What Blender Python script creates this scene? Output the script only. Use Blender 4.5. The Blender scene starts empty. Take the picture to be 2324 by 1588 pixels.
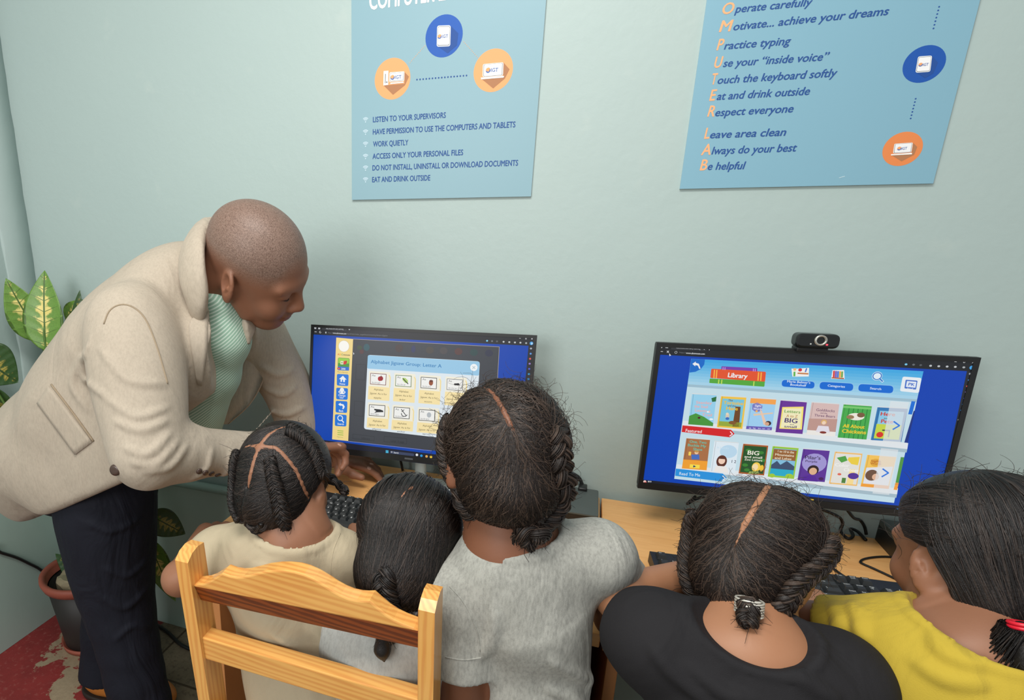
import bpy, bmesh, math, random
import numpy as np
from mathutils import Vector, Matrix
from mathutils.bvhtree import BVHTree

SC = bpy.context.scene
COL = SC.collection
random.seed(7)
RNG = np.random.default_rng(7)

# ------------------------------------------------------------------ camera
IMG_W, IMG_H = 2324.0, 1588.0
FPX, PX, PY = 1336.7, 811.0, 910.0          # focal length and principal point in pixels
YAW, PITCH = -0.37319, 0.28252
CAM = np.array([0.0, 0.0, 1.345])
FW = np.array([math.sin(YAW) * math.cos(PITCH), math.cos(YAW) * math.cos(PITCH), -math.sin(PITCH)])
RT = np.array([math.cos(YAW), -math.sin(YAW), 0.0])
UP = np.cross(RT, FW)
cam_data = bpy.data.cameras.new('camera')
cam = bpy.data.objects.new('camera', cam_data)
COL.objects.link(cam)
cam_data.sensor_fit = 'HORIZONTAL'
cam_data.sensor_width = 36.0
cam_data.lens = FPX / IMG_W * 36.0
cam_data.shift_x = (IMG_W / 2 - PX) / IMG_W
cam_data.shift_y = (PY - IMG_H / 2) / IMG_W
cam_data.clip_start = 0.02
cam.matrix_world = Matrix(((RT[0], UP[0], -FW[0], CAM[0]), (RT[1], UP[1], -FW[1], CAM[1]),
                           (RT[2], UP[2], -FW[2], CAM[2]), (0, 0, 0, 1)))
SC.camera = cam

# ------------------------------------------------------------------ light
SC.view_settings.view_transform = 'Standard'
SC.view_settings.look = 'None'
SC.view_settings.exposure = 0.0
SC.view_settings.gamma = 1.0
SC.view_settings.use_curve_mapping = False
world = bpy.data.worlds.new('world')
SC.world = world
world.use_nodes = True
world.node_tree.nodes['Background'].inputs[0].default_value = (0.95, 0.98, 1.0, 1)
world.node_tree.nodes['Background'].inputs[1].default_value = 0.53

def area_light(name, loc, target, sx, sy, power, color):
    l = bpy.data.lights.new(name, 'AREA')
    l.shape = 'RECTANGLE'; l.size = sx; l.size_y = sy; l.energy = power; l.color = color
    o = bpy.data.objects.new(name, l); COL.objects.link(o)
    o.location = loc
    o.rotation_euler = (Vector(target) - Vector(loc)).to_track_quat('-Z', 'Y').to_euler()
    return o
area_light('ceiling_lamp_light', (-0.32, 0.15, 2.50), (-0.35, 0.75, 0.7), 0.9, 0.5, 26, (1.0, 0.97, 0.92))
area_light('front_fill_light', (-0.95, -1.6, 1.85), (-0.6, 1.2, 0.95), 1.2, 1.0, 33, (1.0, 0.985, 0.96))  # soft fill added behind the camera to brighten camera-facing surfaces; no window modelled

# ------------------------------------------------------------------ helpers
def ray(u, v):
    return ((u - PX) / FPX) * RT - ((v - PY) / FPX) * UP + FW
def at(u, v, Y):                    # point of the place seen at (u, v) that stands Y metres into the room
    d = ray(u, v)
    return CAM + d * (Y / d[1])
def atz(u, v, z):                   # the same on a level surface of height z
    d = ray(u, v)
    return CAM + d * ((z - CAM[2]) / d[2])

def lin(c):
    return tuple(((x / 255.0) / 12.92 if x / 255.0 <= 0.04045 else ((x / 255.0 + 0.055) / 1.055) ** 2.4) for x in c)

def tag(o, label=None, cat=None, group=None, kind=None):
    if label: o['label'] = label
    if cat: o['category'] = cat
    if group: o['group'] = group
    if kind: o['kind'] = kind
    return o
def empty(name, loc=(0, 0, 0), label=None, cat=None, group=None):
    o = bpy.data.objects.new(name, None); COL.objects.link(o)
    o.empty_display_size = 0.05
    o.location = loc
    bpy.context.view_layer.update()
    return tag(o, label, cat, group)
def link_mesh(name, me, parent=None):
    o = bpy.data.objects.new(name, me); COL.objects.link(o)
    if parent is not None:
        o.parent = parent
        o.matrix_parent_inverse = Matrix.Translation(wloc(parent)).inverted()
    return o
def wloc(o):
    v = Vector(o.location)
    return v if o.parent is None else wloc(o.parent) + o.matrix_parent_inverse.to_translation() + v
def mesh_np(name, V, F, mats, parent=None, smooth=True, fm=None, attr=None):
    """one mesh object out of numpy vertices and equal sized or mixed faces (world coordinates)"""
    me = bpy.data.meshes.new(name)
    V = np.asarray(V, dtype=np.float32)
    if isinstance(F, np.ndarray):
        n, k = F.shape
        me.vertices.add(len(V)); me.vertices.foreach_set('co', V.ravel())
        me.loops.add(n * k); me.loops.foreach_set('vertex_index', F.astype(np.int32).ravel())
        me.polygons.add(n); me.polygons.foreach_set('loop_start', np.arange(0, n * k, k, dtype=np.int32))
        me.update(calc_edges=True)
    else:
        me.from_pydata([tuple(map(float, v)) for v in V], [], [tuple(map(int, f)) for f in F])
    for m in (mats if isinstance(mats, (list, tuple)) else [mats]):
        me.materials.append(m)
    if fm is not None:
        me.polygons.foreach_set('material_index', np.asarray(fm, dtype=np.int32))
    me.polygons.foreach_set('use_smooth', np.full(len(me.polygons), bool(smooth)))
    if attr is not None:
        for nm, vals in attr.items():
            a = me.attributes.new(nm, 'FLOAT', 'POINT'); a.data.foreach_set('value', np.asarray(vals, dtype=np.float32))
    me.update()
    return link_mesh(name, me, parent)

class MB:
    """mesh builder: boxes, tubes, sheets and lathes into one mesh"""
    def __init__(s): s.v = []; s.f = []; s.m = []; s.sm = []
    def add(s, V, F, m=0, smooth=False):
        b = len(s.v); s.v += [tuple(map(float, p)) for p in V]
        for f in F: s.f.append(tuple(b + int(i) for i in f)); s.m.append(m); s.sm.append(smooth)
    def box(s, c, size, m=0, R=None, bev=0.0, seg=2):
        bm = bmesh.new(); bmesh.ops.create_cube(bm, size=1.0)
        for v in bm.verts: v.co = Vector((v.co.x * size[0], v.co.y * size[1], v.co.z * size[2]))
        if bev > 0:
            bmesh.ops.bevel(bm, geom=bm.edges[:], offset=bev, segments=seg, profile=0.6, affect='EDGES')
        bm.verts.index_update()
        M = np.array(R) if R is not None else np.eye(3)
        V = [M @ np.array(v.co) + np.array(c) for v in bm.verts]
        s.add(V, [[v.index for v in f.verts] for f in bm.faces], m, bev > 0); bm.free()
    def tube(s, pts, r, n=8, m=0, cap=True, smooth=True, flat=None):
        V, F = tube_np(pts, r, n, cap, flat); s.add(V, F, m, smooth)
    def prism(s, poly, origin, ax, ay, az, depth, m=0, bev=0.0):
        """outline poly in (ax, ay), thickness depth along az"""
        bm = bmesh.new()
        vs = [bm.verts.new((p[0], p[1], 0)) for p in poly]
        f = bm.faces.new(vs)
        r = bmesh.ops.extrude_face_region(bm, geom=[f])
        for v in [g for g in r['geom'] if isinstance(g, bmesh.types.BMVert)]: v.co.z += depth
        bmesh.ops.recalc_face_normals(bm, faces=bm.faces[:])
        if bev > 0:
            es = [e for e in bm.edges if abs(e.verts[0].co.z - e.verts[1].co.z) < 1e-6]
            bmesh.ops.bevel(bm, geom=es, offset=bev, segments=2, profile=0.6, affect='EDGES')
        bm.verts.index_update()
        o, ax, ay, az = map(np.array, (origin, ax, ay, az))
        s.add([o + ax * v.co.x + ay * v.co.y + az * v.co.z for v in bm.verts], [[v.index for v in f.verts] for f in bm.faces], m, False)
        bm.free()
    def lathe(s, prof, c, n=40, m=0, smooth=True):
        V = []; F = []
        for (r, z) in prof:
            for i in range(n):
                a = 2 * math.pi * i / n; V.append((c[0] + r * math.cos(a), c[1] + r * math.sin(a), c[2] + z))
        for k in range(len(prof) - 1):
            for i in range(n):
                F.append((k * n + i, k * n + (i + 1) % n, (k + 1) * n + (i + 1) % n, (k + 1) * n + i))
        s.add(V, F, m, smooth)
    def build(s, name, mats, parent=None):
        me = bpy.data.meshes.new(name); me.from_pydata(s.v, [], s.f)
        for m in (mats if isinstance(mats, (list, tuple)) else [mats]): me.materials.append(m)
        me.polygons.foreach_set('material_index', np.array(s.m, dtype=np.int32))
        me.polygons.foreach_set('use_smooth', np.array(s.sm, dtype=bool))
        me.update()
        return link_mesh(name, me, parent)

def smooth_path(pts, n):
    """Catmull-Rom through pts (any columns), n samples"""
    P = np.asarray(pts, float)
    if len(P) == 2: return P[0] + (P[1] - P[0]) * np.linspace(0, 1, n)[:, None]
    E = np.vstack([2 * P[0] - P[1], P, 2 * P[-1] - P[-2]])
    t = np.linspace(0, len(P) - 1 - 1e-9, n); i = t.astype(int); f = (t - i)[:, None]
    a, b, c, d = E[i], E[i + 1], E[i + 2], E[i + 3]
    return 0.5 * (2 * b + (c - a) * f + (2 * a - 5 * b + 4 * c - d) * f ** 2 + (3 * b - a - 3 * c + d) * f ** 3)
def frames(P):
    T = np.gradient(P, axis=0); T /= np.linalg.norm(T, axis=1)[:, None] + 1e-12
    N = np.zeros_like(T); n = np.cross(T[0], [0.3, 0.2, 1.0]); n /= np.linalg.norm(n) + 1e-12
    for i in range(len(T)):
        n = n - T[i] * (n @ T[i]); n /= np.linalg.norm(n) + 1e-12; N[i] = n
    return T, N, np.cross(T, N)
def tube_np(pts, r, n=8, cap=True, flat=None):
    P = np.asarray(pts, float); r = np.broadcast_to(np.asarray(r, float), (len(P),))
    T, N, B = frames(P)
    a = np.linspace(0, 2 * np.pi, n, endpoint=False)
    ring = N[:, None, :] * np.cos(a)[None, :, None] + B[:, None, :] * np.sin(a)[None, :, None] * (flat or 1.0)
    V = (P[:, None, :] + ring * r[:, None, None]).reshape(-1, 3)
    F = []
    for k in range(len(P) - 1):
        for i in range(n): F.append((k * n + i, k * n + (i + 1) % n, (k + 1) * n + (i + 1) % n, (k + 1) * n + i))
    if cap:
        F.append(tuple(range(n - 1, -1, -1))); F.append(tuple((len(P) - 1) * n + i for i in range(n)))
    return V, F

# ------------------------------------------------------------------ materials
class NT:
    def __init__(s, name):
        s.m = bpy.data.materials.new(name); s.m.use_nodes = True
        s.t = s.m.node_tree; s.b = s.t.nodes['Principled BSDF']
    def n(s, typ, **kw):
        nd = s.t.nodes.new(typ)
        for k, v in kw.items():
            if k in nd.inputs: nd.inputs[k].default_value = v
            else: setattr(nd, k, v)
        return nd
    def l(s, a, b): s.t.links.new(a, b)
    def coord(s, scale=(1, 1, 1), rot=(0, 0, 0)):
        tc = s.n('ShaderNodeTexCoord'); mp = s.n('ShaderNodeMapping')
        mp.inputs['Scale'].default_value = scale; mp.inputs['Rotation'].default_value = rot
        s.l(tc.outputs['Object'], mp.inputs[0]); return mp.outputs[0]
    def noise(s, vec, scale, detail=4, rough=0.55, dist=0.0):
        nd = s.n('ShaderNodeTexNoise'); s.l(vec, nd.inputs['Vector'])
        nd.inputs['Scale'].default_value = scale; nd.inputs['Detail'].default_value = detail
        nd.inputs['Roughness'].default_value = rough; nd.inputs['Distortion'].default_value = dist
        return nd.outputs['Fac']
    def ramp(s, fac, stops):
        r = s.n('ShaderNodeValToRGB'); s.l(fac, r.inputs[0]); e = r.color_ramp.elements
        while len(e) < len(stops): e.new(0.5)
        for el, (p, c) in zip(e, stops): el.position = p; el.color = (*lin(c), 1) if max(c) > 1.001 else (c[0], c[1], c[2], 1)
        return r.outputs[0]
    def mix(s, fac, a, b, mode='MIX'):
        nd = s.n('ShaderNodeMix', data_type='RGBA', blend_type=mode)
        if isinstance(fac, float): nd.inputs[0].default_value = fac
        else: s.l(fac, nd.inputs[0])
        for k, v in ((6, a), (7, b)):
            if isinstance(v, tuple): nd.inputs[k].default_value = (*v, 1)
            else: s.l(v, nd.inputs[k])
        return nd.outputs[2]
    def bump(s, h, strength, dist=0.002):
        b = s.n('ShaderNodeBump'); b.inputs['Strength'].default_value = strength; b.inputs['Distance'].default_value = dist
        s.l(h, b.inputs['Height']); s.l(b.outputs[0], s.b.inputs['Normal']); return b
    def base(s, c):
        if isinstance(c, tuple): s.b.inputs['Base Color'].default_value = (*c, 1)
        else: s.l(c, s.b.inputs['Base Color'])
    def set(s, **kw):
        for k, v in kw.items(): s.b.inputs[k.replace('_', ' ')].default_value = v
        return s

def mat_plain(name, rgb, rough=0.6, metal=0.0, var=0.06, vscale=30, bump=0.0, bscale=300, spec=0.5):
    t = NT(name); v = t.coord(); nz = t.noise(v, vscale)
    c = lin(rgb)
    t.base(t.mix(nz, tuple(x * (1 - var) for x in c), tuple(min(1, x * (1 + var)) for x in c)))
    t.set(Roughness=rough, Metallic=metal); t.b.inputs['Specular IOR Level'].default_value = spec
    if bump: t.bump(t.noise(v, bscale, 3), bump, 0.001)
    return t.m
_ink = {}
def ink(rgb, rough=0.55):
    k = ('i', rgb)
    if k not in _ink:
        t = NT('ink_%d_%d_%d' % rgb); t.base(lin(rgb)); t.set(Roughness=rough); t.b.inputs['Specular IOR Level'].default_value = 0.3
        _ink[k] = t.m
    return _ink[k]
def glow(rgb):
    """lit screen colour"""
    k = ('g', rgb)
    if k not in _ink:
        t = NT('lit_%d_%d_%d' % rgb); c = lin(rgb); t.base((0.01, 0.01, 0.012)); t.set(Roughness=0.35)
        t.b.inputs['Specular IOR Level'].default_value = 0.25
        t.b.inputs['Emission Color'].default_value = (*c, 1); t.b.inputs['Emission Strength'].default_value = 0.95
        _ink[k] = t.m
    return _ink[k]

# ------------------------------------------------------------------ text as flat geometry
_txt = {}
def text_polys(s, bold=0.0, shear=0.0):
    k = (s, bold, shear)
    if k in _txt: return _txt[k]
    cu = bpy.data.curves.new('t', 'FONT'); cu.body = s; cu.shear = shear; cu.resolution_u = 3
    o = bpy.data.objects.new('t', cu); COL.objects.link(o)
    dg = bpy.context.evaluated_depsgraph_get(); ev = o.evaluated_get(dg); me = ev.to_mesh()
    V = np.array([v.co[:2] for v in me.vertices]) if len(me.vertices) else np.zeros((0, 2))
    F = [tuple(p.vertices) for p in me.polygons]
    ev.to_mesh_clear(); bpy.data.objects.remove(o); bpy.data.curves.remove(cu)
    if bold and len(V):                              # heavier strokes: the outline repeated a hair to every side
        n = len(V); sh = [(-bold, 0), (bold, 0), (0, -bold * .7), (0, bold * .7)]
        F = [tuple(i + n * q for i in f) for q in range(4) for f in F]
        V = np.vstack([V + np.array(d) for d in sh])
    _txt[k] = (V, F)
    return _txt[k]

class Flat:
    """printed or lit artwork lying on a plane; positions are given as seen from the camera and projected onto the real plane"""
    def __init__(s, o, a, b):
        s.o, s.a, s.b = map(lambda q: np.asarray(q, float), (o, a, b)); s.n = np.cross(s.a, s.b)
        s.v = []; s.f = []; s.m = []; s.mats = []
    def uv(s, u, v):
        d = ray(u, v); t = ((s.o - CAM) @ s.n) / (d @ s.n); q = CAM + d * t - s.o
        return np.array([q @ s.a, q @ s.b])
    def mi(s, m):
        if m not in s.mats: s.mats.append(m)
        return s.mats.index(m)
    def raw(s, P2, F, m, lay, copies=0):
        b = len(s.v); off = lay * 0.00025
        for i, p in enumerate(P2): s.v.append(tuple(s.o + s.a * p[0] + s.b * p[1] + s.n * (off + (copies and i // (len(P2) // copies) * 0.00004))))
        k = s.mi(m)
        for f in F: s.f.append(tuple(b + i for i in f)); s.m.append(k)
    def poly(s, pts, m, lay=1):
        P = [s.uv(*p) for p in pts]; A = sum(P[i - 1][0] * P[i][1] - P[i][0] * P[i - 1][1] for i in range(len(P)))
        if A < 0: P = P[::-1]
        s.raw(P, [tuple(range(len(P)))], m, lay)
    def ell(s, c, rx, ry, m, lay=1, n=32, a0=0, a1=360, pie=False):
        """circle or ellipse with metric radii taken from pixel radii at c"""
        c2 = s.uv(*c); k = s.mpp(c)
        P = [c2 + k * np.array([rx * math.cos(math.radians(a0 + (a1 - a0) * i / n)), ry * math.sin(math.radians(a0 + (a1 - a0) * i / n))]) for i in range(n + (1 if pie or a1 - a0 < 360 else 0))]
        s.raw(P, [tuple(range(len(P)))], m, lay)
    def arc(s, c, r, w, a0, a1, m, lay=1, n=12):
        c2 = s.uv(*c); k = s.mpp(c); P = []
        for i in range(n + 1):
            a = math.radians(a0 + (a1 - a0) * i / n); d = np.array([math.cos(a), math.sin(a)])
            P += [c2 + k * d * (r - w / 2), c2 + k * d * (r + w / 2)]
        s.raw(P, [(2 * i, 2 * i + 1, 2 * i + 3, 2 * i + 2) for i in range(n)], m, lay)
    def mpp(s, c):
        return 0.5 * (np.linalg.norm(s.uv(c[0] + 5, c[1]) - s.uv(c[0] - 5, c[1])) + np.linalg.norm(s.uv(c[0], c[1] + 5) - s.uv(c[0], c[1] - 5))) / 10
    def rr(s, q, m, lay=1, r=0.15, n=5):
        """rounded quad, corners as seen: tl, tr, br, bl"""
        q = [s.uv(*p) for p in q]; P = []
        for i in range(4):
            p, a, b = q[i], q[i - 1], q[(i + 1) % 4]
            L = min(np.linalg.norm(a - p), np.linalg.norm(b - p)) * r
            e0 = p + (a - p) / np.linalg.norm(a - p) * L; e1 = p + (b - p) / np.linalg.norm(b - p) * L
            for k in range(n + 1):
                t = k / n; P.append((1 - t) ** 2 * e0 + 2 * t * (1 - t) * p + t * t * e1)
        A = sum(P[i - 1][0] * P[i][1] - P[i][0] * P[i - 1][1] for i in range(len(P)))
        if A < 0: P = P[::-1]
        s.raw(P, [tuple(range(len(P)))], m, lay)
    def line(s, pts, w, m, lay=1):
        P = [s.uv(*p) for p in pts]; k = s.mpp(pts[0]) * w / 2
        for a, b in zip(P[:-1], P[1:]):
            d = (b - a) / (np.linalg.norm(b - a) + 1e-9); e = np.array([-d[1], d[0]]) * k
            s.raw([a - e - d * k * .3, b - e + d * k * .3, b + e + d * k * .3, a + e - d * k * .3], [(0, 1, 2, 3)], m, lay)
    def text(s, t, p0, p1, h, m, lay=2, bold=0.0, shear=0.0):
        """text with its baseline from p0 to p1 and capitals h pixels high"""
        V, F = text_polys(t, bold, shear)
        if not len(V): return
        a = s.uv(*p0); b = s.uv(*p1); d = b - a; W = np.linalg.norm(d); d /= W; e = np.array([-d[1], d[0]])
        x0, x1 = V[:, 0].min(), V[:, 0].max(); k = s.mpp(p0) * h / 0.70
        s.raw([a + d * (q[0] - x0) / (x1 - x0) * W + e * q[1] * k for q in V], F, m, lay, 4 if bold else 0)
    def build(s, name, parent=None, base=None, base_mats=()):
        V, F, M, S = list(s.v), list(s.f), list(s.m), [False] * len(s.f); mats = list(s.mats)
        if base is not None:
            o = len(V); V += base.v; F += [tuple(o + i for i in f) for f in base.f]; M += [len(mats) + k for k in base.m]; S += base.sm
            mats += list(base_mats)
        me = bpy.data.meshes.new(name); me.from_pydata(V, [], F)
        for m in mats: me.materials.append(m)
        me.polygons.foreach_set('material_index', np.array(M, dtype=np.int32))
        me.polygons.foreach_set('use_smooth', np.array(S, dtype=bool)); me.update()
        return link_mesh(name, me, parent)

# ================================================================== the setting
WALL_Y, LEFT_X, DESK_Z = 1.45, -1.71, 0.725
def mat_wall():
    t = NT('pale_green_paint'); v = t.coord()
    n1 = t.noise(v, 2.2, 3); n2 = t.noise(v, 55, 5, 0.6); n3 = t.noise(v, 9, 4, 0.6)
    c = t.mix(n1, lin((169, 187, 184)), lin((175, 192, 188)))
    t.base(t.mix(t.ramp(n3, [(0.62, (0, 0, 0)), (0.8, (1, 1, 1))]), c, lin((180, 195, 190))))
    t.set(Roughness=0.5); t.b.inputs['Specular IOR Level'].default_value = 0.4
    ad = t.n('ShaderNodeMath', operation='MULTIPLY_ADD'); t.l(n3, ad.inputs[0]); ad.inputs[1].default_value = 1.6; t.l(n2, ad.inputs[2])
    t.bump(ad.outputs[0], 0.16, 0.004); return t.m
def mat_dado():
    t = NT('grey_green_gloss_paint'); v = t.coord()
    n1 = t.noise(v, 3, 3); n3 = t.noise(v, 16, 4, 0.6)
    t.base(t.mix(n1, lin((166, 190, 181)), lin((174, 197, 187))))
    t.set(Roughness=0.35); t.bump(n3, 0.15, 0.004); return t.m
M_WALL, M_DADO = mat_wall(), mat_dado()
def mat_floor():
    t = NT('worn_red_floor_paint'); v = t.coord()
    big = t.noise(v, 5.5, 7, 0.66, 0.4); fine = t.noise(v, 60, 6, 0.7); mid = t.noise(v, 14, 5, 0.6)
    red = t.mix(mid, lin((104, 30, 30)), lin((150, 48, 46)))
    red = t.mix(t.ramp(fine, [(0.55, (0, 0, 0)), (0.8, (1, 1, 1))]), red, lin((165, 105, 95)))
    bare = t.mix(fine, lin((120, 104, 82)), lin((176, 158, 130)))
    tile = t.mix(mid, lin((92, 84, 68)), lin((140, 128, 104)))
    tile = t.mix(t.ramp(fine, [(0.5, (0, 0, 0)), (0.75, (1, 1, 1))]), tile, lin((70, 58, 46)))
    br = t.n('ShaderNodeTexBrick'); t.l(v, br.inputs[0]); br.offset = 0.0
    br.inputs['Scale'].default_value = 1.0; br.inputs['Brick Width'].default_value = 0.3; br.inputs['Row Height'].default_value = 0.3
    br.inputs['Mortar Size'].default_value = 0.004
    for i, c in ((1, (1, 1, 1)), (2, (1, 1, 1)), (3, (0.35, 0.3, 0.25))): br.inputs[i].default_value = (*c, 1)
    tile = t.mix(1.0, tile, br.outputs['Color'], 'MULTIPLY')
    sx = t.n('ShaderNodeSeparateXYZ'); t.l(v, sx.inputs[0])
    def mad(a, m, b):
        q = t.n('ShaderNodeMath', operation='MULTIPLY_ADD'); t.l(a, q.inputs[0]); q.inputs[1].default_value = m
        if isinstance(b, float): q.inputs[2].default_value = b
        else: t.l(b, q.inputs[2])
        return q.outputs[0]
    # paint is gone in patches along a diagonal strip, and towards the tiled part of the room
    d = mad(sx.outputs[1], 0.75, mad(sx.outputs[0], 1.0, 0.58))           # x + .75 y + .62: 0 on the strip
    ab = t.n('ShaderNodeMath', operation='ABSOLUTE'); t.l(d, ab.inputs[0])
    strip = mad(ab.outputs[0], -4.2, mad(big, 2.2, -0.42))
    c = t.mix(t.ramp(strip, [(0.50, (0, 0, 0)), (0.53, (1, 1, 1))]), red, bare)
    edge = mad(sx.outputs[0], 5.0, mad(sx.outputs[1], 1.2, mad(big, 1.2, 4.7)))
    c = t.mix(t.ramp(edge, [(0.48, (0, 0, 0)), (0.52, (1, 1, 1))]), c, tile)
    t.base(c); t.set(Roughness=0.62); t.bump(fine, 0.3, 0.003); return t.m

def struct(name, mb, mat, parent=None):
    return tag(mb.build(name, mat, parent), kind='structure')
m = MB(); m.box((0.2, WALL_Y + 0.06, 1.4), (5.2, 0.12, 3.0)); struct('wall_back', m, M_WALL)
m = MB(); m.box((LEFT_X - 0.06, -0.2, 1.4), (0.12, 3.3, 3.0)); struct('wall_left', m, M_WALL)
m = MB(); m.box((0.2, -0.2, -0.05), (5.2, 3.42, 0.1)); struct('floor', m, mat_floor())
m = MB()                                             # raised painted dado of the back wall with a rounded ledge
m.box((0.2, WALL_Y - 0.011, 0.28), (5.2, 0.03, 0.558), 0, None, 0.0)
m.tube([(LEFT_X, WALL_Y - 0.022, 0.56), (2.8, WALL_Y - 0.022, 0.56)], 0.014, 10)
struct('trim_1', m, M_DADO)
m = MB()
m.box((LEFT_X + 0.006, -0.2, 0.27), (0.02, 3.3, 0.538)); m.tube([(LEFT_X + 0.012, -1.8, 0.545), (LEFT_X + 0.012, WALL_Y, 0.545)], 0.013, 10)
struct('trim_2', m, M_DADO)
m = MB()                                             # rough plaster band along the corner
pts = [(LEFT_X + 0.001, 1.352), (LEFT_X + 0.007, 1.355), (LEFT_X + 0.009, 1.40), (LEFT_X + 0.009, WALL_Y + 0.001), (LEFT_X - 0.01, WALL_Y + 0.001), (LEFT_X - 0.01, 1.352)]
nz = 60; V = []; F = []
for k in range(nz + 1):
    for i, p in enumerate(pts):
        j = 0.0012 * math.sin(k * 2.3 + i * 1.7) + 0.001 * math.sin(k * 5.1 + i)
        V.append((p[0] + (j if i in (1, 2, 3) else 0), p[1] + (j * 1.5 if i < 2 else 0), 2.9 * k / nz))
for k in range(nz):
    for i in range(len(pts)): F.append((k * 6 + i, k * 6 + (i + 1) % 6, (k + 1) * 6 + (i + 1) % 6, (k + 1) * 6 + i))
m.add(V, F, 0, True); struct('trim_3', m, M_WALL)

# ================================================================== posters
W_WHITE, W_BLUE, W_NAVY, W_OR = ink((238, 240, 238)), ink((38, 92, 178)), ink((40, 82, 146)), ink((240, 168, 112))
W_SH, W_DB = ink((176, 122, 84)), ink((34, 78, 150))
def emblem(f, c, s, flat_s=1.0):
    """round orange and blue globe mark with its three letters"""
    f.ell((c[0] - 9 * s, c[1] + 1 * s), 4.6 * s, 4.6 * s, W_OR, 5)
    f.arc((c[0] - 9 * s, c[1] + 1 * s), 3.6 * s, 2.0 * s, 200, 380, ink((70, 110, 180)), 6)
    f.text('IGT', (c[0] - 4 * s, c[1] + 4.3 * s), (c[0] + 9 * s, c[1] + 3.4 * s), 6.6 * s, ink((70, 104, 168)), 5, 0.015)
def tablet_icon(f, q, c, s, shadow):
    f.poly(shadow, W_DB, 2); f.rr(q, W_WHITE, 3, 0.16)
    ce = np.mean(np.array(q), axis=0); i = [ce + (np.array(p) - ce) * 0.90 for p in q]; f.rr(i, ink((60, 70, 90)), 4, 0.12)
    i = [ce + (np.array(p) - ce) * 0.86 for p in q]; f.rr(i, ink((240, 241, 242)), 4.5, 0.12); emblem(f, c, s)
def laptop_icon(f, q, base, c, s, shadow):
    f.poly(shadow, W_SH, 2); f.rr(q, W_WHITE, 3, 0.14)
    ce = np.mean(np.array(q), axis=0); i = [ce + (np.array(p) - ce) * 0.92 for p in q]; f.rr(i, ink((110, 105, 100)), 4, 0.1)
    i = [ce + (np.array(p) - ce) * 0.88 for p in q]; f.rr(i, ink((240, 241, 242)), 4.5, 0.1)
    f.poly(base, ink((245, 244, 238)), 4); emblem(f, c, s)
def wifi(f, c):
    for k, r in enumerate((3.2, 5.6, 8.0)): f.arc((c[0], c[1] + 3), r, 1.3, 40, 140, ink((206, 226, 238)), 2, 8)
    f.ell((c[0], c[1] + 4), 1.3, 1.3, ink((206, 226, 238)), 2, 10)
def dots(f, p0, p1, n, r, mat):
    for i in range(n):
        t = i / (n - 1); f.ell((p0[0] + (p1[0] - p0[0]) * t, p0[1] + (p1[1] - p0[1]) * t), r, r, mat, 2, 10)

PY_ = WALL_Y - 0.006                                  # front of the 6 mm boards
X0, X1, Z0, Z1 = -0.580, -0.147, 1.4175, 2.03
base = MB(); base.box(((X0 + X1) / 2, PY_ + 0.0031, (Z0 + Z1) / 2), (X1 - X0, 0.0060, Z1 - Z0))
f = Flat((X0, PY_, Z0), (1, 0, 0), (0, 0, 1))
f.raw([(0, 0), (X1 - X0, 0), (X1 - X0, Z1 - Z0), (0, Z1 - Z0)], [(0, 1, 2, 3)], ink((138, 173, 184), 0.4), 0.5)
f.text('COMPUTER LAB', (838, 22), (1046, -5), 36, W_WHITE, 2, 0.03)
f.ell((1007.5, 82), 45, 45, W_BLUE, 1, 40); f.ell((890.5, 179), 43.5, 43.5, W_OR, 1, 40); f.ell((1119, 160), 46.5, 46.5, W_OR, 1, 40)
z1 = lambda x, y: (750 + x / 3.309, y / 3.309)
tablet_icon(f, [z1(802, 193), z1(904, 190), z1(900, 348), z1(798, 352)], z1(852, 272), 1.05, [z1(904, 196), z1(960, 250), z1(950, 340), z1(880, 400), z1(812, 352), z1(900, 345)])
laptop_icon(f, [z1(1145, 482), z1(1300, 468), z1(1296, 568), z1(1143, 580)], [z1(1130, 583), z1(1304, 570), z1(1300, 583), z1(1132, 597)], z1(1222, 524), 1.25,
            [z1(1140, 597), z1(1296, 570), z1(1300, 470), z1(1345, 520), z1(1310, 590), z1(1222, 664)])
f.poly([z1(400, 642), z1(556, 628), z1(556, 540), z1(590, 575), z1(560, 640), z1(470, 712)], W_SH, 2)
f.poly([z1(400, 534), z1(436, 531), z1(434, 638), z1(398, 642)], W_WHITE, 3)
f.line([z1(414, 556), z1(412, 625)], 1.6, ink((120, 115, 110)), 4); f.ell(z1(424, 617), 1.4, 1.4, ink((40, 40, 60)), 4, 10)
q = [z1(444, 544), z1(556, 536), z1(554, 608), z1(442, 616)]; f.rr(q, W_WHITE, 3, .14)
f.rr([z1(450, 550), z1(551, 542), z1(549, 603), z1(448, 611)], ink((110, 105, 100)), 4, .1); f.rr([z1(452, 552), z1(549, 544), z1(547, 601), z1(450, 609)], ink((240, 241, 242)), 4.5, .1)
f.poly([z1(452, 622), z1(548, 613), z1(550, 622), z1(450, 632)], ink((245, 244, 238)), 4); emblem(f, z1(500, 578), 1.1)
dots(f, z1(650, 598), z1(1022, 567), 17, 1.9, W_NAVY)
dots(f, z1(708, 345), z1(598, 470), 11, 0.9, W_OR); dots(f, z1(1003, 315), z1(1105, 430), 11, 0.9, W_OR)
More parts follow.
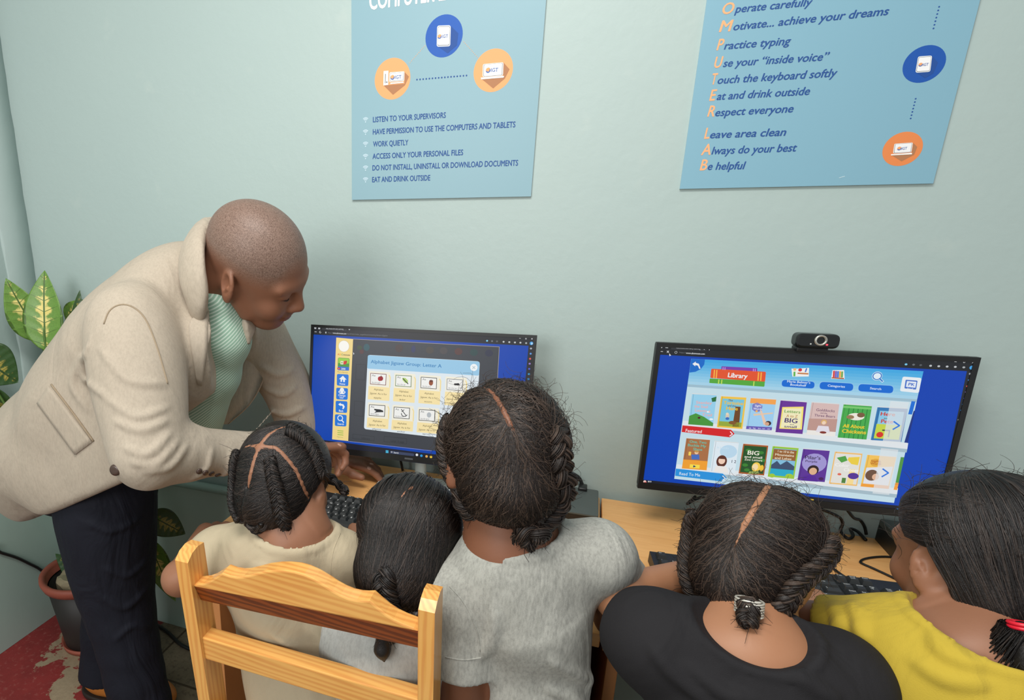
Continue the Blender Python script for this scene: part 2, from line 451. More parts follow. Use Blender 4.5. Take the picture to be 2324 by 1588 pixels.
for t, a, b in (('LISTEN TO YOUR SUPERVISORS', (319, 918), (866, 884)), ('HAVE PERMISSION TO USE THE COMPUTERS AND TABLETS', (318, 1010), (1388, 955)),
                ('WORK QUIETLY', (320, 1101), (584, 1089)), ('ACCESS ONLY YOUR PERSONAL FILES', (316, 1193), (996, 1164)),
                ('DO NOT INSTALL, UNINSTALL OR DOWNLOAD DOCUMENTS', (315, 1280), (1408, 1243)), ('EAT AND DRINK OUTSIDE', (313, 1368), (749, 1354))):
    f.text(t, z1(*a), z1(*b), 11.2, W_NAVY, 2, 0.022); wifi(f, z1(264, a[1] - 16))
po = f.build('wall_poster', None, base, [ink((205, 222, 226))])
tag(po, 'light blue computer lab rules poster with a triangle of three round device icons', 'poster', 'computer lab posters')

X0, X1 = 0.1495, 0.5605; Z0 = 1.4265
base = MB(); base.box(((X0 + X1) / 2, PY_ + 0.0031, (Z0 + Z1) / 2), (X1 - X0, 0.0060, Z1 - Z0))
f = Flat((X0, PY_, Z0), (1, 0, 0), (0, 0, 1))
f.raw([(0, 0), (X1 - X0, 0), (X1 - X0, Z1 - Z0), (0, Z1 - Z0)], [(0, 1, 2, 3)], ink((130, 174, 192), 0.4), 0.5)
z2 = lambda x, y: (1500 + x / 2.8204, y / 2.8204)
for cap, t, a, c0, c1 in (('O', 'perate carefully', (388, 92), (470, 83), (965, 36)), ('M', 'otivate... achieve your dreams', (370, 205), (461, 195), (1455, 95)),
                          ('P', 'ractice typing', (354, 322), (402, 317), (828, 285)), ('U', 'se your “inside voice”', (338, 435), (395, 429), (1072, 385)),
                          ('T', 'ouch the keyboard softly', (322, 541), (360, 537), (1124, 490)), ('E', 'at and drink outside', (308, 645), (355, 640), (950, 606)),
                          ('R', 'espect everyone', (295, 746), (345, 744), (845, 718)), ('L', 'eave area clean', (275, 888), (312, 885), (798, 868)),
                          ('A', 'lways do your best', (255, 992), (322, 988), (866, 968)), ('B', 'e helpful', (247, 1090), (297, 1087), (538, 1082))):
    f.text(cap, z2(*a), z2(a[0] + (c0[0] - a[0]) * .92, c0[1] + (a[1] - c0[1]) * .3), 25, ink((243, 176, 126)), 2, 0.02, 0.15)
    f.text(t, z2(*c0), z2(*c1), 17.5, W_NAVY, 2, 0.022, 0.18)
f.ell((2097, 145.5), 44, 44, ink((28, 84, 168)), 1, 40); f.ell((2048, 338), 41, 41, ink((228, 136, 78)), 1, 40)
tablet_icon(f, [z2(1645, 362), z2(1735, 356), z2(1722, 460), z2(1627, 466)], z2(1684, 412), 0.95, [z2(1735, 360), z2(1772, 400), z2(1742, 470), z2(1690, 500), z2(1640, 466), z2(1720, 460)])
laptop_icon(f, [z2(1493, 920), z2(1612, 912), z2(1602, 975), z2(1484, 982)], [z2(1472, 987), z2(1606, 978), z2(1604, 988), z2(1470, 995)], z2(1548, 948), 0.95,
            [z2(1480, 995), z2(1604, 985), z2(1614, 915), z2(1640, 940), z2(1620, 990), z2(1540, 1032)])
dots(f, z2(1780, 44), z2(1744, 182), 7, 1.9, W_DB); dots(f, z2(1630, 632), z2(1598, 758), 7, 1.8, W_DB)
f.line([z2(1140, 1138), z2(1176, 1128)], 1.6, ink((190, 215, 222)), 2)
po = f.build('wall_poster', None, base, [ink((190, 214, 222))])
tag(po, 'light blue acrostic poster above the right monitor with orange initial letters', 'poster', 'computer lab posters')

# ================================================================== desks
def mat_desk():
    t = NT('beech_laminate'); v = t.coord((1.5, 14, 14)); g = t.noise(v, 3.5, 6, 0.6, 0.6); v2 = t.coord((6, 90, 90)); g2 = t.noise(v2, 4, 3)
    c = t.ramp(g, [(0.3, (236, 172, 104)), (0.55, (246, 188, 120)), (0.75, (240, 178, 110))])
    t.base(t.mix(t.ramp(g2, [(0.5, (0, 0, 0)), (0.9, (.5, .5, .5))]), c, lin((200, 134, 76))))
    t.set(Roughness=0.38); return t.m
M_DESK = mat_desk()
M_DESK_EDGE = mat_plain('worn_beech_edge', (196, 132, 78), 0.5)
def desk(name, x0, x1, y0, y1, label):
    r = empty(name, ((x0 + x1) / 2, y0, 0), label, 'desk', 'computer desks')
    m = MB(); m.box(((x0 + x1) / 2, (y0 + y1) / 2, DESK_Z - 0.0125), (x1 - x0, y1 - y0, 0.025), 0, None, 0.002); m.build('desktop', M_DESK, r)
    for x in (x0 + 0.021, x1 - 0.021):
        m = MB(); m.box((x, (y0 + y1) / 2 + .01, (DESK_Z - 0.025) / 2), (0.018, y1 - y0 - .04, DESK_Z - 0.025), 0, None, .001); m.build('side_panel', M_DESK_EDGE, r)
    m = MB(); m.box(((x0 + x1) / 2, y1 - .08, DESK_Z - .025 - .16), (x1 - x0 - .064, .016, .32)); m.build('back_panel', M_DESK_EDGE, r)
    return r
desk('computer_desk', -0.708, 0.0705, 0.885, 1.425, 'light beech desk carrying the left monitor on its white stand')
desk('computer_desk', 0.075, 0.86, 0.880, 1.425, 'light beech desk under the right monitor with the webcam')

# ================================================================== monitors
M_BEZEL = mat_plain('black_bezel_plastic', (22, 24, 25), 0.45, var=0.05)
M_BACK = mat_plain('dark_monitor_shell', (30, 31, 33), 0.5)
M_STAND = mat_plain('pale_grey_stand_plastic', (206, 212, 208), 0.35, var=0.03)
def axes(yaw, tilt):
    a = np.array([math.cos(yaw), math.sin(yaw), 0]); n = np.array([math.sin(yaw), -math.cos(yaw), 0])
    b = np.array([0, 0, 1.0]) * math.cos(tilt) - n * math.sin(tilt)
    return a, b, np.cross(a, b)
def monitor(label, c, w, h, yaw, tilt, bez):
    """c: centre of the front; bez: left, right, top, bottom rim"""
    a, b, n = axes(yaw, tilt); c = np.array(c, float)
    base = c.copy(); base[2] = DESK_Z; base = base - n * 0.06
    r = empty('computer_monitor', base, label, 'monitor', 'computer monitors')
    R = np.stack([a, -n, b], axis=1)
    m = MB(); o = c - a * w / 2 - b * h / 2                     # rim: four bars around the panel
    L, Rr, T, B = bez
    for (x0, x1, y0, y1) in ((0, L, 0, h), (w - Rr, w, 0, h), (L, w - Rr, h - T, h), (L, w - Rr, 0, B)):
        m.box(o + a * (x0 + x1) / 2 + b * (y0 + y1) / 2 - n * 0.006, (x1 - x0, 0.012, y1 - y0), 0, R)
    m.build('bezel', M_BEZEL, r)
    m = MB(); m.box(c - n * 0.019, (w - .002, 0.016, h - .002), 0, R, .004); m.box(c - n * 0.034 - b * .03, (w * .62, 0.024, h * .55), 0, R, .01); m.build('back_shell', M_BACK, r)
    s = Flat(o - n * 0.0022, a, b)
    return r, s, (a, b, n, c, o)
def stand(r, fr, foot_pts, neck):
    """flat foot plate outline on the desk and a neck up to the shell"""
    a, b, n, c, o = fr
    m = MB(); bm_o = np.array([0, 0, DESK_Z])
    m.prism(foot_pts, bm_o, (1, 0, 0), (0, 1, 0), (0, 0, 1), 0.011, 0, 0.003); m.build('stand_foot', M_STAND, r)
    m = MB(); p = np.array(neck)
    pts = [p + [0, 0, 0.008], p + [0, -.004, .09], p + [0, -.012, .2], p + [0, -.02, .33]]
    m.tube(smooth_path(pts, 12), 0.021, 16, 0, True, True, 0.62); m.build('stand_neck', M_STAND, r)
def round_poly(P, r, n=6):
    out = []; P = [np.array(p, float) for p in P]
    for i in range(len(P)):
        p, q, s = P[i], P[i - 1], P[(i + 1) % len(P)]
        e0 = p + (q - p) / np.linalg.norm(q - p) * r; e1 = p + (s - p) / np.linalg.norm(s - p) * r
        for k in range(n + 1): t = k / n; out.append(tuple((1 - t) ** 2 * e0 + 2 * t * (1 - t) * p + t * t * e1))
    return out

MON1, S1, FR1 = monitor('left monitor on a white stand showing the alphabet jigsaw page', (-.3616, 1.2897, 1.345 - .3759), .53, .3133, .078, .1545, (.0068, .0068, .0068, .014))
stand(MON1, FR1, round_poly([(-.452, 1.205), (-.27, 1.215), (-.268, 1.375), (-.452, 1.36)], .03), (-.357, 1.355, DESK_Z))
MON2, S2, FR2 = monitor('right monitor with a webcam on top showing a library of story books', (.393, 1.315, 1.345 - .370), .52, .3098, .088, .051, (.009, .009, .009, .014))
a, b, n, c, o = FR2
m = MB(); m.box((.40, 1.372, DESK_Z + .006), (.2, .1, .012), 0, None, .003); m.build('stand_foot', M_BACK, MON2)
m = MB(); m.tube([(.40, 1.378, DESK_Z + .01), (.40, 1.374, DESK_Z + .2)], .02, 12, 0, True, True, .6); m.build('stand_neck', M_BACK, MON2)

# ---- what the left screen shows
G = glow; WHT = G((236, 238, 240))
def quad(f, q, col, lay, r=None):
    (f.rr(q, G(col), lay, r) if r else f.poly(q, G(col), lay))
def chrome_bar(f, z, tabs, addr, icons, side, tl, tr, y_scale=1.0):
    pass
s = S1; z6 = lambda x, y: (680 + x / 4.007, 720 + y / 4.007)
W1, H1 = .53, .3133; e = (.0068, .0068, .0068, .014)
s.raw([(e[0], e[3]), (W1 - e[1], e[3]), (W1 - e[1], H1 - e[2]), (e[0], H1 - e[2])], [(0, 1, 2, 3)], G((0, 66, 172)), 0)
quad(s, [z6(118, 72), z6(2158, 170), z6(2150, 262), z6(115, 155)], (36, 38, 42), 1)              # browser bars
quad(s, [z6(2082, 255), z6(2152, 262), z6(2030, 1440), z6(1975, 1430)], (40, 42, 47), 1)         # side bar
quad(s, [z6(84, 1098), z6(2010, 1345), z6(2010, 1440), z6(82, 1200)], (24, 28, 44), 1)           # task bar
quad(s, [z6(205, 88), z6(430, 98), z6(428, 124), z6(204, 113)], (54, 56, 60), 1.5, .2)
s.text('ABCmouse.com Early Learning', z6(240, 107), z6(398, 113), 3.6, G((200, 204, 208)), 2)
s.line([z6(447, 109), z6(459, 110)], .8, WHT, 2); s.line([z6(453, 103), z6(453, 116)], .8, WHT, 2)
s.ell(z6(143, 95), 2.6, 2.6, G((190, 194, 198)), 2, 10); quad(s, [z6(170, 88), z6(188, 89), z6(187, 108), z6(170, 107)], (190, 194, 198), 2)
s.line([z6(137, 131), z6(155, 132)], .8, WHT, 2); s.arc(z6(188, 134), 1.9, .7, 60, 360, WHT, 2); quad(s, [z6(234, 130), z6(245, 131), z6(244, 146), z6(233, 145)], (180, 185, 190), 2)
s.text('https://', z6(258, 144), z6(300, 147), 3.0, G((110, 114, 118)), 2); s.text('www.abcmouse.com', z6(302, 148), z6(425, 155), 3.4, G((225, 228, 230)), 2, .01)
s.text('/html5/abc/index_page#data/en/activity/letter-a/jigsaw', z6(428, 155), z6(800, 172), 3.0, G((120, 124, 128)), 2)
for x, y, col in ((1705, 213, (120, 200, 235)), (1750, 216, (110, 115, 120)), (1795, 218, (90, 95, 100)), (1855, 222, (190, 195, 198)), (1907, 225, (190, 195, 198)), (1958, 228, (190, 195, 198)), (2008, 230, (190, 195, 198)), (2060, 234, (170, 175, 178))):
    s.ell(z6(x, y), 2.3, 2.1, G(col), 2, 9)
s.ell(z6(2108, 236), 4.0, 4.0, G((70, 160, 225)), 2, 14); s.ell(z6(2112, 238), 1.8, 2.4, G((190, 220, 240)), 3, 10)
s.line([z6(1998, 190), z6(2010, 191)], .7, WHT, 2); s.arc(z6(2058, 194), 1.3, .6, 0, 360, WHT, 2); s.line([z6(2107, 190), z6(2119, 200)], .7, WHT, 2); s.line([z6(2107, 200), z6(2119, 190)], .7, WHT, 2)
for x, y, col in ((2104, 283, (170, 175, 180)), (2101, 330, (90, 150, 220)), (2096, 376, (225, 90, 80)), (2092, 421, (150, 120, 200)), (2088, 468, (80, 90, 200)), (2085, 515, (60, 160, 215)), (2081, 560, (40, 140, 210)), (2071, 633, (150, 155, 160))):
    s.ell(z6(x, y), 2.4, 2.2, G(col), 2, 9)
quad(s, [z6(334, 183), z6(487, 197), z6(442, 1124), z6(296, 1108)], (240, 214, 138), 2)          # yellow strip
quad(s, [z6(487, 197), z6(1816, 268), z6(1752, 1270), z6(442, 1124)], (62, 66, 72), 2)            # greyed page
s.line([z6(487, 197), z6(1816, 268), z6(1800, 560)], .9, G((170, 160, 150)), 2.5); s.line([z6(442, 1126), z6(1200, 1213)], .8, G((150, 155, 200)), 2.5)
for x, y, rx, ry, col in ((545, 275, 6, 5, (66, 80, 62)), (610, 272, 7, 8, (50, 88, 96)), (905, 280, 9, 9, (72, 60, 60)), (1035, 288, 5, 8, (54, 60, 96)), (1185, 298, 9, 8, (74, 70, 66)), (1310, 303, 9, 8, (76, 72, 74)), (1445, 310, 9, 8, (88, 62, 60)), (1585, 318, 9, 8, (50, 74, 74)), (1722, 325, 9, 8, (52, 56, 74)), (565, 312, 5, 5, (88, 60, 60))):
    s.ell(z6(x, y), rx, ry, G(col), 3, 14)
for q in ([(515, 425), (600, 430), (592, 570), (510, 562)], [(500, 760), (580, 768), (575, 900), (495, 890)], [(485, 1060), (680, 1083), (678, 1120), (484, 1100)], [(770, 1080), (975, 1102), (972, 1150), (768, 1128)]):
    s.line([z6(*p) for p in q + q[:1]], .9, G((50, 54, 58)), 3)
s.text('Library', z6(565, 1105), z6(640, 1113), 4.5, G((40, 44, 48)), 3); s.text('Letter A page', z6(830, 1130), z6(950, 1143), 5, G((40, 44, 48)), 3)
s.ell(z6(403, 262), 12.5, 12.5, G((248, 246, 238)), 3, 30); s.arc(z6(403, 262), 12.5, .7, 0, 360, G((205, 190, 150)), 3.5, 30)
for i, (t, col) in enumerate((('A', (224, 60, 40)), ('B', (240, 180, 40)), ('C', (60, 150, 70)))):
    s.text(t, z6(346 + i * 17, 343 + i * 1.2), z6(361 + i * 17, 344 + i * 1.2), 4.0, G(col), 3, .02)
s.text('mouse', z6(398, 346), z6(459, 349), 3.6, G((40, 36, 30)), 3, .02)
quad(s, [z6(350, 365), z6(456, 372), z6(450, 485), z6(346, 480)], (70, 150, 60), 3, .12); quad(s, [z6(354, 369), z6(452, 376), z6(450, 420), z6(352, 415)], (150, 205, 70), 3.3, .1)
quad(s, [z6(348, 445), z6(452, 452), z6(450, 484), z6(347, 479)], (40, 110, 205), 3.3); s.ell(z6(412, 412), 3.6, 4, G((215, 50, 40)), 4, 14); s.ell(z6(424, 405), 2, 3, G((190, 40, 35)), 4.2, 12)
quad(s, [z6(374, 396), z6(400, 398), z6(398, 428), z6(372, 426)], (238, 232, 205), 4); s.ell(z6(386, 412), 1.8, 1.8, G((120, 170, 80)), 4.5, 10); s.text('200', z6(379, 474), z6(417, 477), 4.0, WHT, 4, .02)
quad(s, [z6(345, 456), z6(370, 457), z6(369, 474), z6(344, 472)], (205, 35, 40), 4); s.text('x', z6(353, 470), z6(362, 471), 3, WHT, 5)
s.text('Marie Belmar', z6(344, 500), z6(441, 508), 3.0, G((150, 125, 60)), 3)
for (x, y), nm in (((340, 513), 'Home'), ((334, 638), 'Change'), ((329, 757), 'Back'), ((322, 880), 'Search')):
    quad(s, [z6(x, y), z6(x + 107, y + 6), z6(x + 103, y + 112), z6(x - 1, y + 106)], (16, 116, 216), 3, .14)
quad(s, [z6(375, 557), z6(414, 560), z6(412, 588), z6(373, 585)], (238, 246, 252), 4); s.poly([z6(359, 561), z6(395, 530), z6(428, 566)], WHT, 4.2); quad(s, [z6(387, 566), z6(398, 567), z6(397, 587), z6(386, 586)], (16, 116, 216), 5)
s.text('Home', z6(364, 610), z6(415, 614), 4.2, WHT, 4, .02)
s.ell(z6(386, 662), 5.0, 5.4, WHT, 4, 18); s.poly([z6(364, 695), z6(373, 680), z6(400, 682), z6(408, 698)], WHT, 4.2); s.poly([z6(353, 675), z6(366, 662), z6(365, 692)], WHT, 4.4); s.poly([z6(420, 680), z6(408, 666), z6(406, 696)], WHT, 4.4)
s.text('Change', z6(352, 714), z6(418, 719), 3.9, WHT, 4, .02); s.text('User', z6(365, 735), z6(402, 738), 3.9, WHT, 4, .02)
s.poly([z6(352, 790), z6(375, 775), z6(374, 784), z6(400, 790), z6(412, 812), z6(400, 834), z6(388, 830), z6(395, 815), z6(388, 803), z6(373, 800), z6(373, 806)], WHT, 4)
s.text('Back', z6(358, 855), z6(399, 859), 4.2, WHT, 4, .02)
s.arc(z6(370, 915), 5.6, 1.9, 0, 360, WHT, 4, 20); s.line([z6(382, 932), z6(402, 955)], 2.4, WHT, 4); s.text('Search', z6(345, 974), z6(403, 979), 4.0, WHT, 4, .02)
for k in range(3): s.line([z6(346, 1028 + k * 18), z6(398, 1033 + k * 18)], 1.4, G((125, 185, 50)), 4)
s.text('Options', z6(340, 1090), z6(396, 1096), 3.0, G((160, 175, 90)), 4)
s.poly([z6(489, 316), z6(500, 332), z6(494, 333), z6(490, 340)], WHT, 6)
quad(s, [z6(622, 340), z6(1640, 400), z6(1595, 1130), z6(586, 1014)], (222, 232, 238), 4, .035)   # pop-up card
quad(s, [z6(622, 342), z6(1638, 402), z6(1632, 530), z6(615, 465)], (150, 198, 228), 5, .12)
s.text('Alphabet Jigsaw Group: Letter A', z6(648, 415), z6(1292, 457), 7.4, G((52, 128, 184)), 6, .015)
s.ell(z6(1585, 455), 8.2, 8.2, G((240, 244, 246)), 6, 24); s.line([z6(1573, 444), z6(1597, 467)], 1.6, G((180, 196, 204)), 7); s.line([z6(1597, 444), z6(1573, 467)], 1.6, G((180, 196, 204)), 7)
cards = [((645, 505), 'apple', (110, 30, 34)), ((874, 522), 'air', (70, 110, 40)), ((1104, 540), 'acorn', (30, 30, 32)), ((1340, 556), 'ant', (120, 124, 130)),
         ((634, 790), 'alligator', (24, 26, 28)), ((858, 812), 'anchor', (24, 26, 28)), ((1088, 834), 'apron', (24, 26, 28))]
for (x, y), nm, col in cards:
    row2 = y > 700
    ch = 225 if row2 else 255
    quad(s, [z6(x - 12, y - 20), z6(x + 182, y - 6), z6(x + 172, y + ch), z6(x - 24, y + ch - 16)], (240, 236, 218), 5, .06)
    quad(s, [z6(x - 16, y + 118), z6(x + 178, y + 134), z6(x + 172, y + ch), z6(x - 24, y + ch - 16)], (246, 226, 168), 5.5, .05)
    s.line([z6(x + 170, y + 20), z6(x + 180, y + 40), z6(x + 176, y + 130)], 2.4, G((244, 220, 150)), 5.7)
    quad(s, [z6(x, y), z6(x + 146, y + 9), z6(x + 142, y + 112), z6(x - 3, y + 102)], col, 6)
    quad(s, [z6(x + 5, y + 5), z6(x + 141, y + 14), z6(x + 137, y + 107), z6(x + 2, y + 97)], (240, 240, 236), 7)
    s.text('Aa', z6(x + 14, y + 29), z6(x + 46, y + 31), 4.4, G((90, 94, 96)), 8); s.text('Aa is for ' + nm, z6(x + 14, y + 90), z6(x + 90, y + 96), 3.2, G((70, 70, 70)), 8)
    s.text('Alphabet', z6(x + 32, y + 156), z6(x + 118, y + 163), 4.2, G((86, 78, 50)), 8); s.text('Jigsaw: Aa is for', z6(x - 4, y + 190), z6(x + 150, y + 202), 4.2, G((86, 78, 50)), 8)
    s.text(nm, z6(x + 36 - len(nm), y + 229), z6(x + 84 + 3 * len(nm), y + 235), 3.8, G((86, 78, 50)), 8)
    cx, cy = x + 90, y + 52
    if nm == 'apple': s.ell(z6(cx - 4, cy), 4.6, 5.2, G((176, 28, 36)), 8, 18); s.ell(z6(cx + 9, cy - 2), 4.4, 5.2, G((150, 20, 30)), 8.4, 18); s.line([z6(cx + 2, cy - 18), z6(cx + 10, cy - 28)], 1.2, G((70, 50, 20)), 9)
    elif nm == 'air': s.poly([z6(cx - 28, cy - 26), z6(cx, cy - 24), z6(cx + 22, cy - 2), z6(cx + 22, cy + 24), z6(cx - 4, cy + 20), z6(cx - 26, cy - 4)], G((176, 210, 110)), 8); s.line([z6(cx - 22, cy - 18), z6(cx + 24, cy + 30)], 2, G((40, 46, 40)), 9)
    elif nm == 'acorn': s.ell(z6(cx + 2, cy + 2), 4.8, 6.4, G((150, 78, 44)), 8, 18); s.ell(z6(cx + 4, cy - 14), 4.4, 2.6, G((104, 50, 30)), 9, 14)
    elif nm == 'ant': s.ell(z6(cx - 14, cy), 3, 2.4, G((40, 40, 44)), 8, 12); s.ell(z6(cx, cy), 3, 2.4, G((40, 40, 44)), 8, 12); s.ell(z6(cx + 12, cy), 3.4, 2.8, G((40, 40, 44)), 8, 12)
    elif nm == 'alligator': s.poly([z6(cx - 46, cy - 12), z6(cx + 10, cy - 6), z6(cx + 36, cy + 4), z6(cx + 40, cy + 18), z6(cx - 20, cy + 20), z6(cx - 44, cy + 26), z6(cx - 26, cy + 8), z6(cx - 42, cy)], G((30, 32, 34)), 8)
    elif nm == 'anchor':
        s.line([z6(cx - 22, cy - 30), z6(cx + 20, cy + 26)], 1.6, G((36, 40, 44)), 8); s.line([z6(cx + 4, cy - 26), z6(cx - 18, cy - 6)], 1.4, G((36, 40, 44)), 8.3); s.arc(z6(cx + 6, cy + 8), 6.8, 1.6, 180, 340, G((36, 40, 44)), 8.6)
    else: s.ell(z6(cx, cy), 5, 6, G((180, 186, 190)), 8, 16)
for dx, dy in ((0, 0), (13, 1), (0, 13), (13, 14)): quad(s, [z6(784 + dx, 1207 + dy), z6(795 + dx, 1208 + dy), z6(795 + dx, 1219 + dy), z6(784 + dx, 1218 + dy)], (80, 196, 236), 3)
quad(s, [z6(822, 1212), z6(1042, 1238), z6(1040, 1262), z6(822, 1236)], (58, 68, 96), 2, .4)
s.arc(z6(838, 1223), 1.3, .6, 0, 360, WHT, 3); s.text('Search', z6(856, 1234), z6(900, 1239), 3.6, G((230, 232, 236)), 3, .01)
for x, y, col in ((1067, 1249, (225, 228, 230)), (1108, 1257, (40, 150, 220)), (1155, 1263, (225, 170, 90)), (1195, 1268, (240, 200, 60))): s.ell(z6(x, y), 2.9, 2.9, G(col), 3, 12)
scr = s.build('screen', MON1); tag(scr, 'lit screen with a blue page and the pop-up of letter A jigsaws')
m = MB(); p = S1.uv(928, 1042); m.box(FR1[4] + FR1[0] * p[0] + FR1[1] * 0.0068 + FR1[2] * .0003, (.02, .0006, .004), 0, np.stack([FR1[0], -FR1[2], FR1[1]], axis=1)); m.build('maker_mark', mat_plain('grey_print', (90, 94, 98), .4), MON1)

# ---- what the right screen shows
s = S2; z7 = lambda x, y: (1430 + x / 2.8, 720 + y / 2.8)
W2, H2 = .52, .3098; e = (.009, .009, .009, .014)
s.raw([(e[0], e[3]), (W2 - e[1], e[3]), (W2 - e[1], H2 - e[2]), (e[0], H2 - e[2])], [(0, 1, 2, 3)], G((0, 64, 176)), 0)
quad(s, [z7(178, 172), z7(2215, 268), z7(2205, 345), z7(172, 236)], (30, 33, 36), 1)
quad(s, [z7(2138, 338), z7(2207, 345), z7(1990, 1160), z7(1925, 1200)], (38, 41, 46), 1) if False else None
quad(s, [z7(76, 1030), z7(1960, 1222), z7(1960, 1290), z7(76, 1072)], (26, 28, 38), 1)
quad(s, [z7(2140, 340), z7(2198, 345), z7(1990, 1180), z7(1960, 1180)], (36, 40, 46), 1)
quad(s, [z7(262, 180), z7(486, 190), z7(484, 212), z7(260, 203)], (50, 53, 57), 1.5, .2)
s.text('ABCmouse.com Early Learning', z7(292, 197), z7(446, 204), 4.2, G((200, 204, 208)), 2)
s.line([z7(497, 201), z7(510, 202)], 1, WHT, 2); s.line([z7(504, 195), z7(503, 208)], 1, WHT, 2); s.line([z7(463, 196), z7(472, 205)], .8, WHT, 2)
s.ell(z7(197, 186), 3.4, 3.4, G((190, 194, 198)), 2, 10); quad(s, [z7(225, 178), z7(242, 179), z7(241, 195), z7(224, 194)], (190, 194, 198), 2)
s.line([z7(192, 216), z7(208, 217)], 1, WHT, 2); s.line([z7(234, 212), z7(246, 224)], 1, WHT, 2); s.line([z7(246, 212), z7(234, 224)], 1, WHT, 2); s.arc(z7(291, 222), 2.6, .8, 0, 360, G((190, 194, 198)), 2)
s.text('https://', z7(312, 226), z7(352, 229), 3.6, G((110, 114, 118)), 2); s.text('www.abcmouse.com', z7(354, 231), z7(474, 237), 4.2, G((225, 228, 230)), 2, .01)
s.poly([z7(248, 228), z7(260, 242), z7(253, 242), z7(250, 248)], WHT, 4)
for x, y, col in ((1752, 298, (120, 200, 235)), (1800, 300, (100, 105, 110)), (1845, 303, (84, 88, 92)), (1908, 307, (190, 195, 198)), (1960, 310, (190, 195, 198)), (2013, 312, (190, 195, 198)), (2065, 314, (190, 195, 198)), (2119, 317, (170, 175, 178)),
                  (2160, 358, (170, 175, 180)), (2154, 398, (90, 150, 220)), (2143, 437, (225, 90, 80)), (2136, 474, (150, 120, 200)), (2126, 514, (80, 90, 200)), (2117, 552, (60, 160, 215)), (2106, 590, (40, 140, 210)), (2089, 650, (150, 155, 160))):
    s.ell(z7(x, y), 2.9, 2.5, G(col), 3, 9)
s.ell(z7(2171, 319), 5.2, 5.0, G((70, 160, 225)), 3, 14); s.ell(z7(2176, 322), 2.2, 3, G((190, 220, 240)), 4, 10)
s.line([z7(2060, 281), z7(2073, 282)], .8, WHT, 3); s.arc(z7(2121, 284), 1.6, .7, 0, 360, WHT, 3); s.line([z7(2172, 280), z7(2184, 290)], .8, WHT, 3); s.line([z7(2172, 290), z7(2184, 280)], .8, WHT, 3)
s.text('84°F', z7(112, 1046), z7(134, 1049), 3.8, WHT, 3, .01); s.text('Partly sunny', z7(112, 1058), z7(170, 1064), 3.4, G((190, 194, 198)), 3)
s.ell(z7(93, 1043), 3.2, 3.4, G((240, 200, 190)), 3, 14); s.ell(z7(97, 1048), 2.4, 1.8, G((230, 90, 90)), 4, 12)
quad(s, [z7(1143, 1152), z7(1166, 1155), z7(1166, 1166), z7(1142, 1163)], (235, 190, 50), 3, .2)
s.ell(z7(1700, 1222), 3.6, 3.4, G((70, 140, 225)), 3, 12); s.ell(z7(1736, 1227), 2.6, 3.2, G((200, 204, 208)), 3, 10)
quad(s, [z7(388, 262), z7(1863, 342), z7(1676, 1178), z7(280, 1025)], (196, 222, 232), 2)
# header: blue fading to pale (printed bands of the page)
hd = [(388, 262), (1863, 342), (1822, 520), (365, 424)]
for k in range(9):
    t0, t1 = k / 9, (k + 1) / 9; L = lambda t: (hd[0][0] + (hd[3][0] - hd[0][0]) * t, hd[0][1] + (hd[3][1] - hd[0][1]) * t); Rr = lambda t: (hd[1][0] + (hd[2][0] - hd[1][0]) * t, hd[1][1] + (hd[2][1] - hd[1][1]) * t)
    cc = tuple(int(p + (q - p) * t0) for p, q in zip((64, 168, 226), (178, 216, 234)))
    quad(s, [z7(*L(t0)), z7(*Rr(t0)), z7(*Rr(t1)), z7(*L(t1))], cc, 3)
quad(s, [z7(365, 424), z7(1822, 520), z7(1818, 538), z7(362, 440)], (158, 190, 206), 3)
s.ell(z7(0, 0), .01, .01, WHT, 0, 3)
s.poly([z7(388, 262), z7(475, 267), z7(470, 300), z7(448, 328), z7(415, 345), z7(376, 350)], G((16, 106, 200)), 4)
s.poly([z7(395, 295), z7(416, 280), z7(416, 288), z7(436, 294), z7(447, 325), z7(438, 326), z7(430, 306), z7(414, 302), z7(413, 310)], WHT, 5)
quad(s, [z7(580, 310), z7(808, 322), z7(806, 345), z7(578, 336)], (120, 60, 170), 4, .15); quad(s, [z7(505, 388), z7(856, 404), z7(852, 440), z7(502, 416)], (84, 168, 60), 4, .15)
quad(s, [z7(515, 325), z7(862, 345), z7(856, 408), z7(508, 384)], (226, 84, 44), 5, .12)
for x in (535, 550, 815, 832): s.line([z7(x, 332 + (x - 515) * .055), z7(x - 4, 384 + (x - 515) * .055)], 2.6, G((246, 180, 70)), 6)
for x in (563, 582, 786): s.line([z7(x, 392 + (x - 505) * .05), z7(x - 3, 418 + (x - 505) * .06)], 2.4, G((190, 220, 90)), 6)
for x in (590, 602, 782, 794): s.line([z7(x, 316 + (x - 590) * .05), z7(x - 1, 332 + (x - 590) * .05)], 1.6, G((200, 160, 230)), 6)
s.text('Library', z7(618, 378), z7(742, 387), 11, WHT, 7, .03)
s.poly([z7(1062, 325), z7(1136, 320), z7(1134, 375), z7(1030, 376), z7(1024, 325)], G((240, 240, 236)), 4)
s.ell(z7(1045, 330), 3.2, 3.4, G((238, 190, 120)), 5, 14); s.line([z7(1043, 346), z7(1042, 372)], 4, G((90, 180, 80)), 5); s.ell(z7(1079, 333), 4, 4, G((214, 50, 60)), 5, 14); s.line([z7(1112, 346), z7(1120, 324)], 3, G((90, 120, 200)), 5); s.line([z7(1064, 354), z7(1130, 358)], 3.4, G((196, 120, 60)), 5)
s.poly([z7(1285, 335), z7(1358, 334), z7(1362, 392), z7(1276, 390)], G((240, 236, 236)), 4)
for k, col in enumerate(((214, 60, 60), (110, 90, 190), (70, 120, 210), (236, 170, 60), (110, 170, 80))): s.line([z7(1294 + k * 13, 340 + k), z7(1292 + k * 13, 380)], 3.8, G(col), 5)
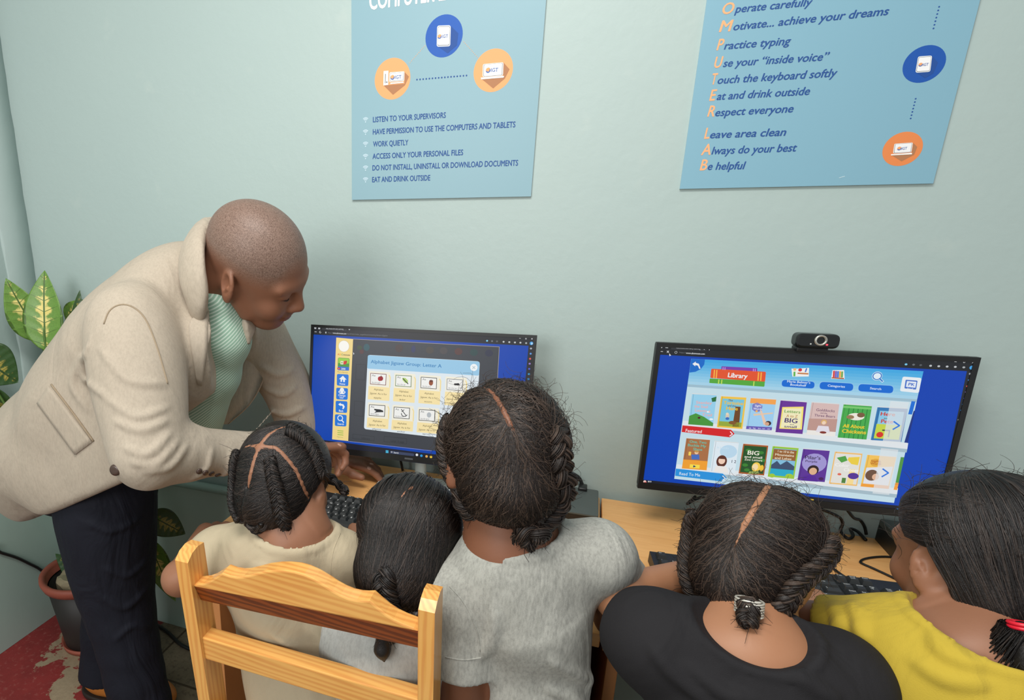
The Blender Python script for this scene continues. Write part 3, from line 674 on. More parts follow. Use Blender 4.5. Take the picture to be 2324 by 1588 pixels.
s.line([z7(1280, 383), z7(1356, 388)], 3, G((180, 100, 60)), 5)
s.ell(z7(1568, 372), 10.5, 11, G((226, 238, 246)), 4, 24); s.arc(z7(1568, 372), 8.6, 2.2, 0, 360, G((40, 120, 200)), 5, 24); s.line([z7(1583, 388), z7(1604, 408)], 5, G((226, 238, 246)), 4.5); s.line([z7(1584, 389), z7(1602, 406)], 3, G((40, 120, 200)), 5.5)
for q, lines in ((((965, 395), (1172, 408), (1168, 452), (960, 438)), (('Marie Belmar\'s', (995, 412), (1142, 421)), ('Bookshelf', (1015, 432), (1116, 439)))),
                 (((1206, 408), (1418, 420), (1413, 468), (1200, 454)), (('Categories', (1252, 438), (1362, 446)),)), (((1452, 422), (1672, 434), (1667, 482), (1446, 468)), (('Search', (1520, 455), (1592, 461)),))):
    ce = np.mean(np.array(q), axis=0)
    quad(s, [z7(*(ce + (np.array(p) - ce) * np.array([1.03, 1.13]))) for p in q], (150, 200, 236), 4, .45); quad(s, [z7(*p) for p in q], (12, 106, 210), 5, .45)
    for t, a_, b_ in lines: s.text(t, z7(*a_), z7(*b_), 5.4, G((214, 230, 244)), 6, .02)
quad(s, [z7(1730, 375), z7(1850, 384), z7(1832, 480), z7(1712, 468)], (232, 238, 242), 5, .12)
quad(s, [z7(1748, 395), z7(1824, 401), z7(1814, 458), z7(1740, 450)], (66, 110, 200), 6, .1); quad(s, [z7(1756, 403), z7(1816, 408), z7(1809, 446), z7(1749, 440)], (226, 234, 244), 7, .06)
s.text('PK', z7(1762, 431), z7(1803, 435), 7, G((66, 110, 200)), 8, .03); s.text('Pre-K', z7(1756, 454), z7(1796, 458), 3.4, WHT, 7)
for (yl, yr) in ((655, 798), (932, 1085)):                                                       # the two shelves
    xl = 332 if yl < 700 else 292; xr = 1760 if yl < 700 else 1695
    quad(s, [z7(xl + 6, yl), z7(xr + 6, yr), z7(xr, yr + 38), z7(xl, yl + 30)], (224, 230, 234), 3); quad(s, [z7(xl, yl + 30), z7(xr, yr + 38), z7(xr - 5, yr + 60), z7(xl - 4, yl + 50)], (164, 188, 200), 3.2)
def book(q, col, edge=None, inset=None, ic=None):
    quad(s, [z7(q[0][0], q[0][1] - 6), z7(q[1][0] - 4, q[1][1] - 6), z7(*q[1]), z7(*q[0])], (214, 220, 222), 4)
    quad(s, [z7(*p) for p in q], col, 4.5)
    d = (q[0][0] * .94 + q[1][0] * .06, q[0][1] * .94 + q[1][1] * .06); d2 = (q[3][0] * .94 + q[2][0] * .06, q[3][1] * .94 + q[2][1] * .06)
    s.line([z7(*d), z7(*d2)], .8, G(tuple(int(x * .75) for x in col)), 5)
    if inset:
        ce = np.mean(np.array(q), axis=0); quad(s, [z7(*(ce + (np.array(p) - ce) * inset)) for p in q], ic, 5.2)
def bt(q, t, v, u0, u1, h, col, bold=.015):
    """a line of lettering on a cover, u and v as fractions of it"""
    P = lambda u, w: tuple((1 - w) * ((1 - u) * np.array(q[0]) + u * np.array(q[1])) + w * ((1 - u) * np.array(q[3]) + u * np.array(q[2])))
    s.text(t, z7(*P(u0, v)), z7(*P(u1, v)), h, G(col), 8, bold)
def bp(q, pts, col, lay=6):
    P = lambda u, w: tuple((1 - w) * ((1 - u) * np.array(q[0]) + u * np.array(q[1])) + w * ((1 - u) * np.array(q[3]) + u * np.array(q[2])))
    s.poly([z7(*P(*p)) for p in pts], G(col), lay)
def be(q, u, w, rx, ry, col, lay=6):
    P = tuple((1 - w) * ((1 - u) * np.array(q[0]) + u * np.array(q[1])) + w * ((1 - u) * np.array(q[3]) + u * np.array(q[2])))
    s.ell(z7(*P), rx, ry, G(col), lay, 18)
B = [[(393, 487), (549, 494), (525, 690), (368, 678)], [(577, 500), (738, 509), (712, 708), (550, 696)], [(765, 512), (927, 522), (898, 716), (735, 708)], [(955, 527), (1122, 539), (1094, 740), (922, 728)],
     [(1152, 540), (1328, 552), (1300, 755), (1118, 742)], [(1355, 552), (1535, 564), (1500, 775), (1317, 762)], [(1570, 570), (1762, 580), (1722, 790), (1527, 778)],
     [(357, 767), (507, 778), (485, 970), (328, 958)], [(535, 787), (690, 799), (665, 988), (508, 975)], [(718, 802), (877, 814), (850, 1003), (688, 990)], [(905, 817), (1070, 830), (1040, 1025), (873, 1010)],
     [(1098, 835), (1267, 847), (1235, 1045), (1062, 1032)], [(1300, 852), (1475, 865), (1440, 1070), (1262, 1055)], [(1505, 872), (1690, 887), (1640, 1088), (1462, 1072)]]
q = B[0]; book(q, (150, 208, 236)); bp(q, [(0, .72), (.25, .62), (.6, .72), (1, .9), (1, 1), (0, 1)], (70, 150, 60)); bp(q, [(.8, .1), (1, .04), (1, .2), (.85, .22)], (40, 110, 60)); be(q, .75, .55, 4, 2, (240, 246, 248)); be(q, .9, .78, 4, 2, (240, 246, 248)); be(q, .4, .76, 3, 2.6, (80, 40, 34), 7)
for i, (t, u0, u1) in enumerate((('Stanley', .2, .85), ('the Snail', .15, .7), ('Leaves a', .2, .82), ('Trail', .5, .9))): bt(q, t, .3 + i * .13, u0, u1, 6.6, (236, 170, 168))
q = B[1]; book(q, (240, 196, 70), None, .86, (120, 196, 220)); bp(q, [(.62, .3), (.82, .3), (.86, .95), (.6, .95)], (110, 70, 36)); bp(q, [(.06, .8), (.94, .8), (.94, .95), (.06, .95)], (150, 170, 60)); be(q, .35, .62, 4, 7, (214, 200, 180), 7); be(q, .33, .55, 3, 3, (230, 214, 190), 8); be(q, .58, .82, 8, 4.4, (130, 86, 44), 8); be(q, .36, .7, 4, 3.4, (60, 110, 190), 8)
bt(q, 'The', .14, .3, .48, 4.6, (110, 60, 30)); bt(q, 'Tortoise', .24, .12, .9, 7.4, (236, 190, 50), .03); bt(q, 'and the', .31, .3, .62, 4, (110, 60, 30)); bt(q, 'Hare', .42, .26, .72, 8, (236, 190, 50), .03)
q = B[2]; book(q, (158, 206, 240)); bp(q, [(0, 0), (1, 0), (1, .16), (0, .16)], (244, 164, 80)); bp(q, [(.1, .2), (.28, .12), (.5, .22), (.5, .38), (.3, .45), (.12, .36)], (120, 124, 196)); bp(q, [(0, .9), (1, .9), (1, 1), (0, 1)], (104, 90, 180)); bp(q, [(.42, .36), (.5, .38), (.78, .8), (.66, .84)], (232, 200, 176), 7); be(q, .82, .78, 6.4, 6, (60, 44, 40), 7); be(q, .78, .8, 4.4, 4.6, (214, 166, 136), 8); bp(q, [(.2, .5), (.95, .42), (.95, .46), (.22, .56)], (226, 200, 170), 6)
bt(q, 'Sight', .26, .2, .46, 5, (236, 236, 246)); bt(q, 'Words', .36, .16, .5, 5, (236, 236, 246)); bt(q, '1', .44, .26, .34, 5, (246, 180, 90)); [bt(q, t, .975, u, u + .1, 3.2, (220, 220, 240)) for t, u in (('a', .1), ('big', .26), ('in', .46), ('run', .62), ('see', .82))]
q = B[3]; book(q, (104, 50, 150)); bp(q, [(.1, .2), (.9, .14), (.95, .86), (.12, .88)], (244, 226, 120)); bp(q, [(.16, .24), (.84, .2), (.88, .82), (.16, .84)], (240, 234, 190), 6.5)
bt(q, 'Letters', .36, .2, .8, 7, (100, 160, 70)); bt(q, 'A to Z', .5, .3, .72, 6.4, (190, 130, 80)); bt(q, 'BIG', .67, .26, .74, 11, (66, 50, 110), .02); bt(q, 'and', .74, .48, .62, 3, (66, 50, 110)); bt(q, 'small', .83, .28, .74, 6, (66, 50, 110))
q = B[4]; book(q, (214, 186, 182)); bp(q, [(0, .86), (1, .86), (1, 1), (0, 1)], (236, 232, 226)); bp(q, [(0, .5), (1, .46), (1, .86), (0, .86)], (190, 150, 140)); be(q, .54, .58, 6, 6.4, (220, 176, 110), 7); be(q, .54, .6, 4, 4.4, (240, 210, 186), 8); bp(q, [(.36, .7), (.72, .7), (.8, .9), (.3, .9)], (226, 220, 230), 7.5); be(q, .56, .9, 7, 3, (130, 50, 40), 8)
bt(q, 'Goldilocks', .25, .2, .86, 6.4, (100, 60, 100), .005); bt(q, 'and the', .32, .36, .6, 3.4, (100, 60, 100)); bt(q, 'Three Bears', .42, .16, .9, 6, (100, 60, 100), .005)
q = B[5]; book(q, (70, 170, 76)); [bp(q, [(u, .1), (u + .03, .1), (u + .03, 1), (u, 1)], (40, 130, 56)) for u in (.2, .36, .52, .68, .84)]; be(q, .5, .34, 17, 9, (236, 232, 220), 7); be(q, .66, .28, 8, 6, (120, 90, 60), 8); be(q, .3, .36, 8, 5, (150, 120, 84), 8); bp(q, [(0, .04), (1, .04), (1, .1), (0, .1)], (120, 200, 110), 6)
bt(q, 'All About', .68, .1, .86, 8.4, (236, 204, 50), .03); bt(q, 'Chickens', .84, .1, .94, 9, (236, 204, 50), .03)
q = B[6]; book(q, (50, 120, 180)); bp(q, [(.08, .5), (.9, .5), (.9, .94), (.08, .94)], (196, 214, 70)); bp(q, [(.1, .1), (.9, .1), (.9, .5), (.1, .5)], (140, 200, 230)); be(q, .25, .82, 7, 7, (214, 50, 40), 7); bp(q, [(.3, .66), (.56, .66), (.56, .88), (.52, .88), (.52, .7), (.3, .7)], (60, 60, 66), 7); bt(q, 'Here', .24, .14, .62, 9, (200, 60, 50), .03); bt(q, 'in', .34, .28, .38, 4, (60, 90, 60)); bt(q, 'Pete', .46, .2, .6, 9, (200, 60, 50), .03)
quad(s, [z7(1800, 592), z7(1808, 593), z7(1762, 796), z7(1740, 794)], (24, 50, 130), 4.5)
q = B[7]; book(q, (170, 112, 70)); bp(q, [(0, .7), (1, .7), (1, 1), (0, 1)], (240, 160, 50)); bp(q, [(.3, .84), (.7, .84), (.7, .96), (.3, .96)], (246, 220, 80), 7); bp(q, [(.44, .86), (.56, .9), (.44, .94)], (40, 60, 110), 8); be(q, .5, .44, 4.2, 4.4, (236, 196, 160), 7); be(q, .5, .4, 4.6, 3, (196, 150, 80), 7.5); bp(q, [(.3, .52), (.62, .5), (.66, .66), (.34, .68)], (70, 110, 190), 7); bt(q, '1', .55, .18, .28, 9, (246, 210, 90), .03)
for i, (t, u0, u1) in enumerate((('One, Two', .15, .86), ('Buckle My', .1, .86), ('Shoe', .34, .72))): bt(q, t, .13 + i * .12, u0, u1, 6, (96, 190, 170), .02)
q = B[8]; book(q, (222, 234, 242)); be(q, .62, .3, 18, 16, (186, 216, 236)); be(q, .4, .64, 11, 15, (92, 50, 38), 7); be(q, .4, .62, 7, 8.4, (240, 206, 184), 8); bp(q, [(.2, .8), (.62, .8), (.74, 1), (.14, 1)], (236, 232, 228), 9); bp(q, [(.24, .5), (.56, .5), (.54, .56), (.26, .56)], (92, 50, 38), 9); bt(q, 'It Looks', .22, .14, .62, 5.4, (200, 224, 238)); bt(q, '1 2', .66, .8, .98, 7, (60, 70, 90))
q = B[9]; book(q, (172, 92, 44), None, .9, (36, 84, 40)); [be(q, u, w, 6, 4, (60, 130, 50), 6.5) for u, w in ((.25, .2), (.75, .25), (.85, .5), (.2, .7), (.3, .86))]; be(q, .64, .74, 9, 12, (244, 206, 80), 7); be(q, .6, .74, 6, 8, (246, 220, 170), 8); bp(q, [(.4, .9), (.74, .86), (.8, .96), (.36, .98)], (150, 170, 90), 9); be(q, .86, .76, 4, 8, (240, 196, 60), 8)
bt(q, 'BIG', .34, .22, .68, 10, (240, 236, 220), .02); bt(q, 'and small', .45, .12, .82, 5.4, (240, 236, 220)); bt(q, 'Zoo Letters', .54, .14, .84, 5, (240, 236, 220))
q = B[10]; book(q, (150, 200, 60), None, .88, (130, 190, 220)); bp(q, [(.06, .08), (.94, .08), (.94, .42), (.06, .42)], (150, 96, 50), 7); bp(q, [(.06, .6), (.25, .46), (.4, .58), (.62, .44), (.94, .6), (.94, .72), (.06, .72)], (60, 80, 110), 7); bp(q, [(.06, .72), (.94, .72), (.94, .94), (.06, .94)], (40, 170, 200), 7); be(q, .8, .92, 8, 6, (160, 200, 60), 8); be(q, .15, .95, 6, 5, (160, 200, 60), 8)
for i, (t, u0, u1) in enumerate((('1 to 10 in the', .22, .84), ('Mountains', .14, .86), ('and Lakes', .14, .78))): bt(q, t, .18 + i * .11, u0, u1, 5.6, (236, 226, 200))
q = B[11]; book(q, (92, 52, 150)); be(q, .5, .42, 25, 24, (160, 150, 210)); be(q, .5, .64, 11.5, 12, (46, 30, 34), 7); be(q, .5, .68, 8, 9, (222, 176, 140), 8); bp(q, [(.12, 1), (.2, .86), (.45, .8), (.62, .84), (.74, 1)], (84, 40, 150), 9); be(q, .84, .9, 5, 4, (70, 30, 90), 8); bt(q, 'Pilar\'s', .3, .12, .7, 8.4, (44, 28, 60), .01); bt(q, 'Purple', .4, .16, .6, 5, (70, 50, 90))
q = B[12]; book(q, (240, 190, 110), None, .92, (226, 224, 218)); bp(q, [(.1, .18), (.4, .1), (.5, .24), (.3, .32)], (80, 160, 70), 7); bp(q, [(.52, .14), (.92, .1), (.9, .36), (.66, .34), (.5, .22)], (236, 206, 70), 7); bp(q, [(.64, .5), (.84, .5), (.84, .96), (.6, .96)], (246, 220, 150), 6.5); be(q, .8, .7, 11, 8, (84, 50, 150), 7.5); be(q, .3, .68, 4, 3, (224, 110, 90), 7); bp(q, [(.42, .78), (.56, .78), (.56, .94), (.42, .94)], (80, 130, 60), 7)
bt(q, 'Color', .44, .08, .6, 7.6, (240, 240, 236), .03); bt(q, 'Closet', .57, .42, .96, 7.6, (240, 240, 236), .03)
q = B[13]; book(q, (244, 196, 90)); bp(q, [(.06, .4), (.96, .3), (.96, .9), (.06, .9)], (226, 226, 232)); be(q, .34, .22, 11, 10, (226, 170, 60), 7); be(q, .3, .62, 13, 14, (110, 80, 62), 7); be(q, .44, .66, 7, 8, (226, 180, 150), 8); bp(q, [(0, .9), (1, .9), (1, 1), (0, 1)], (240, 160, 60), 7); bt(q, 'Sight', .2, .16, .5, 5, (180, 90, 40)); bt(q, 'Words', .28, .16, .54, 5, (180, 90, 40))
quad(s, [z7(1718, 886), z7(1740, 888), z7(1705, 1050), z7(1685, 1048)], (80, 150, 70), 4.5); quad(s, [z7(1685, 1048), z7(1705, 1050), z7(1694, 1096), z7(1672, 1093)], (244, 160, 60), 4.5)
# pale see-through strips of the page with its blue arrows
t = NT('translucent_page_strip'); t.base((0.01, 0.01, 0.01)); t.b.inputs['Emission Color'].default_value = (*lin((226, 230, 232)), 1); t.b.inputs['Emission Strength'].default_value = 0.95; t.b.inputs['Alpha'].default_value = 0.62; t.b.inputs['Specular IOR Level'].default_value = 0.0
s.poly([z7(1650, 530), z7(1768, 538), z7(1712, 800), z7(1600, 790)], t.m, 10); s.poly([z7(1590, 828), z7(1700, 838), z7(1642, 1125), z7(1536, 1115)], t.m, 10)
for cx, cy in ((1690, 685), (1620, 985)): s.line([z7(cx - 20, cy - 26), z7(cx + 16, cy), z7(cx - 26, cy + 24)], 3.4, G((50, 120, 220)), 12)
s.line([z7(1797, 535), z7(1777, 612)], 8, G((24, 110, 214)), 6)
s.poly([z7(332, 684), z7(640, 712), z7(662, 738), z7(632, 760), z7(326, 726)], G((212, 36, 40)), 9); s.text('Featured', z7(350, 725), z7(452, 733), 7.4, WHT, 10, .01); s.line([z7(634, 724), z7(648, 739), z7(630, 752)], 2, WHT, 10)
s.poly([z7(290, 958), z7(588, 990), z7(612, 1018), z7(580, 1040), z7(284, 1004)], G((40, 146, 220)), 9); s.text('Read To Me', z7(310, 998), z7(442, 1009), 7.4, G((214, 230, 244)), 10, .01); s.line([z7(586, 1004), z7(602, 1020), z7(582, 1034)], 2, WHT, 10)
scr = s.build('screen', MON2); tag(scr, 'lit screen with a library page of colourful book covers')

# ================================================================== webcam
a, b, n, c, o = FR2; R2 = np.stack([a, -n, b], axis=1)
def on2(u, v, out): return S2.o + a * S2.uv(u, v)[0] + b * S2.uv(u, v)[1] + n * (out + .0022)
wp = on2(1846, 771, 0.004); wr = empty('webcam', on2(1840, 796, -.01), 'black webcam with a silver ring lens clipped on the right monitor', 'webcam')
M_GLOSS = mat_plain('glossy_black_plastic', (20, 23, 24), 0.18)
m = MB(); P = round_poly([(-.0345, -.0135), (.0345, -.0135), (.0345, .0135), (-.0345, .0135)], .011, 8)
m.prism(P, wp - n * .012, a, b, n, .026, 0, .004); m.build('body', M_GLOSS, wr)
m = MB(); m.box(on2(1838, 792, -.004), (.05, .026, .009), 0, R2, .002); m.box(on2(1838, 790, -.026), (.03, .012, .05), 0, R2, .003); m.build('clip', M_BEZEL, wr)
lc = on2(1851, 769, .0185)
def disc(c, r0, r1, z0, z1, nn=28):
    V = []; F = []
    for r_, z_ in ((r0, z0), (r0, z1), (r1, z1), (r1, z0)):
        for i in range(nn):
            t_ = 2 * math.pi * i / nn; V.append(c + a * r_ * math.cos(t_) + b * r_ * math.sin(t_) + n * z_)
    for k in range(3):
        for i in range(nn): F.append((k * nn + i, k * nn + (i + 1) % nn, (k + 1) * nn + (i + 1) % nn, (k + 1) * nn + i))
    return V, F
m = MB(); m.add(*disc(lc, .0098, .0068, -.006, .003), 0, True); m.build('lens_ring', mat_plain('silver_ring', (190, 188, 178), .28, .7), wr)
m = MB(); V, F = disc(lc, .0069, .001, -.004, -.001); m.add(V, F + [tuple(range(len(V) - 28, len(V)))], 0, True); m.build('lens', mat_plain('lens_glass', (24, 30, 28), .08), wr)
m = MB(); m.box(on2(1865, 779, .0185), (.0026, .002, .0026), 0, R2); V = m
t = NT('red_lamp'); t.b.inputs['Emission Color'].default_value = (1, .05, .08, 1); t.b.inputs['Emission Strength'].default_value = 2.0; t.base((.5, .02, .03)); V.build('indicator_lamp', t.m, wr)
m = MB(); m.box(on2(1829, 777, .0183), (.0022, .001, .0022), 0, R2); m.build('microphone_hole', M_STAND, wr)

# ================================================================== keyboards
M_KEYBODY = mat_plain('black_keyboard_case', (34, 36, 37), 0.45, bump=.1)
M_KEY = mat_plain('charcoal_keycap', (44, 47, 48), 0.5, var=.08)
M_LEG = ink((226, 228, 226))
ROWS = [[('Esc', 1), (None, 1), ('F1', 1), ('F2', 1), ('F3', 1), ('F4', 1), (None, .5), ('F5', 1), ('F6', 1), ('F7', 1), ('F8', 1), (None, .5), ('F9', 1), ('F10', 1), ('F11', 1), ('F12', 1), (None, .25), ('PrtSc', 1), ('Scroll\nLock', 1), ('Pause', 1)],
        [(c, 1) for c in '`1234567890-='] + [('Backspace', 2), (None, .25), ('Insert', 1), ('Home', 1), ('Page\nUp', 1), (None, .25), ('Num\nLock', 1), ('/', 1), ('*', 1), ('-', 1)],
        [('Tab', 1.5)] + [(c, 1) for c in 'QWERTYUIOP[]'] + [('\\', 1.5), (None, .25), ('Delete', 1), ('End', 1), ('Page\nDown', 1), (None, .25), ('7', 1), ('8', 1), ('9', 1), ('+', 1)],
        [('Caps', 1.75)] + [(c, 1) for c in "ASDFGHJKL;'"] + [('Enter', 2.25), (None, 3.5), ('4', 1), ('5', 1), ('6', 1)],
        [('⇧ Shift', 2.25)] + [(c, 1) for c in 'ZXCVBNM,./'] + [('Shift', 2.75), (None, 1.25), ('↑', 1), (None, 1.25), ('1', 1), ('2', 1), ('3', 1), ('Enter', 1)],
        [('Ctrl', 1.25), ('win', 1.25), ('Alt', 1.25), ('', 6.25), ('Alt', 1.25), ('Fn', 1.25), ('Menu', 1.25), ('Ctrl', 1.25), (None, .25), ('←', 1), ('↓', 1), ('→', 1), (None, .25), ('0', 2), ('.', 1)]]
def keyboard(label, fl, rot, cable):
    fl = np.array([fl[0], fl[1], DESK_Z]); ax = np.array([math.cos(rot), math.sin(rot), 0]); sl = 0.075
    ay = np.array([-math.sin(rot) * math.cos(sl), math.cos(rot) * math.cos(sl), math.sin(sl)]); az = np.cross(ax, ay)
    r = empty('keyboard', fl + ax * .22, label, 'keyboard', 'desktop keyboards')
    m = MB(); hy = np.array([-math.sin(rot), math.cos(rot), 0.0])
    prof = [(0, .001), (.002, .0135), (.138, .0235), (.140, .001)]
    V = [fl + ax * x + hy * y + np.array([0, 0, z]) for x in (0, .444) for y, z in prof]
    m.add(V, [(0, 1, 2, 3), (7, 6, 5, 4), (0, 4, 5, 1), (1, 5, 6, 2), (2, 6, 7, 3), (3, 7, 4, 0)]); m.build('case', M_KEYBODY, r)
    U = .0190; x0 = .008; ys = [.122, .097, .078, .059, .040, .021]
    for row, y in zip(ROWS, ys):
        x = x0
        for t_, w in row:
            if t_ is not None:
                hh = 1.0
                cx = x + w * U / 2; ce = fl + ax * cx + ay * y + az * .0138
                m = MB(); W, D, Ht = w * U - .0012, U - .0012, .0075; tw, td = W - .0062, D - .0066
                V = [ce + ax * sx * W / 2 + ay * sy * D / 2 for sx, sy in ((-1, -1), (1, -1), (1, 1), (-1, 1))] + [ce + ax * sx * tw / 2 + ay * (sy * td / 2 + .0012) + az * Ht for sx, sy in ((-1, -1), (1, -1), (1, 1), (-1, 1))]
                m.add(V, [(4, 5, 6, 7), (0, 1, 5, 4), (1, 2, 6, 5), (2, 3, 7, 6), (3, 0, 4, 7)])
                if t_ == 'win':
                    for dx in (0, 1):
                        for dy in (0, 1):
                            p = ce + az * (Ht + .0002) + ax * (-.0022 + dx * .0026) + ay * (-.0012 + dy * .0026)
                            m.add([p, p + ax * .0022, p + ax * .0022 + ay * .0022, p + ay * .0022], [(0, 1, 2, 3)], 1)
                elif t_:
                    for k, ln in enumerate(t_.split('\n')):
                        TV, TF = text_polys(ln, .012)
                        if len(TV):
                            sc_ = .0062 if len(ln) == 1 else .0036
                            sc_ = min(sc_, (tw - .001) / max(.2, TV[:, 0].max() - TV[:, 0].min()))
                            p = ce + az * (Ht + .0002) - ax * (tw / 2 - .0012) + ay * (td / 2 - .0042 - k * .0042 + .0012)
                            m.add([p + ax * (q[0] - TV[:, 0].min()) * sc_ + ay * q[1] * sc_ + az * (i // (len(TV) // 4) * .00004) for i, q in enumerate(TV)], TF, 1)
                m.build('key', [M_KEY, M_LEG], r)
            x += w * U
    m = MB(); m.tube(smooth_path(cable, 30), .0022, 8); m.build('cord', M_BEZEL, r)
    return r
tz = lambda u, v, z=.0022: atz(u, v, DESK_Z + z)
keyboard('black keyboard in front of the left monitor', (-.567, 1.033), math.radians(-4), [(-.35, 1.16, DESK_Z + .008), (-.32, 1.2, DESK_Z + .003), (-.24, 1.26, DESK_Z + .003), (-.2, 1.4, DESK_Z + .003)])
keyboard('black keyboard in front of the right monitor', (.172, 1.013), math.radians(6.2), [tz(1957, 1336, .016), tz(1945, 1326), tz(1905, 1300), tz(1880, 1278), tz(1862, 1245), tz(1850, 1215)])

# ================================================================== boxes and cables on the desks
M_BOX = mat_plain('dark_grey_metal_lid', (78, 86, 84), 0.45, var=.06, bump=.05); M_BOXD = mat_plain('black_box_side', (26, 27, 27), 0.4)
def flat_box(name, label, cat, x0, x1, y0, y1, h, skew=0.0):
    r = empty(name, ((x0 + x1) / 2, (y0 + y1) / 2, DESK_Z), label, cat)
    P = round_poly([(x0, y0), (x1, y0), (x1, y1), (x0, y1)], .006, 4)
    m = MB(); m.prism(P, (0, 0, DESK_Z), (1, 0, 0), (0, 1, 0), (0, 0, 1), h * .72, 0); m.build('base', M_BOXD, r)
    m = MB(); m.prism(P, (0, 0, DESK_Z + h * .72), (1, 0, 0), (0, 1, 0), (0, 0, 1), h * .28, 0, .002); m.build('lid', M_BOX, r)
    return r
BX = flat_box('flat_computer', 'thin dark grey computer with a cable at its back, right end of left desk', 'computer', -.145, .066, 1.28, 1.424, .019)
p = atz(1338, 1104, DESK_Z + .016)
m = MB(); m.box((.03, 1.418, DESK_Z + .021), (.02, .03, .012), 0, None, .003); m.build('cable_plug', M_BOXD, BX)
m = MB(); m.tube(smooth_path([(.03, 1.432, DESK_Z + .022), (.012, 1.434, DESK_Z + .045), (-.05, 1.434, DESK_Z + .06), (-.13, 1.434, DESK_Z + .055), (-.22, 1.425, DESK_Z + .02), (-.24, 1.40, DESK_Z + .004)], 24), .0042, 8)
tag(m.build('power_cable', M_BOXD), 'thick grey cable rising from the thin dark computer along the wall', 'cable')
BX2 = flat_box('desk_computer', 'thick dark box computer lying under the right end of the right monitor', 'computer', .605, .83, 1.272, 1.424, .046)
m = MB(); m.tube(smooth_path([atz(2075, 1334, DESK_Z + .003), tz(2030, 1312), tz(1985, 1291), tz(1958, 1279), tz(1953, 1274), tz(1962, 1268), tz(1985, 1264), tz(2012, 1263), tz(2040, 1266)], 40), .0022, 8)
tag(m.build('usb_cable', M_BEZEL), 'thin black cable bent sharply on the desk beside the thick box computer', 'cable')
for pts, lab in (([(.27, 1.43, DESK_Z + .035), tz(1560, 1143, .03), tz(1580, 1132, .03), tz(1610, 1126, .03), (.34, 1.40, DESK_Z + .05), (.38, 1.385, DESK_Z + .08)], 'black cable arching behind the lower left edge of the right monitor'),
                 ([(.46, 1.395, DESK_Z + .07), tz(1895, 1168, .05), tz(1912, 1185, .03), tz(1908, 1205, .01), tz(1925, 1222, .003), tz(1936, 1215, .004), tz(1930, 1200, .004), tz(1945, 1205, .004), tz(1965, 1225, .003)], 'tangled black cable in front of the thick box computer'),
                 ([(.52, 1.40, DESK_Z + .09), tz(1935, 1172, .05), tz(1952, 1180, .045), tz(1962, 1195, .02), tz(1966, 1212, .003)], 'short black cable hanging under the middle of the right monitor')):
    m = MB(); m.tube(smooth_path(pts, 40), .003, 8); tag(m.build('loose_cable', M_BEZEL), lab, 'cable')
m = MB(); m.tube(smooth_path([(-.42, 1.405, DESK_Z + .003), (-.425, 1.39, DESK_Z + .06), (-.42, 1.37, DESK_Z + .14)], 12), .0035, 8); tag(m.build('monitor_cable', M_BEZEL), 'dark cable hanging behind the left monitor down to the desk', 'cable')
# cables on the wall and the floor
m = MB(); m.tube(smooth_path([(LEFT_X + .022, .7, .46)] + [tuple(CAM + ray(u, v) * ((LEFT_X + .022) / ray(u, v)[0])) for u, v in ((-40, 1240), (0, 1253), (40, 1266), (80, 1285), (118, 1300))] + [(LEFT_X + .06, 1.415, .19)], 30), .005, 8)
tag(m.build('wall_cable', M_BOXD), 'black cable sagging along the left wall behind the flower pot', 'cable')
m = MB(); m.tube(smooth_path([(-1.5, 1.41, .006), (-1.36, 1.405, .008), (-1.25, 1.38, .006), (-1.15, 1.34, .006), (-1.0, 1.33, .006)], 24), .006, 8)
tag(m.build('floor_cable', M_BOXD), 'black cable on the floor along the foot of the back wall', 'cable')

# ================================================================== chair
def mat_pine(name, axis, dark=False):
    t = NT(name); sc_ = [16, 16, 16]; sc_[axis] = 0.9
    v = t.coord(tuple(sc_)); w = t.n('ShaderNodeTexWave'); w.wave_type = 'BANDS'; w.bands_direction = 'DIAGONAL'; t.l(v, w.inputs[0])
    w.inputs['Scale'].default_value = 4.2 if not dark else 6.0; w.inputs['Distortion'].default_value = 5.0; w.inputs['Detail'].default_value = 2.5; w.inputs['Detail Scale'].default_value = 0.9
    n1 = t.noise(t.coord((3, 3, 3)), 3, 3)
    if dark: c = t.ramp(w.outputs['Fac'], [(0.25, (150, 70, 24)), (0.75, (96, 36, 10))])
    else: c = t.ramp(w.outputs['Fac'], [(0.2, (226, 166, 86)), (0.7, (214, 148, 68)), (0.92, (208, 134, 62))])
    t.base(t.mix(n1, c, t.mix(0.5, c, lin((240, 190, 116)) if not dark else lin((120, 50, 16)))))
    t.set(Roughness=0.28); t.b.inputs['Coat Weight'].default_value = 0.35; t.b.inputs['Coat Roughness'].default_value = 0.15; return t.m
PINE_V, PINE_H, PINE_D = mat_pine('varnished_pine_upright', 2), mat_pine('varnished_pine_rail', 0), mat_pine('varnished_pine_dark', 0, True)  # last one: darker, denser grain for the crest rail's lower strip
CH = empty('wooden_chair', (-.32, .75, 0), 'varnished pine chair with a scalloped top rail, in the foreground', 'chair')
CT = (0.615, 0.930); LEAN = -0.085                    # Y and height at the top of the back; how the back leans
def cp(x, z, d=0.0):
    """point of the chair back: x across, height z, d deeper towards the seat"""
    return np.array([x, CT[0] + (z - CT[1]) * LEAN * 1.0 + d, z + d * LEAN])
UPC = np.array([0, LEAN, 1.0]); UPC /= np.linalg.norm(UPC); NC = np.array([0, 1.0, -LEAN]); NC /= np.linalg.norm(NC)
CF = Flat(cp(0, CT[1]), (1, 0, 0), UPC)
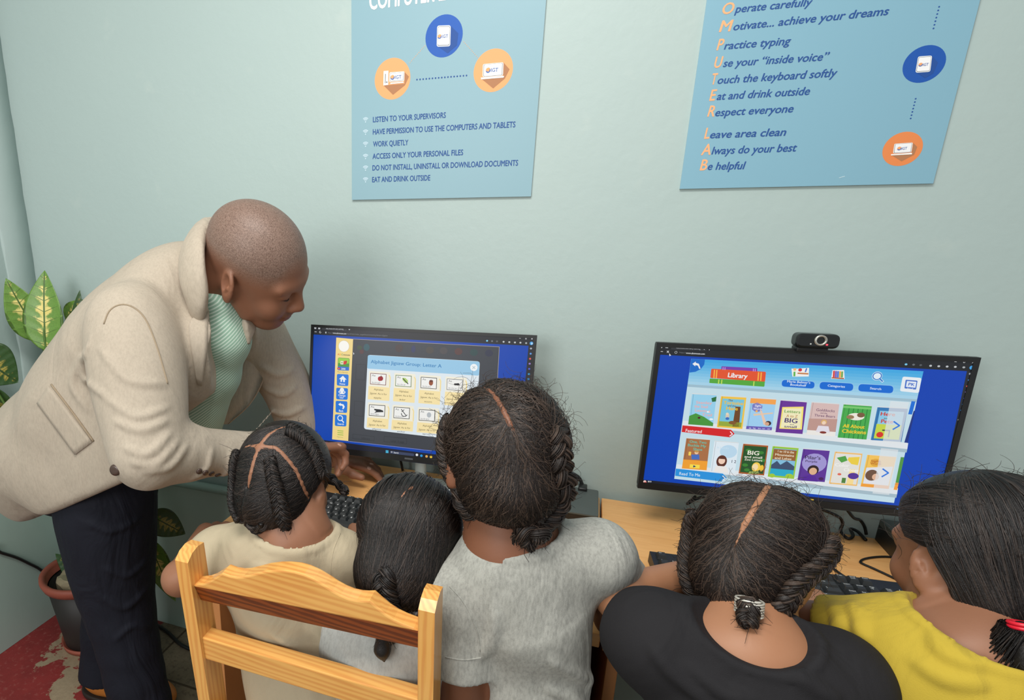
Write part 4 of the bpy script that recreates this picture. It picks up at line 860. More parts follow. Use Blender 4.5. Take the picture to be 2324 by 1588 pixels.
def post(u0, u1, vt, w_d):
    l = CF.uv(u0, vt)[0]; r_ = CF.uv(u1, vt)[0]; top = CF.uv(u0, vt)[1]
    m = MB(); P = [(0, 0), (w_d, 0), (w_d, .006), (w_d * .72, .016), (w_d * .35, .017), (0, .004)]
    V = []; F = []
    zt = top; zb = -CT[1] / UPC[2] + .0
    ks = [0, .1, .25, .5, 1.0]
    for k in ks:
        for x in (l, r_):
            for d in (0, w_d): V.append(CF.o + CF.a * x + UPC * (zt + (zb - zt) * k) + NC * (d - (0 if k < .3 else 0)))
    cap = []
    for x in (l, r_):
        for d, h in ((0, 0), (w_d * .3, .009), (w_d * .65, .012), (w_d, .009), (w_d, 0)): cap.append(CF.o + CF.a * x + UPC * (zt + h) + NC * d)
    m.add(V, [f for i in range(len(ks) - 1) for f in ((4 * i, 4 * i + 1, 4 * i + 5, 4 * i + 4), (4 * i + 1, 4 * i + 3, 4 * i + 7, 4 * i + 5), (4 * i + 3, 4 * i + 2, 4 * i + 6, 4 * i + 7), (4 * i + 2, 4 * i, 4 * i + 4, 4 * i + 6))] + [(16, 17, 19, 18)])
    m.add(cap, [(0, 5, 6, 1), (1, 6, 7, 2), (2, 7, 8, 3), (3, 8, 9, 4), (0, 1, 2, 3, 4), (9, 8, 7, 6, 5)])
    return m.build('back_post', PINE_V, CH), l, r_
_, l0, l1 = post(397, 425, 1271, .042)
_, r0, r1 = post(949, 987, 1383, .042)
zc = lambda x, y: (360 + x / 3.32, 1200 + y / 3.32)
top = [(262, 345), (340, 350), (400, 343), (450, 325), (500, 293), (545, 262), (600, 282), (650, 290), (700, 288), (760, 274), (850, 250), (930, 240), (1000, 239), (1080, 247), (1150, 266), (1225, 300), (1300, 345), (1360, 385), (1420, 418), (1480, 442), (1540, 455), (1590, 458), (1635, 456), (1690, 505), (1750, 555), (1810, 595), (1880, 628), (1960, 658)]
bot = [(1960, 775), (1500, 685), (1000, 583), (600, 504), (262, 437)]
at_depth = lambda dd: Flat(CF.o + NC * dd, (1, 0, 0), UPC)
xa, xb = l1 - .008, r0 + .008; clip = lambda P: [(min(max(p[0], xa), xb), p[1]) for p in P]
TP = clip([at_depth(.030).uv(*zc(*p)) for p in top]); BP = clip([at_depth(.006).uv(*zc(*p)) for p in bot])
m = MB(); m.prism(TP + BP, CF.o + NC * .006, CF.a, UPC, NC, .024, 0, .0025)
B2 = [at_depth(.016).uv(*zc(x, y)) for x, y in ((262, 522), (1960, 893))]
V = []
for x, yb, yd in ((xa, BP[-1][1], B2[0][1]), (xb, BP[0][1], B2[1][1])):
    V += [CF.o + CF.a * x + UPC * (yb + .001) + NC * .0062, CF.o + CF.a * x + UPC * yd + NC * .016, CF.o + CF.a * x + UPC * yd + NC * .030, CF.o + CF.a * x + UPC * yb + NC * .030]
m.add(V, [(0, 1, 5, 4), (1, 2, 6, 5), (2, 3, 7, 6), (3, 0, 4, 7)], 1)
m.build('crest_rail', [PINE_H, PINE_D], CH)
a_ = CF.uv(*zc(360, 905)); b_ = CF.uv(*zc(375, 1060)); a2 = CF.uv(*zc(1950, 1262)); 
m = MB(); zt, zb = (a_[1] + a2[1]) / 2, (a_[1] + a2[1]) / 2 - (a_[1] - b_[1])
m.prism([(l1 - .004, zb), (r0 + .004, zb), (r0 + .004, zt), (l1 - .004, zt)], CF.o + NC * .006, CF.a, UPC, NC, .026, 0, .002); m.build('lower_rail', PINE_H, CH)
m = MB(); m.prism([(l1 - .004, zb - .16), (r0 + .004, zb - .16), (r0 + .004, zb - .125), (l1 - .004, zb - .125)], CF.o + NC * .006, CF.a, UPC, NC, .026, 0, .002); m.build('lower_rail', PINE_H, CH)
m = MB(); m.box(((l0 + r1) / 2, .845, .43), (r1 - l0 + .01, .37, .028), 0, None, .006); m.build('seat', PINE_H, CH)
for x in (l0 + .02, r1 - .02):
    m = MB(); m.box((x, 1.0, .21), (.032, .032, .42), 0, None, .003); m.build('front_leg', PINE_V, CH)
m = MB(); m.box(((l0 + r1) / 2, 1.0, .38), (r1 - l0 - .06, .018, .06), 0, None, .002); m.build('apron', PINE_H, CH)

# ================================================================== organic shapes: blended distance fields meshed with surface nets
def unit(v):
    v = np.asarray(v, float); return v / (np.linalg.norm(v) + 1e-12)
def basis(f, u):
    """forward, left, up as rows"""
    f = unit(f); u = np.asarray(u, float); u = unit(u - f * (u @ f)); return np.stack([f, np.cross(u, f), u])
class Sdf:
    def __init__(s): s.ops = []
    def _add(s, fn, lo, hi, k, mode): s.ops.append((fn, np.asarray(lo) - k - .004, np.asarray(hi) + k + .004, k, mode)); return s
    def stub(s, a, b, ra, rb, k=.02):
        """round at a, cut off flat at b"""
        a, b = np.asarray(a, float), np.asarray(b, float); ab = b - a; L2 = ab @ ab; d = ab / math.sqrt(L2); R = max(ra, rb)
        def fn(P):
            q = P - a; h = np.clip((q @ ab) / L2, 0, 1); return np.maximum(np.linalg.norm(q - h[..., None] * ab, axis=-1) - (ra + (rb - ra) * h), (P - b) @ d)
        return s._add(fn, np.minimum(a, b) - R, np.maximum(a, b) + R, k, 'u')
    def cone(s, a, b, ra, rb=None, k=.02, flat=None, mode='u'):
        """round cone; flat = (direction, factor) thins it along a direction"""
        a, b = np.asarray(a, float), np.asarray(b, float); rb = ra if rb is None else rb
        R = max(ra, rb) + 1e-4
        if flat is None:
            ab = b - a; L2 = ab @ ab + 1e-12
            def fn(P):
                q = P - a; h = np.clip((q @ ab) / L2, 0, 1)
                return np.linalg.norm(q - h[..., None] * ab, axis=-1) - (ra + (rb - ra) * h)
        else:
            n = unit(flat[0]); f = flat[1]
            S = np.eye(3) + (1 / f - 1) * np.outer(n, n); aa = S @ a; ab = S @ b - aa; L2 = ab @ ab + 1e-12; R = R * max(1, f)
            def fn(P):
                q = P @ S.T - aa; h = np.clip((q @ ab) / L2, 0, 1)
                return (np.linalg.norm(q - h[..., None] * ab, axis=-1) - (ra + (rb - ra) * h)) * min(1.0, f)
        return s._add(fn, np.minimum(a, b) - R, np.maximum(a, b) + R, k, mode)
    def path(s, pts, radii, k=.015, flat=None, mode='u', n=None):
        P = np.asarray(pts, float); r = np.broadcast_to(np.asarray(radii, float), (len(P),))
        if n:
            Q = smooth_path(np.column_stack([P, r]), n); P, r = Q[:, :3], Q[:, 3]
        for i in range(len(P) - 1): s.cone(P[i], P[i + 1], r[i], r[i + 1], k, flat, mode)
        return s
    def ell(s, c, rad, ax=None, k=.02, mode='u'):
        c = np.asarray(c, float); rad = np.asarray(rad, float); A = np.eye(3) if ax is None else np.asarray(ax, float)
        e = np.sqrt(((A * rad[:, None]) ** 2).sum(0))
        def fn(P):
            q = (P - c) @ A.T / rad; k0 = np.linalg.norm(q, axis=-1); k1 = np.linalg.norm(q / rad, axis=-1) + 1e-9
            return np.where(k0 < .05, -rad.min(), k0 * (k0 - 1) / k1)
        return s._add(fn, c - e, c + e, k, mode)
    def box(s, c, half, ax=None, r=.005, k=.01, mode='u'):
        c = np.asarray(c, float); half = np.asarray(half, float) - r; A = np.eye(3) if ax is None else np.asarray(ax, float)
        e = (np.abs(A) * (half + r)[:, None]).sum(0)
        def fn(P):
            q = np.abs((P - c) @ A.T) - half
            return np.linalg.norm(np.maximum(q, 0), axis=-1) + np.minimum(q.max(-1), 0) - r
        return s._add(fn, c - e, c + e, k, mode)
    def cut(s, o, n, k=.004, lo=(-9,) * 3, hi=(9,) * 3):
        """keep the side the normal points away from"""
        o, n = np.asarray(o, float), unit(n)
        return s._add(lambda P: (P - o) @ n, lo, hi, k, 'i')
    def scoop(s, T, w=.006, h=.0022):
        """cut the shape T out and leave a raised rim along the cut"""
        def fn(P):
            d = np.full(P.shape[:2], 9.0)
            for f, lo, hi, k, m in T.ops: d = np.minimum(d, f(P))
            return d
        lo = np.min([o[1] for o in T.ops], 0); hi = np.max([o[2] for o in T.ops], 0); s.ops.append((fn, lo - .03, hi + .03, (w, h), 'c')); return s
    def warp(s, fn, lo=(-9,) * 3, hi=(9,) * 3):
        """add fn(P) to the distance"""
        return s._add(fn, lo, hi, 0.0, 'w')
    def value(s, P, rad=0.0):
        """P: (blocks, n, 3)"""
        D = np.full(P.shape[:2], .08); C = P.mean(1)
        for fn, lo, hi, k, mode in s.ops:
            ix = np.where(((C > lo - rad) & (C < hi + rad)).all(1))[0]
            if not len(ix): continue
            d = fn(P[ix]); D0 = D[ix]
            if mode == 'w': D[ix] = D0 + d; continue
            if mode == 'c': D[ix] = np.minimum(np.maximum(D0, -d), np.maximum(D0 - k[1], np.abs(d - k[0]) - k[0])); continue
            if mode == 'u': h = np.maximum(k - np.abs(D0 - d), 0) / max(k, 1e-9); D[ix] = np.minimum(D0, d) - h * h * k * .25
            else:
                if mode == 's': d = -d
                h = np.maximum(k - np.abs(D0 - d), 0) / max(k, 1e-9); D[ix] = np.maximum(D0, d) + h * h * k * .25
        return D
    def mesh(s, vox=.004, smooth=2, B=6):
        us = [o for o in s.ops if o[4] == 'u']
        lo = np.min([o[1] for o in us], 0) - vox * 2; hi = np.max([o[2] for o in us], 0) + vox * 2
        bs = B * vox; nb = np.ceil((hi - lo) / bs).astype(int)
        I = np.stack(np.meshgrid(*[np.arange(n) for n in nb], indexing='ij'), -1).reshape(-1, 3)
        Cc = lo + (I + .5) * bs
        keep = []
        for ch in np.array_split(np.arange(len(I)), max(1, len(I) // 60000)):
            d = s.value(Cc[ch][:, None, :], bs)[:, 0]; keep.append(ch[np.abs(d) < bs * 1.4])
        I = I[np.concatenate(keep)]
        g = np.stack(np.meshgrid(*[np.arange(B + 1)] * 3, indexing='ij'), -1).reshape(-1, 3)
        N = (nb * B + 2).astype(np.int64)
        key = lambda c: (c[..., 0] * N[1] + c[..., 1]) * N[2] + c[..., 2]
        K = []; VV = []; quads = []
        N2 = nb * B + 1; DD = []; KK = []
        for ch in np.array_split(np.arange(len(I)), max(1, len(I) // 3000)):
            G = I[ch][:, None, :] * B + g[None]                      # sample indices
            DD.append(s.value(lo + G * vox, bs)); KK.append((G[..., 0] * N2[1] + G[..., 1]) * N2[2] + G[..., 2])
        DD = np.concatenate(DD); KK = np.concatenate(KK)
        _, first, inv = np.unique(KK.ravel(), return_index=True, return_inverse=True)   # blocks share their rim samples
        DD = DD.ravel()[first][inv.ravel()].reshape(len(I), -1); DD = np.where(np.abs(DD) < 1e-9, 1e-9, DD)
        for ch in np.array_split(np.arange(len(I)), max(1, len(I) // 3000)):
            D = DD[ch].reshape(len(ch), B + 1, B + 1, B + 1)
            cor = {(i, j, k_): D[:, i:B + i, j:B + j, k_:B + k_] for i in (0, 1) for j in (0, 1) for k_ in (0, 1)}
            ins = sum((c < 0).astype(np.int8) for c in cor.values())
            act = np.argwhere((ins > 0) & (ins < 8))
            if not len(act): continue
            cv = {k_: v[tuple(act.T)] for k_, v in cor.items()}
            acc = np.zeros((len(act), 3)); cnt = np.zeros(len(act))
            for axis in range(3):
                for p in ((0, 0), (0, 1), (1, 0), (1, 1)):
                    c0 = list(p); c0.insert(axis, 0); c1 = list(p); c1.insert(axis, 1)
                    a, b = cv[tuple(c0)], cv[tuple(c1)]; m = (a < 0) != (b < 0)
                    t = np.where(m, a / (a - b + 1e-30), 0); q = np.array(c0, float)[None].repeat(len(act), 0); q[:, axis] = t
                    acc += q * m[:, None]; cnt += m
            cell = I[ch][act[:, 0]] * B + act[:, 1:]
            K.append(key(cell.astype(np.int64))); VV.append(lo + (cell + acc / cnt[:, None]) * vox)
            for axis in range(3):                                    # one quad for every crossed edge that starts at the cell's low corner
                c1 = [0, 0, 0]; c1[axis] = 1; a, b = cv[(0, 0, 0)], cv[tuple(c1)]; m = (a < 0) != (b < 0)
                if m.any(): quads.append((axis, cell[m].astype(np.int64), a[m] < 0))
        K = np.concatenate(K); V = np.concatenate(VV); o = np.argsort(K); K = K[o]; V = V[o]
        F = []
        for axis, c, neg in quads:
            u, v = [i for i in range(3) if i != axis]; eu = np.eye(3, dtype=np.int64)[u]; ev = np.eye(3, dtype=np.int64)[v]
            q = np.stack([key(c - eu - ev), key(c - ev), key(c), key(c - eu)], 1)
            ix = np.searchsorted(K, q); ix = np.clip(ix, 0, len(K) - 1); ok = (K[ix] == q).all(1)
            flip = neg if axis != 1 else ~neg
            ix = np.where(flip[:, None], ix, ix[:, ::-1]); F.append(ix[ok])
        F = np.concatenate(F)
        if smooth:
            E = np.concatenate([F[:, [0, 1]], F[:, [1, 2]], F[:, [2, 3]], F[:, [3, 0]]])
            deg = np.bincount(E.ravel(), minlength=len(V))[:, None] + 1e-9
            for it in range(smooth * 2):
                S = np.zeros_like(V)
                for d_ in range(3): S[:, d_] = np.bincount(E[:, 0], V[E[:, 1], d_], len(V)) + np.bincount(E[:, 1], V[E[:, 0], d_], len(V))
                V = V + (S / deg - V) * (.55 if it % 2 == 0 else -.57)
        return V, F
    def obj(s, name, mat, parent=None, vox=.004, smooth=2, attr=None):
        V, F = s.mesh(vox, smooth)
        return mesh_np(name, V, F, mat, parent, True, None, {k: f(V) for k, f in attr.items()} if attr else None)

# ------------------------------------------------------------------ people
def mat_skin(name, rgb, dark, scalp=None, lips=None):
    t = NT(name); v = t.coord(); n1 = t.noise(v, 14, 4); n2 = t.noise(v, 420, 3, .6)
    c = t.mix(n1, lin(rgb), lin(dark))
    if lips:
        at_ = t.n('ShaderNodeAttribute', attribute_name='lips'); c = t.mix(at_.outputs['Fac'], c, lin(lips))
    if scalp:
        at_ = t.n('ShaderNodeAttribute', attribute_name='scalp'); st = t.coord((1, 1, 1)); n3 = t.noise(st, 520, 4, .75, .8)
        sc_ = t.mix(t.ramp(n3, [(.42, (0, 0, 0)), (.62, (1, 1, 1))]), lin(scalp[0]), lin(scalp[1]))
        c = t.mix(at_.outputs['Fac'], c, sc_)
    t.base(c); t.set(Roughness=.5); t.b.inputs['Specular IOR Level'].default_value = .4
    t.b.inputs['Subsurface Weight'].default_value = .06; t.b.inputs['Subsurface Radius'].default_value = (.006, .003, .002); t.b.inputs['Subsurface Scale'].default_value = 1.0
    t.bump(n2, .12, .0006); return t.m
def mat_cloth(name, rgb, rgb2, rough=.85, wscale=900, fold=.5, heather=0.0, folds=(9, 3)):
    t = NT(name); v = t.coord(); n1 = t.noise(v, 5, 3); c = t.mix(n1, lin(rgb), lin(rgb2))
    if heather:
        h = t.noise(t.coord((1, 1, .35)), 260, 3, .7); c = t.mix(t.ramp(h, [(.4, (0, 0, 0)), (.7, (heather,) * 3)]), c, lin(tuple(x * .72 for x in rgb)))
    t.base(c); t.set(Roughness=rough); t.b.inputs['Specular IOR Level'].default_value = .2
    t.b.inputs['Sheen Weight'].default_value = .05 if min(rgb) > 60 else 0
    a = t.noise(t.coord((1.6, 1.6, .6)), folds[0], folds[1], .45, 1.4); w = t.noise(v, wscale, 2)
    ad = t.n('ShaderNodeMath', operation='MULTIPLY_ADD'); t.l(w, ad.inputs[0]); ad.inputs[1].default_value = .03; t.l(a, ad.inputs[2])
    t.bump(ad.outputs[0], fold, .02); return t.m
def mat_hair(name, rgb, rgb2, rough=.42):
    t = NT(name); v = t.coord(); n1 = t.noise(v, 60, 4, .7); t.base(t.mix(n1, lin(rgb), lin(rgb2)))
    t.set(Roughness=rough); t.b.inputs['Specular IOR Level'].default_value = .38; t.bump(t.noise(v, 380, 4, .7), .35, .002); return t.m

class Head:
    """a head: centre c, looking along f, crown towards u, height s"""
    def __init__(h, c, f, u, s): h.c = np.asarray(c, float); h.A = basis(f, u); h.s = s
    def p(h, x, y, z): return h.c + h.s * (np.array([x, y, z]) @ h.A)
    def loc(h, P): return (np.asarray(P) - h.c) @ h.A.T / h.s
    def build(h, S, child=False, nose=1.0):
        s = h.s; A = h.A; R = lambda *r: np.array(r) * s
        if child:
            S.ell(h.p(-.07, 0, .12), R(.42, .355, .375), A, .02 * s); S.ell(h.p(.13, 0, -.14), R(.255, .265, .33), A, .12 * s)
            S.ell(h.p(.20, 0, -.38), R(.13, .14, .10), A, .12 * s)
        else:
            S.ell(h.p(-.06, 0, .13), R(.42, .335, .36), A, .02 * s); S.ell(h.p(.14, 0, -.12), R(.25, .25, .37), A, .12 * s)
            S.ell(h.p(.21, 0, -.40), R(.13, .13, .10), A, .12 * s)
        for y in (-1, 1):
            S.ell(h.p(.27, .15 * y, -.17), R(.09, .09, .10), A, .08 * s)                         # cheeks
            S.ell(h.p(.37, .125 * y, .0), R(.05, .075, .045), A, .05 * s, 's')                     # eye sockets
            S.ell(h.p(.315, .125 * y, -.005), R(.055, .062, .045), A, .012 * s)                    # lids
            S.cone(h.p(.350, .05 * y, .07), h.p(.315, .19 * y, .065), .026 * s, .02 * s, .09 * s)   # brow
            S.ell(h.p(.395, .055 * y, -.155), R(.036, .034, .03), A, .03 * s)                      # nostrils
            S.cone(h.p(.10, .21 * y, -.32), h.p(-.04, .27 * y, -.12), .06 * s, .07 * s, .08 * s)  # jaw line
        S.cone(h.p(.365, 0, .03), h.p(.435, 0, -.125), .028 * s, .046 * s * nose, .05 * s)
        S.ell(h.p(.375, 0, -.245), R(.035, .095, .026), A, .02 * s); S.ell(h.p(.365, 0, -.292), R(.036, .08, .028), A, .02 * s)
        S.cone(h.p(.415, .085, -.268), h.p(.415, -.085, -.268), .008 * s, .008 * s, .012 * s, None, 's')
        for y in (-1, 1):                                                                          # ears
            e = basis(A[0] * .9 - A[1] * y * -.35 * -1, A[2] - A[0] * .18); ce = h.p(-.06, .335 * y, -.06)
            E = np.stack([unit(A[0] - .45 * y * A[1] * -1), unit(A[1] * y), unit(A[2])])
            out = unit(A[1] * y - A[0] * .55); up = unit(A[2] - A[0] * .2); fw = np.cross(out, up)
            Ax = np.stack([fw, out, up]); ce = h.p(-.05, .345 * y, -.06)
            S.ell(ce, R(.085, .030, .135), Ax, .02 * s)
            S.ell(ce + out * .028 * s + up * .015 * s, R(.055, .034, .088), Ax, .010 * s, 's')
            S.ell(ce - up * .115 * s, R(.045, .026, .04), Ax, .02 * s)
            S.cone(ce + out * .012 * s + fw * .03 * s * y, ce + out * .016 * s - up * .05 * s, .016 * s, .014 * s, .012 * s)
    def eyes(h, parent, dark=(30, 20, 16)):
        m = MB()
        for y in (-1, 1):
            c = h.p(.318, .125 * y, -.004)
            bm = bmesh.new(); bmesh.ops.create_uvsphere(bm, u_segments=16, v_segments=10, radius=.052 * h.s)
            m.add([c + np.array(v.co) for v in bm.verts], [[v.index for v in f.verts] for f in bm.faces], 0, True); bm.free()
        return m

def hand(S, w, d, palm, s, curls, thumb=True, side=1, spread=.1, thumb_dir=None):
    """w wrist, d direction of the fingers, palm = palm normal (down side), s hand length, curls = bend per finger, side=+1 thumb to the left of d seen from the back"""
    d = unit(d); n = unit(np.asarray(palm) - d * (np.asarray(palm) @ d)); x = np.cross(d, n) * side
    k0 = w + d * s * .50
    S.cone(w, k0 + x * .10 * s, .115 * s, .11 * s, .03 * s, (n, .62)); S.cone(w, k0 - x * .12 * s, .115 * s, .10 * s, .03 * s, (n, .62))
    for i, (ox, L, r) in enumerate(((.165, .40, .050), (.055, .45, .052), (-.055, .42, .050), (-.155, .33, .044))):
        c = curls[i]; p = k0 + x * ox * s; dd = unit(d + x * (1.5 - i) * spread * .5)
        pts = [p - dd * .05 * s]; ang = 0
        for j, (fr, cc) in enumerate(((.42, c * .6), (.32, c), (.26, c * .8))):
            ang += cc; pts.append(pts[-1] + (dd * math.cos(ang) + n * math.sin(ang)) * L * fr * s * (1.12 if j == 0 else 1))
        S.path(pts, [r * s * 1.12, r * s * 1.05, r * s * .95, r * s * .8], .012 * s)
    if thumb:
        td = unit(d * .75 + x * .85 + n * .2) if thumb_dir is None else unit(thumb_dir)
        p = w + d * .16 * s + x * .10 * s
        S.path([p, p + td * .20 * s, p + td * .34 * s + d * .04 * s, p + td * .42 * s + d * .12 * s], [.085 * s, .066 * s, .058 * s, .046 * s], .03 * s)
    return k0

# ------------------------------------------------------------------ hair
class Hair:
    """hair lying on an ellipsoid around a head; partings, braids and strands are led along lines given as seen in the photograph"""
    def __init__(h, head, mat, grow=.05, child=True):
        h.head = head; h.mat = mat; s = head.s
        h.c = head.p(-.07, 0, .12); h.A = head.A; h.skull = np.array([.42, .355, .375]) * s; h.R = h.skull + grow * s
    def dir(h, u, v):
        d = ray(u, v); o = (CAM - h.c) @ h.A.T / h.R; e = d @ h.A.T / h.R
        a, b, c = e @ e, 2 * o @ e, o @ o - 1; q = b * b - 4 * a * c
        t = (-b - math.sqrt(q)) / (2 * a) if q > 0 else -b / (2 * a)
        return unit(o + e * t)
    map = None; limit = None
    def survey(h, V, F):
        """how far the hair surface really lies out, by direction"""
        b = BVHTree.FromPolygons([tuple(v) for v in V], [tuple(int(i) for i in f) for f in F]); h.map = np.ones((41, 80)); c = Vector(h.c)
        for i in range(41):
            for j in range(80):
                th, ph = math.pi * i / 40, 2 * math.pi * j / 80; d = np.array([math.sin(th) * math.cos(ph), math.sin(th) * math.sin(ph), math.cos(th)])
                w = Vector((d * h.R) @ h.A); L = w.length; q = b.ray_cast(c + w * 2.2, -w.normalized(), L * 2.0)
                if q[0] is not None: h.map[i, j] = max(1.0, (q[0] - c).length / L)
    def k(h, D):
        if h.map is None: return 1.0
        D = np.asarray(D); t = np.arccos(np.clip(D[..., 2], -1, 1)) / math.pi * 40; p = (np.arctan2(D[..., 1], D[..., 0]) % (2 * math.pi)) / (2 * math.pi) * 80
        i = np.clip(t.astype(int), 0, 39); f = t - i; j = p.astype(int) % 80; g = p - np.floor(p); j2 = (j + 1) % 80; M = h.map
        return ((M[i, j] * (1 - g) + M[i, j2] * g) * (1 - f) + (M[i + 1, j] * (1 - g) + M[i + 1, j2] * g) * f)[..., None]
    def pt(h, d, lift=0.0, R=None):
        d = np.asarray(d); R = h.R * h.k(d) if R is None else R
        return h.c + (d * (R + lift)) @ h.A
    def line(h, px, n=24): 
        px = [h.dir(*p) if len(p) == 2 else unit(p) for p in px]; D = smooth_path(np.array(px), n) if len(px) > 1 else np.array([px[0]] * 2)
        return D / np.linalg.norm(D, axis=1)[:, None]
    def cap(h, parts=(), hairline=(.40, -.30), low=-.30, lowtilt=.25, groove=.0035, extra=None):
        S = Sdf(); s = h.head.s
        S.ell(h.c, h.R, h.A, 0)
        S.ell(h.head.p(-.17, 0, -.12), np.array([.32, .31, .30]) * s + (h.R - h.skull) * .6, h.A, .06 * s)
        if extra: extra(S)
        S.ell(h.head.p(hairline[0], 0, hairline[1]), np.array([.34, .60, .50]) * s, h.A, .03 * s, 's')
        for y in (-1, 1): S.ell(h.head.p(.02, .40 * y, -.12), np.array([.15, .16, .20]) * s, h.A, .02 * s, 's')
        S.cut(h.head.p(-.1, 0, low), -h.A[2] + h.A[0] * lowtilt * 1, .02 * s)
        for px in parts:
            D = h.line(px, 18)
            for q in (0, .5, 1): S.path(h.pt(D, 0, h.skull * (1 - q) + h.R * q), groove, .002, None, 's')
        return S
    def scalp(h, S, px, r=.0026, depth=.0012):
        S.path(h.pt(h.line(px, 18), -depth, h.R), r, .004)
        S.path(h.pt(h.line(px, 18), -depth - .004, h.R), r + .002, .004)
    def strands(h, flows, r=.00055, steps=10, seed=1):
        """flows: (start line, end line, count, lift, waviness, spread)"""
        g = np.random.default_rng(seed); VV = []; FF = []; MM = []; base = 0
        for st, en, n, lift, wav, spr in flows:
            A0 = h.line(st, 60); A1 = h.line(en, 60)
            t = g.random(n); t1 = np.clip(t + g.normal(0, spr, n), 0, 1)
            d0 = A0[(t * 59).astype(int)] + g.normal(0, .007, (n, 3)); d1 = A1[(t1 * 59).astype(int)] + g.normal(0, .03, (n, 3)); d0 = d0 + (d1 - d0) * (.035 + .10 * g.random((n, 1)) ** 3)
            d0 /= np.linalg.norm(d0, axis=1)[:, None]; d1 /= np.linalg.norm(d1, axis=1)[:, None]
            w = np.linspace(0, 1, steps)[None, :, None]; om = np.arccos(np.clip((d0 * d1).sum(1), -1, .9999))[:, None, None]
            D = (np.sin((1 - w) * om) * d0[:, None] + np.sin(w * om) * d1[:, None]) / np.sin(om)
            side = np.cross(d0, d1); side /= np.linalg.norm(side, axis=1)[:, None] + 1e-9
            ph = g.random((n, 1)) * 6.28; fr = g.uniform(1, 2.6, (n, 1)) if wav < .05 else g.uniform(2, 6, (n, 1))
            D = D + side[:, None, :] * (np.sin(ph + fr * 6.28 * w[0, :, 0][None]) * wav * g.random((n, 1)) * np.sin(np.pi * np.clip(w[0, :, 0], .0, 1))[None])[..., None] \
                + side[:, None, :] * (np.sin(np.pi * w[0, :, 0])[None] * g.normal(0, .05, (n, 1)))[..., None]
            D /= np.linalg.norm(D, axis=2)[..., None]
            L = lift * g.random((n, 1)) ** 1.5 * (np.sin(np.pi * np.clip(w[0, :, 0] * 1.0, 0, 1)) ** .7)[None] + .0002
            P = h.c + (D * (h.R[None, None] * h.k(D) + L[..., None])) @ h.A
            if h.limit is not None:                              # no hair across the face
                ok = ~((((h.head.loc(P.reshape(-1, 3)) - h.limit[0]) @ h.limit[1]).reshape(n, steps) > .03).any(1)); P, D, n = P[ok], D[ok], int(ok.sum())
            T = np.gradient(P, axis=1); T /= np.linalg.norm(T, axis=2)[..., None] + 1e-9
            O = D @ h.A; X = np.cross(T, O); X /= np.linalg.norm(X, axis=2)[..., None] + 1e-9
            rr = (r * np.array([.9] + [1] * (steps - 2) + [.35]))[None, :, None] * g.uniform(.7, 1.3, (n, 1, 1))
            ring = np.stack([P + X * rr, P + O * rr * .9, P - X * rr], 2)                # n, steps, 3, 3
            V = ring.reshape(-1, 3); i = np.arange(n)[:, None, None] * steps * 3 + np.arange(steps - 1)[None, :, None] * 3 + base; j = np.arange(2)[None, None, :]
            F = np.stack([i + j, i + j + 1, i + j + 4, i + j + 3], -1).reshape(-1, 4)
            VV.append(V); FF.append(F); MM.append(np.repeat((g.random(n) < .28).astype(int), (steps - 1) * 2)); base += len(V)
        return np.concatenate(VV), np.concatenate(FF), np.concatenate(MM)
    def rim(h, p0, b, angles):
        """hairline: where the plane through p0 (head units) spanned by b and the ear to ear axis meets the hair"""
        out = []; s = h.head.s; R = h.R / s; o = np.array([-.07, 0, .12]); b = unit(b)
        for a in np.radians(angles):
            d = math.cos(a) * b + math.sin(a) * np.array([0, 1.0, 0]); q = (np.array(p0) - o) / R; e = d / R
            A, B, C = e @ e, 2 * q @ e, q @ q - 1; t = (-B + math.sqrt(max(0, B * B - 4 * A * C))) / (2 * A); out.append(tuple(unit(q + e * t)))
        return out
    def make(h, parent, S, flows, mats, vox=.003, seed=1, r=.00055, steps=10):
        V, F = S.mesh(vox, 1); h.survey(V, F); V2, F2, M2 = h.strands(flows, r, steps, seed)
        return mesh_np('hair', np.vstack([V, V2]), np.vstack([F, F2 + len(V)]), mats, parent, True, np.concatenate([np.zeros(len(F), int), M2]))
    def braid_px(h, px, w, lift=.0, n=60):
        D = h.line(px, n); return h.pt(D, lift + w * .25)

def braid_mesh(P, w, out, turns, taper=(1, .55), seed=3):
    """three plaited strands along P, each a bundle of hairs; out = point the braid lies away from (head centre)"""
    P = smooth_path(P, 110); n = len(P); T = np.gradient(P, axis=0); T /= np.linalg.norm(T, axis=1)[:, None]
    O = P - np.asarray(out); O = O - T * (O * T).sum(1)[:, None]; O /= np.linalg.norm(O, axis=1)[:, None]; X = np.cross(T, O)
    t = np.linspace(0, 1, n); W = w * (taper[0] + (taper[1] - taper[0]) * t); VV = []; FF = []; MM = []; b = 0; g = np.random.default_rng(seed)
    for k in range(3):
        a = 2 * np.pi * (turns * t + k / 3)
        C = P + X * (np.sin(a) * W * .60)[:, None] + O * (np.sin(2 * a) * W * .30)[:, None]
        V, F = tube_np(C, W * .47, 8, True); VV.append(V); FF += [tuple(i + b for i in f) for f in F]; MM += [0] * len(F); b += len(V)
        T2, N2, B2 = frames(C)
        for q in range(20):
            ph = 2 * np.pi * q / 20 + g.normal(0, .1) + t * g.normal(1.5, .5); rr = W * g.uniform(.46, .53)
            Q = C + (N2 * np.cos(ph)[:, None] + B2 * np.sin(ph)[:, None]) * rr[:, None]
            V, F = tube_np(Q, w * g.uniform(.045, .09), 4, False); VV.append(V); FF += [tuple(i + b for i in f) for f in F]; MM += [int(g.random() < .4)] * len(F); b += len(V)
    return np.vstack(VV), FF, MM
